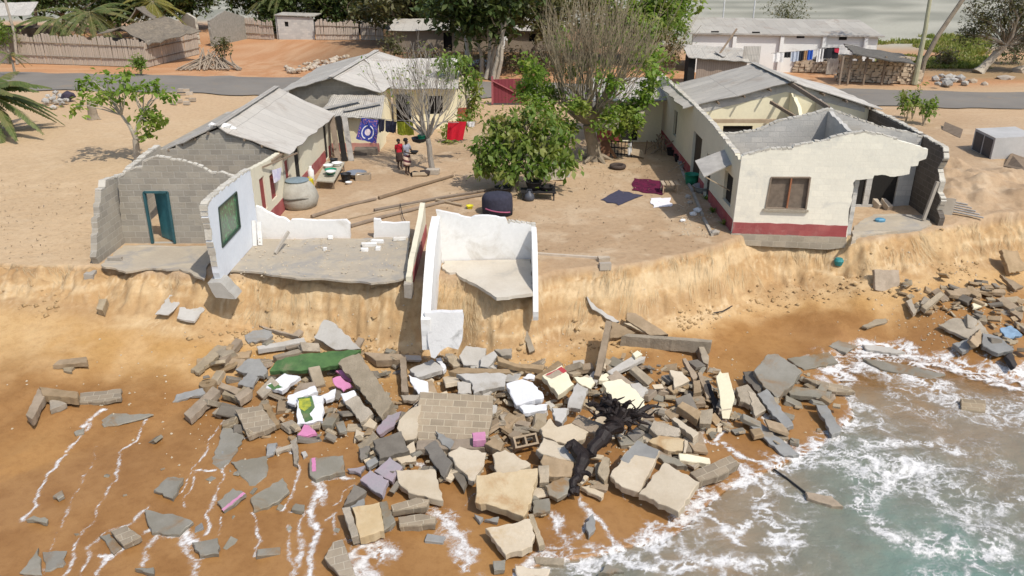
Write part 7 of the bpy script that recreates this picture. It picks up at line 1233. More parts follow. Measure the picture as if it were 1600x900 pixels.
# kind material thickness lift tiltx tilty ; polygon ; label
DATA = '''
s G .12 .05 0 .1|341,538 355,542 310,582 298,577|grey plank-like slab at the upper left edge of the rubble
b N .2 .05 0 .1|369,527 378,531 351,565 341,561|short brown beam beside the grey plank-like slab
s L .1 .02 0 .2|381,524 395,516 422,514 427,523 417,530 387,535|blue-grey plaster piece with a dark hole at the rubble's top left
b N .12 .05 0 .2|404,508 435,516 458,522 468,514 474,517 466,526 440,520 411,512|bent dark beam lying below the bank left of the tall pale slab
b M .16 .1 0 .1|401,541 475,527 478,534 403,546|beam with a white edge above the green slab
b G .16 .1 0 .1|426,556 478,541 483,547 431,559|plain grey beam just above the left end of the green slab
s N .1 .05 0 .1|365,551 394,547 388,558 363,560|small brown slab between the beams at upper left
s L .12 .2 .1 .25|387,560 406,560 418,578 411,588 390,585 367,577|dark blue-grey slab left of the green slab
s L .1 .12 0 .2|371,600 387,582 403,588 395,605|blue-grey slab with white scratches below the dark blue-grey one
b N .2 .08 0 .1|346,597 376,607 370,616 340,604|brown block-like beam near the concrete ring
b N .2 .12 0 .1|333,603 344,610 297,655 287,646|long brown beam pointing down to the left beach
s L .08 .02 0 .1|275,616 317,606 320,615 269,628|flat pale plank-like slab at the far left of the rubble
s G .2 .1 0 .1|346,616 368,622 390,605 381,603 366,618 350,610|angled grey beam pair right of the long brown beam
b N .22 .12 0 .1|366,618 388,604 394,610 374,626|short thick beam end beside the angled pair
s W .14 .25 .05 .25|417,601 445,583 469,588 440,611 415,606|white slab with a green corner below the green slab|E:417,602 430,598 442,605 427,609
s E .15 .40 0 .30|421,580 432,563 470,553 520,548 564,546 528,570 470,579|large slab painted mottled green
s M .14 .35 .3 .9|490,527 506,499 520,503 564,545 524,547|tall pale slab propped upright behind the green slab
s G .2 .42 .25 .35|533,561 561,551 613,627 596,653 559,603 528,568|big grey-brown slab leaning across the end of the green slab
s P .08 .3 0 .5|519,591 532,587 551,603 536,611 523,602|bright pink slab piece under the green slab
s P .08 .25 0 .5|524,579 533,577 549,594 544,597 534,588|darker pink strip in the shade behind the bright pink piece
s P .09 .12 0 .15|464,679 475,663 483,664 495,677 479,681|pink slab piece at the lower edge below the painted flower
s W .14 .30 0 .3|464,620 487,618 504,618 504,657 464,663|white slab painted with a yellow-green flower|E:465,622 487,619 492,636 484,646 489,656 477,660 471,646;F:467,624 484,622 487,634 476,643 467,638
s W .12 .30 0 .2|448,628 450,617 492,602 497,612 470,621 460,632|long white fragment above the flower slab
s W .12 .2 0 .2|501,618 525,607 523,620 509,626|small white fragment right of the flower slab
s W .14 .28 .1 .25|532,615 553,609 557,617 538,627|white end piece on the grey slab below the pink one
s G .16 .22 .15 .25|538,627 557,617 583,646 563,660|grey slab below the white end piece
s U .12 .15 0 .2|587,671 606,648 627,642 616,665 593,679|purple-grey slab at the left foot of the blockwork slab
r T .14 .08 0 .1|567,665 578,652 589,660 585,669|tan lump below the grey slab with the white end
s T .1 .02 0 .1|553,689 556,670 576,676 561,685|pale tan chip alone on the wet sand at centre left
s T .25 .3 .1 .35|623,656 639,640 658,631 650,684 633,688 620,669|tall pinkish tan slab beside the blockwork slab
b N .25 .1 0 .1|625,560 634,556 638,612 627,611|upright arm of the brown L-shaped frame under the bank
b N .25 .08 0 .15|568,550 633,554 634,561 587,563|top arm of the brown L-shaped frame under the bank
s G .12 .12 0 .15|626,617 656,616 650,625 630,625|rounded grey piece at the foot of the L-shaped frame
s M .16 .3 0 .2|640,577 675,561 694,576 652,589|shiny pale grey slab right of the L-shaped frame
s W .16 .33 .1 .2|681,560 689,558 697,573 692,579|white rounded edge piece on the shiny pale slab
s W .12 .25 .1 .4|638,585 668,596 669,613 653,615 644,601|mottled white slab left of the blockwork slab
w B .24 .35 0 .45|656,612 771,618 769,650 762,684 654,690 650,660|large blockwork slab lying in the middle of the rubble
b N .2 .2 0 .2|652,688 760,684 757,700 650,702|brown strip along the lower edge of the blockwork slab
k P .2 .42 0 .1|737,676 758,674 759,687 739,688|pink block on the lower right of the blockwork slab
s L .1 .35 0 .2|680,673 710,689 703,702 690,694|small blue-grey slab at the foot of the blockwork slab
s D .14 .25 .2 .25|662,699 680,687 707,722 693,746|dark grey slab sliding down below the blockwork slab
s D .12 .1 .2 .2|703,729 716,729 729,753 724,766|narrow dark slab right of the tan slab at lower centre
s T .18 .25 -.05 .2|700,707 718,697 760,707 757,725 739,753 716,731|pale tan slab with a pointed lower end at centre
s T .2 .15 0 .15|618,734 680,733 693,782 638,769 622,753|broad tan slab with a white right edge, lower centre left
s Y .25 .12 0 .2|550,793 593,784 600,829 562,840|sandy yellow slab at the lower left of the rubble
b G .25 .12 .1 .15|534,793 547,791 560,836 549,840|narrow grey beam along the sandy yellow slab
s S .12 .12 0 .15|593,784 604,782 618,815 600,828|grey wet side piece right of the sandy yellow slab
s D .16 .08 0 .2|537,789 553,756 573,767 549,784|dark rounded slab above the sandy yellow slab
s L .1 .1 0 .2|547,791 569,778 569,792 553,797|small blue-grey slab between dark and sandy slabs
w B .2 .12 0 .25|611,789 651,777 671,780 667,791 613,798|upper brick-patterned strip in the wash at lower centre
w B .2 .02 0 .2|622,808 658,802 681,807 680,818 624,823|lower brick-patterned strip in the wash at lower centre
s U .16 .18 .1 .2|562,750 578,734 607,750 597,774|pink and grey mottled slab lying in front of the purple one
s U .12 .22 .1 .25|584,736 609,713 629,729 613,753 607,749|purple-blue slab behind the pink and grey one
s U .1 .06 0 .15|542,732 571,727 564,741|small purple wedge left of the purple-blue slab
s L .12 .1 0 .2|571,722 587,713 593,720 576,730|small blue-grey block behind the purple wedge
s D .22 .25 0 .25|582,688 627,673 640,704 593,716|thick dark slab left below the blockwork slab
s T .14 .15 0 .2|618,716 636,696 647,689 650,720 627,724|tan slab tucked right of the thick dark slab
s D .12 .05 0 .15|560,700 578,696 576,713 564,718|small dark slab left of the thick dark one
s S .14 .05 0 .12|484,716 536,711 539,736 493,749 484,742|wet grey slab with a pink left edge|P:487,716 493,715 494,736 488,737
s S .05 .0 0 .09|360,721 418,712 416,744 393,764|flat grey slab pointing down in the left wash
s S .1 .02 0 .1|391,778 442,746 452,766 433,784 396,800|long grey slab tilted right in the left wash
s S .12 .04 0 .15|339,784 364,762 384,771 349,799|blue-grey slab with a pink edge in the left wash|P:384,771 349,799 346,796 380,769
s S .05 .0 0 .09|351,660 382,682 349,734 327,733|sunken pale slab under the thin wash at left
w B .18 .15 .1 .25|367,640 407,633 431,664 387,682|dark block-patterned slab at the lower left of the rubble
s N .16 .12 .1 .2|409,631 420,629 436,662 428,665|narrow brown slab right of the block-patterned one
s G .1 .03 0 .1|453,689 464,682 466,729 459,724|thin upright-looking grey strip in the left wash
s G .1 .03 0 .1|429,702 456,693 457,699 431,708|thin level grey strip in the left wash
s L .1 .03 0 .1|418,693 433,691 427,709 416,711|small blue-grey block at the end of the level strip
r M .08 .01 0 .1|470,706 477,704 481,710 474,715|round pale stone alone on the wet sand
s S .1 .03 0 .12|240,765 262,745 287,746 270,779|five-sided grey slab alone in the left wash
s S .1 .02 0 .12|225,796 277,805 302,815 280,835 237,832|wide blue-grey slab with foam at its foot, lower left
s S .12 .03 0 .12|300,847 340,840 342,865 312,867|small square grey slab near the bottom left
w B .16 .05 0 .15|172,830 197,820 220,837 192,852|grey block-patterned slab in the lower left wash
s S .06 .0 0 .1|155,837 171,833 190,855 178,866|dark sunken slab beside the block-patterned one
s S .08 .0 0 .1|30,895 60,855 66,898|pointed pale slab in the bottom left corner
s S .05 .0 0 .1|66,862 105,860 98,885 70,892|sunken flat slab right of the pointed one at bottom left
s S .1 .02 0 .12|40,812 52,805 75,811 72,817|small wedge in the wash at far left
s S .1 .02 0 .12|82,775 97,765 100,774 90,780|tiny grey slab above the wedge at far left
k S .12 .02 0 .12|210,888 240,886 241,897|half-buried block at the very bottom left of centre
b N .22 .1 0 .08|61,604 122,612 121,622 66,617|long arm of the L-shaped beam on the left beach
b N .22 .1 0 .08|60,606 72,615 50,655 40,648|short arm of the L-shaped beam on the left beach
w B .12 .02 0 .1|125,614 190,607 189,622 160,627 122,629|flat block-patterned piece right of the L-shaped beam
s S .04 .0 0 .08|152,646 240,647 200,660 162,666|long sunken slab below the L-shaped beam
b N .14 .06 0 .1|82,570 92,562 135,557 137,566|short dark beam alone on the upper left beach
s G .08 .0 0 .1|94,572 117,569 112,581 99,579|small slab half under the short dark beam
r G .16 .02 0 .1|77,626 85,622 104,630 78,640|grey stone in the angle of the L-shaped beam
s S .06 .0 0 .1|115,675 132,668 131,676 118,680|small flat stone splitting the left wash
k G .25 .05 0 .3|150,482 155,467 167,466 160,485|single grey block at the foot of the left bank
s M .06 .02 0 .45|242,491 265,460 283,465 277,478 262,492|left half of the fallen white plaster sheet on the bank
s M .07 .02 0 .45|284,470 303,472 320,483 303,502 276,497|right half of the fallen white plaster sheet on the bank
r M .35 .2 0 .5|717,556 728,540 760,544 758,556 746,572 724,570|big pale boulder-like lump below the white room
r M .2 .15 0 .4|752,558 772,548 778,556 762,574 750,572|smaller lump right of the big pale one
s G .15 .2 0 .3|772,546 800,544 798,555 784,556|grey slab at the bank foot right of the pale lumps
s G .12 .2 0 .2|692,557 712,554 722,570 708,572|grey slab below the hanging white wall piece
s M .16 .3 0 .3|713,584 780,582 792,586 788,604 754,610 740,615 737,598|long whitish slab above the blockwork slab
s M .16 .25 0 .4|714,596 736,598 737,615 715,614|whitish square piece at the left end of the long whitish slab
b N .16 .25 0 .15|700,580 716,574 796,577 800,583 716,583|brown beam along the top of the long whitish slab
b N .16 .2 -.1 .15|776,556 806,568 852,570 848,578 808,573 778,564|brown beam sloping right below the bank foot
s W .2 .45 .05 .3|791,599 816,592 832,597 849,616 850,621 806,633|thick white slab, largest of the white ones
s W .12 .3 0 .2|810,633 856,631 852,641 818,645|narrow white piece just below the thick white slab
s W .08 .3 0 .2|816,590 826,583 836,586 834,592|little white chip above the thick white slab
s C .22 .42 .05 .3|847,587 878,570 897,600 872,617|cream block slab with a red painted band|R:850,587 866,579 878,573 886,580 870,588;G:853,588 872,578 880,583 862,592
b N .14 .3 0 .2|833,590 872,563 880,568 848,593|brown beam behind the red-banded slab
s C .1 .35 0 .25|896,589 925,589 930,598 924,608 904,598|cream chip right of the red-banded slab
s M .16 .38 .1 .3|896,605 902,598 919,607 907,639 886,637|bluish white slab standing right of the red-banded one
s M .22 .3 .1 .3|862,637 889,638 878,661 867,656|bluish white wedge above the tan slabs
r C .14 .2 0 .2|934,588 949,582 956,589 949,594 936,594|cream lump at the end of the pale beam
b M .12 .2 0 .15|949,580 987,557 1009,557 1007,561 956,585|pale beam lying inside the L-shaped wall piece
r C .14 .3 0 .2|988,552 996,547 1004,553 993,559|cream lump on the far end of the pale beam
s C .3 .5 .1 .5|940,598 971,592 984,600 1007,624 1009,636 993,645 958,627|big cream slab behind the black tree stump
s M .14 .25 .05 .25|984,599 998,597 1013,609 1002,621|pale grey slab behind the big cream one
w N .6 .3 0 .5|947,500 956,502 945,562 937,588 928,586|narrow leaning wall piece casting a dark side, left arm of the frame
w G .42 .15 0 .1|971,525 981,521 1113,531 1112,535|long low wall piece, top arm of the frame under the bank
w G .45 .1 .1 .2|1089,534 1096,534 1108,556 1106,569 1099,566|short leaning wall piece, right arm of the frame
p N .15 .2 0 .5|980,488 993,489 1044,522 1016,524 978,499|dark plank slab lying on the bank foot above the frame
p T .1 .15 0 .5|974,504 989,505 1018,522 1013,524|pinkish board in front of the dark plank slab
s N .12 .1 0 .5|956,502 973,509 993,520 975,524 953,529|brown slab in the corner of the frame under the bank
s M .1 .02 0 .9|916,462 930,478 968,502 958,503 925,483|pale concrete strip fallen down the bank
p G .16 .05 0 .6|817,520 824,516 836,547 827,551|short pale post standing in the bank foot
w C .28 .4 .25 1.1|1119,588 1125,579 1128,583 1138,582 1148,620 1140,655 1129,654|tall cream wall piece standing on end at the sea side
p N .16 .25 .1 .3|1066,560 1071,559 1091,588 1083,593|dark leaning plank left of the tall cream piece
p N .14 .25 .1 .3|1090,582 1096,580 1111,620 1104,622|long narrow brown piece next to the tall cream piece
s K .2 .1 .1 .3|1100,595 1107,593 1121,624 1118,645|black-brown slab in the shade of the tall cream piece
s T .16 .3 .05 .3|1046,578 1066,580 1078,594 1054,606 1052,590|pinkish tan slab among the grey blocks, right of centre
k N .22 .25 0 .2|1083,594 1094,593 1096,612 1084,614|small brown block under the pinkish tan slab
k N .25 .2 0 .2|1058,634 1066,627 1096,642 1090,656|two-tone brown block left of the tall cream piece
k G .2 .2 0 .2|1094,640 1114,638 1111,662 1093,661|grey ribbed block at the foot of the tall cream piece
s T .2 .22 .1 .2|1049,654 1054,651 1092,676 1083,684|tan strip slab sloping to the water
s S .26 .35 .1 .3|1178,579 1200,553 1216,553 1252,578 1240,600 1214,621 1192,603|biggest grey slab at the sea's edge
s D .3 .15 .4 .2|1160,580 1178,580 1194,604 1184,612 1164,592|dark flank piece left of the biggest grey slab
s G .2 .15 0 .2|1150,605 1168,600 1182,616 1172,633 1156,626|brown slab right of the tall cream piece
s G .16 .15 0 .2|1168,610 1180,614 1197,640 1180,650 1176,636|stepped grey slab below the dark flank piece
s L .14 .18 .1 .15|1183,615 1198,607 1240,664 1224,668|long dark grey slab pointing into the wash
s S .14 .15 0 .12|1220,599 1300,612 1295,623 1235,616|long brown slab lying level at the water's edge
w B .14 .08 0 .12|1255,590 1325,603 1337,612 1300,611|block-patterned slab awash behind the long brown one
s S .1 .02 0 .15|1230,560 1295,550 1310,565 1257,578|flat dark slab on the sand above the foam
s S .08 .0 0 .15|1295,540 1310,531 1340,540 1322,551|small flat slab on the brown sand right of it
s M .1 .05 0 .15|1347,538 1390,542 1415,550 1400,552 1355,546|long cream sliver at the foam line
s S .16 .12 0 .1|1348,560 1400,566 1478,585 1455,592 1375,576|long submerged beam washed over by foam
s L .14 .12 .1 .15|1275,632 1292,632 1315,672 1300,680|grey slab standing out of the foam, right of the long dark one
s L .1 .05 .1 .15|1172,665 1190,662 1250,710 1225,712|sunken grey slab in the foam below the long dark one
s G .08 .02 0 .15|1347,509 1370,498 1385,497 1387,502 1355,512|cracked flat slab on the brown sand at right
k B .35 .25 .05 .1|1501,622 1540,625 1540,642 1502,639|square block pair standing alone in the sea
p N .12 .03 0 .0|1258,768 1300,775 1318,791 1300,790 1262,778|brown plank floating in the foam
b C .14 .12 0 .1|1060,708 1073,709 1109,716 1110,725 1062,719|cream stick-like block in the foam edge
w B .26 .15 0 .2|1078,738 1142,711 1156,724 1129,741 1093,752|brown block-patterned slab at the foam edge
s T .22 .35 .1 .2|998,771 1038,722 1093,753 1060,800|large square tan slab at the water
s T .22 .32 .1 .2|953,743 971,716 996,687 1031,704 1024,718 998,769 971,760|large stained slab with a grey upper part beside the square one|L:969,718 996,688 1030,704 1024,717 991,711 982,724
s S .16 .2 0 .2|1027,713 1033,709 1062,718 1075,729 1038,723|grey slab behind the square tan one
s Y .14 .22 0 .2|1029,680 1069,686 1067,704 1044,704 1013,689|brownish tan slab with a post at its right
b T .14 .25 0 .2|1070,687 1075,688 1072,707 1068,706|small pale post at the end of the brownish tan slab
s G .2 .25 0 .25|1015,669 1022,656 1062,669 1062,681 1027,680|grey slab right of the black roots
s G .22 .2 .1 .25|933,738 942,713 953,716 951,741 944,751|rounded grey block between the stump and the stained slab
s T .16 .38 0 .25|844,669 860,653 871,667 893,661 922,673 911,687 882,693 849,682|ragged pale tan slab left of the stump
k N .22 .4 0 .25|893,660 904,647 947,664 933,680|brown block pinned under the stump
s T .2 .3 -.05 .3|838,702 849,684 882,696 899,716 898,723 873,717 849,710|tan slab with a grey patch touching the stump|M:871,700 883,699 897,716 888,718 876,712
b N .2 .25 0 .2|849,710 898,722 893,744 858,744 844,721|brown beam pair below the grey-patched slab
k G .2 .3 0 .3|841,727 858,726 858,753 843,754|light grey block standing left of the beam pair
s S .14 .2 0 .2|851,758 864,751 878,746 892,747 887,771 871,779 858,773|shell-shaped grey slab below the beam pair
s T .18 .3 .05 .25|769,710 789,702 829,724 827,729 778,749|tan wedge above the biggest sandy slab
s Y .25 .25 0 .25|744,742 840,731 831,778 818,807 784,795 742,784|biggest sandy slab, stained rust at its foot
s T .2 .15 0 .2|758,825 828,810 836,835 832,853 790,867|tan slab below the biggest sandy one
b G .2 .12 .1 .15|825,803 833,802 851,850 842,853|grey post along the right of the lower tan slab
k N .28 .25 0 .2|757,693 773,682 787,693 782,705|brown block below the pink one
s S .14 .08 0 .15|831,782 858,778 860,797 833,803|wet grey block below the shell-shaped slab
s T .18 .05 0 .12|805,884 860,889 855,900 808,900|pale slab cut off by the bottom of the view
b G .16 .05 0 .12|834,869 882,872 881,882 837,880|level grey beam near the bottom centre
s S .1 .02 0 .12|935,896 950,880 976,893|rounded sunken slab at the bottom foam
s T .12 .08 0 .15|907,760 920,757 944,770 940,778|tan sliver below the stump's foot
s L .12 .05 0 .15|915,816 927,802 931,826 920,838|dark grey slab splitting the wash at lower centre
w B .22 .08 .1 .15|520,846 535,842 556,900 530,900 506,871|long block-patterned slab at the bottom left of centre
s S .1 .02 0 .12|462,786 476,788 475,798 455,796|small grey slab with foam over it
k S .14 .04 0 .12|770,876 790,874 789,890 772,891|small blue-grey block near the bottom centre
k L .1 .02 0 .12|741,803 755,808 750,816|little blue-grey block left of its twin below the sandy slab
k L .1 .02 0 .12|757,811 780,807 778,816|longer blue-grey block right of its twin below the sandy slab
w N .12 .05 -.3 1.6|1366,421 1405,422 1407,462 1368,453|grey weathered panel leaning on the right bank
s N .16 .3 -.3 .9|1565,390 1590,391 1604,421 1578,427|dark tilted slab on the bank at the right edge
s N .14 .1 .2 .3|1562,428 1600,447 1586,453|brown board below the tilted slab at the right edge
s C .08 .15 0 .2|1519,474 1534,470 1543,475 1521,481|cream chip in the right-hand rubble
s V .1 .2 .1 .25|1562,513 1580,508 1598,523 1573,529|slab with blue streaks in the right-hand rubble
s N .14 .25 -.6 .5|1516,531 1532,513 1535,537 1527,542|brown slab tipped on edge in the right-hand wash
s L .14 .12 .2 .2|1488,537 1516,528 1521,541 1504,550|pale grey V-shaped slab in the right-hand wash
s K .14 .15 -.4 .4|1572,556 1581,550 1590,570 1585,575|black slab on edge at the right-hand foam
s G .1 .05 0 .15|1467,508 1490,496 1530,500 1545,520 1520,533|flat grey slab under the right-hand rubble
s N .14 .1 0 .2|1556,466 1568,462 1600,485 1596,500|brown slab at the right edge of the rubble
s L .16 .1 0 .2|1535,520 1560,525 1585,545 1560,552 1536,540|grey slab awash in the right-hand rubble
b G .16 .12 0 .2|1440,478 1470,455 1476,460 1447,484|grey beam in the middle of the right-hand rubble
b G .14 .1 .2 .2|1415,470 1424,466 1432,486 1427,490|grey beam end at the left of the right-hand rubble
s N .12 .12 0 .2|1490,452 1520,447 1530,455 1500,462|brown slab at the top of the right-hand rubble
b N .12 .08 0 .2|1525,450 1570,452 1572,457 1526,456|level brown beam at the top of the right-hand rubble
'''
for line in DATA.strip().split('\n'):
    f = line.split('|'); a = f[0].split(); poly = [tuple(map(float, q.split(','))) for q in f[1].split()]
    paints = [(q.split(':')[0], [tuple(map(float, z.split(','))) for z in q.split(':')[1].split()]) for q in f[3].split(';')] if len(f) > 3 else ()
    piece((a[0], a[1]) + tuple(map(float, a[2:6])), poly, f[2], paints)
# the concrete ring and the hollow block
p = T(325, 602, .1); tag(MB().add(*(lambda n, r0, r1, h: ([p + Vector((r * math.cos(6.2832 * i / n), r * math.sin(6.2832 * i / n), z)) for r, z in ((r0, h), (r1, h), (r1, -.1), (r0, -.1)) for i in range(n)], [(k * n + i, k * n + (i + 1) % n, ((k + 1) % 4) * n + (i + 1) % n, ((k + 1) % 4) * n + i) for k in range(4) for i in range(n)]))(20, .06, .23, .08)).build('concrete_ring', RM['N'], loc=p), 'round concrete ring at the head of the long brown beam', 'ring')
q = T(820, 690, .35); Rm = Matrix.Rotation(.35, 3, 'Z') @ Matrix.Rotation(.75, 3, 'X'); mb = MB()
for c, s in (((0, .12, 0), (.62, .05, .24)), ((0, -.12, 0), (.62, .05, .24)), ((-.285, 0, 0), (.05, .19, .24)), ((.285, 0, 0), (.05, .19, .24)), ((0, 0, 0), (.05, .19, .24))): mb.box(q + Rm @ Vector(c), s, Rm, .004)
tag(mb.build('hollow_block', RM['N'], loc=q), 'hollow concrete block tipped open above the tan wedge', 'block')
# ------------------------------------------------------------------ the smaller broken blocks between them
def chunk(p, sx, sy, sz, mat, yaw, t1, t2):
    m = Matrix.Rotation(yaw, 3, 'Z') @ Matrix.Rotation(t1, 3, 'X') @ Matrix.Rotation(t2, 3, 'Y'); bm = bmesh.new(); bmesh.ops.create_cube(bm, size=1)
    for v in bm.verts: v.co = Vector((v.co.x * sx * R.uniform(.78, 1.1), v.co.y * sy * R.uniform(.78, 1.1), v.co.z * sz * R.uniform(.85, 1.08)))
    bmesh.ops.bevel(bm, geom=list(bm.edges), offset=min(sx, sy, sz) * .09, segments=1, affect='EDGES'); bm.normal_update(); uvs = []
    for f in bm.faces: ax = (0, 1) if abs(f.normal.z) > .6 else (0, 2) if abs(f.normal.y) > .6 else (1, 2); uvs.append([(v.co[ax[0]], v.co[ax[1]]) for v in f.verts])
    mb = MB().add([p + m @ v.co for v in bm.verts], [[v.index for v in f.verts] for f in bm.faces], uvs); bm.free(); return mb.build('rubble_chunk', mat, loc=p)
def inpoly(x, y, P): return bool(inside(np.array([x]), np.array([y]), P)[0])
ZONES = [([(300, 560), (420, 535), (640, 555), (640, 690), (560, 700), (470, 690), (370, 690), (330, 640)], 62, 'GGNNDSB', .36, 'small broken piece in the left part of the main rubble', 'small pieces in the left rubble'),
 ([(640, 560), (940, 575), (930, 640), (830, 660), (800, 720), (760, 700), (650, 640)], 70, 'GNNGTBM', .34, 'small broken piece around the thick white slabs', 'small pieces in the middle rubble'),
 ([(770, 610), (850, 640), (840, 700), (770, 690)], 26, 'NNG', .30, 'small brown block in the heap right of the blockwork slab', 'small blocks right of the blockwork slab'),
 ([(930, 560), (1120, 580), (1160, 660), (1080, 730), (960, 690), (930, 640)], 76, 'GNGNTDS', .36, 'small broken piece between the stump and the tall cream piece', 'small pieces right of the stump'),
 ([(560, 690), (760, 700), (870, 780), (850, 810), (740, 760), (600, 790)], 34, 'GTNSD', .30, 'small broken piece among the tan slabs at lower centre', 'small pieces among the tan slabs'),
 ([(1110, 600), (1260, 590), (1320, 650), (1240, 700), (1140, 690)], 26, 'SGSN', .34, 'small wet piece around the long dark slab at the water', 'small wet pieces at the water edge'),
 ([(1405, 448), (1470, 440), (1560, 446), (1600, 470), (1600, 560), (1540, 545), (1490, 500), (1425, 490)], 40, 'GNGNDNG', .34, 'small broken piece in the right-hand rubble below the bank', 'small pieces of the right-hand rubble'),
 ([(100, 640), (330, 700), (500, 800), (900, 870), (900, 890), (300, 890), (60, 880)], 26, 'SSSL', .26, 'small sunken piece in the shallow wash', 'small pieces in the shallow wash'),
 ([(840, 690), (960, 690), (940, 770), (850, 770)], 16, 'GNTN', .28, 'small broken piece tucked around the black stump', 'small pieces around the stump')]
specs = []
for poly, n, mats, sz, lab, grp in ZONES:
    k = 0; x0, x1 = min(p[0] for p in poly), max(p[0] for p in poly); y0, y1 = min(p[1] for p in poly), max(p[1] for p in poly); n = int(n * (1.0 if 'wash' in lab else 2.7))
    while k < n:
        x, y = R.uniform(x0, x1), R.uniform(y0, y1)
        if not inpoly(x, y, poly): continue
        wash = 'wash' in lab; l = R.uniform(-.03, .02) if wash else R.choice((.02, .06, .1, .16, .24)); s = sz * R.choice((.35, .45, .6, .75, 1.0, 1.3)); p = T(x, y, 0); p.z = max(p.z, SEA - .05) + l
        specs.append((s / (p - CV).length, p, s, mats, lab, grp)); k += 1
specs.sort(key=lambda q: -q[0]); rest = {}
for i, (_, p, s, mats, lab, grp) in enumerate(specs):
    mt = R.choice(mats); o = chunk(p, s * R.uniform(.8, 1.5), s * R.uniform(.5, 1.0), s * R.uniform(.16, .42), RM[mt], R.uniform(0, 3.14), R.gauss(0, .26), R.gauss(0, .26))
    if i < 292: tag(o, lab, 'rubble', grp)
    else: rest.setdefault('x', []).append(o)
bits = rest['x']; base = bits[0]; jm = bmesh.new(); mats_ = []
me = bpy.data.meshes.new('rubble_bits')
for o in bits:
    mt = o.data.materials[0]
    if mt not in mats_: mats_.append(mt)
    k0 = len(jm.faces); o.data.transform(Matrix.Translation(o.location)); jm.from_mesh(o.data); jm.faces.ensure_lookup_table()
    for f in jm.faces[k0:]: f.material_index = mats_.index(mt)
    bpy.data.objects.remove(o)
jm.to_mesh(me); jm.free()
for mt in mats_: me.materials.append(mt)
o = bpy.data.objects.new('rubble_bits', me); S.collection.objects.link(o); tag(o, 'smallest broken bits filling the gaps of the beach rubble', 'rubble', kind='stuff')
# pebble-size crumbs everywhere around: nobody could count them
vs, fs = [], []
for _ in range(2600):
    x, y = (R.gauss(760, 260), R.gauss(620, 60)) if R.random() < .6 else (R.gauss(1500, 60), R.gauss(490, 35)) if R.random() < .4 else (R.uniform(355, 640), R.uniform(372, 432)) if R.random() < .35 else (R.uniform(1060, 1125), R.uniform(250, 370))
    if y < 440 and 640 < x < 1050: continue
    p = T(x, y, .01)
    if p.z < SEA: continue
    if y < 436 and x < 645: p = G(x, y, .10)
    s = R.uniform(.008, .045); i = len(vs); a = R.uniform(0, 3); 
    for k in range(4): vs.append(p + Vector((s * math.cos(a + k * 1.57) * R.uniform(.6, 1.3), s * math.sin(a + k * 1.57) * R.uniform(.6, 1.3), 0)))
    vs.append(p + Vector((R.uniform(-.3, .3) * s, R.uniform(-.3, .3) * s, s * R.uniform(.6, 1.2)))); fs += [(i, i + 1, i + 4, i + 4), (i + 1, i + 2, i + 4, i + 4), (i + 2, i + 3, i + 4, i + 4), (i + 3, i, i + 4, i + 4)]
o = MB(); o.add(vs, [f[:3] for f in fs]); o = o.build('rubble_crumbs', RM['T'], loc=(0, 18, 0)); tag(o, 'crumbs of broken concrete and plaster scattered over sand and floors', 'crumbs', kind='stuff')
# white lumps on the cement floor
for k, (x, y, w, d, lab) in enumerate(((577, 382, .5, .2, 'biggest white plaster lump on the cement floor by the gap'), (590, 377, .45, .14, 'long white plaster lump behind the biggest one on the floor'), (570, 390, .25, .16, 'small white lump before the biggest one on the floor'), (591, 388, .18, .2, 'small white lump right of the biggest one on the floor'), (624, 373, .5, .12, 'white strip of plaster at the foot of the right low wall'), (516, 371, .18, .12, 'white lump at the foot of the long low wall'), (508, 389, .12, .1, 'tiny white lump in the middle of the cement floor'), (180, 404, .5, .12, 'flat pale slab on the floor of the blockwork room'))): p = G(x, y, .14); tag(chunk(p, w, d, .12, WHITE if 'white' in lab else CONC, R.uniform(-.3, .3), 0, 0), lab, 'plaster lump')
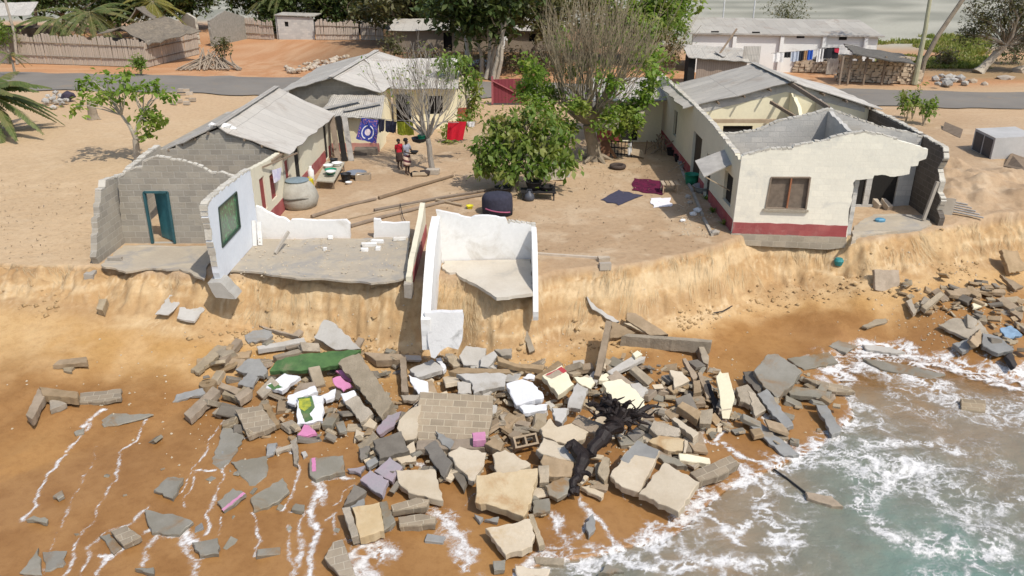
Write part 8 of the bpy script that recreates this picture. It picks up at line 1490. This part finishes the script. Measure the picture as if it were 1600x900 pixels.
# the black tree stump washed in upside down
SB = M('wet_black_wood', (.026, .018, .016), (.012, .009, .009), scale=6, bump=.9, rough=.5, jitter=0, bscale=9)
p0, p1, p2, p3 = T(897, 772, .25), T(910, 715, .55), T(938, 690, .75), T(962, 655, .9)
t = thing('tree_stump', 'black uprooted tree stump with a spray of roots lying on the rubble', 'tree stump', (p0.x, p0.y, p0.z - .3)); mb = MB()
def rough(pts, rad, n=9, k=3, amp=.06):
    q = []; r = []
    for i in range(len(pts) - 1):
        for j in range(k): f = j / k; q.append(pts[i].lerp(pts[i + 1], f) + Vector((R.uniform(-1, 1), R.uniform(-1, 1), R.uniform(-1, 1))) * amp * .5); r.append((rad[i] * (1 - f) + rad[i + 1] * f) * R.uniform(.8, 1.25))
    q.append(pts[-1]); r.append(rad[-1]); mb.tube(q, r, n)
rough([p0, T(899, 745, .4), p1, p2, p3], [.09, .12, .15, .17, .22], 11, 5, .12)
rough([p1, T(893, 692, .75), T(884, 700, .7)], [.16, .12, .06], 7); rough([T(903, 735, .45), T(922, 742, .5)], [.1, .05], 6); rough([T(898, 765, .3), T(886, 775, .2)], [.1, .04], 6)
for x, y, l in ((915, 630, 1.1), (925, 628, 1.3), (931, 640, 1.2), (944, 622, 1.5), (952, 618, 1.3), (961, 624, 1.5), (985, 628, 1.5), (1000, 640, 1.2), (1012, 648, 1.0), (1033, 636, 1.1), (1022, 652, .9), (975, 672, .8), (1000, 664, .8), (1016, 664, .7), (990, 676, .6), (946, 668, .7), (924, 655, .9)):
    e = T(x, y, l); m = p3.lerp(e, .5) + Vector((0, 0, .12)); rough([p3, m, e], [.13, .08, .06 if y < 632 and 940 < x < 990 else .022], 6, 3, .12)
    for _ in range(2): d = m.lerp(e, R.random()); rough([d, d + Vector((R.uniform(-.3, .3), R.uniform(-.2, .2), R.uniform(-.1, .3)))], [.03, .008], 5, 3, .05)
for _ in range(26): d = p3 + Vector((R.gauss(0, .2), R.gauss(0, .12), R.gauss(.05, .12))); rough([d, d + Vector((R.gauss(0, .22), R.gauss(0, .1), R.uniform(.05, .4)))], [.04, .008], 5, 2, .05)
mb.build('trunk', SB, t)
# thin iron rods and sticks
for lab, pts, r in (('dark bent rod on the pinkish tan slab', [(619, 662), (640, 640), (655, 626)], .018), ('second dark rod crossing the pinkish tan slab', [(622, 672), (645, 645), (656, 628)], .018), ('bent thin rod over the low white wall', [(625, 318), (630, 340), (636, 350)], .014), ('curved dark stick lying on the sand below the bank at right', [(1115, 489), (1130, 486), (1144, 478)], .02), ('thin dark pole sticking out of the sea foam', [(1206, 752), (1225, 772), (1258, 808)], .025)):
    q = [T(x, y, .35 if 'tan' in lab else .12) for x, y in pts]; q = [Vector((a.x, a.y, max(a.z, SEA + .02))) for a in q]; tag(MB().tube(q, r, 6).build('thin_rod', BLACKM), lab, 'rod')
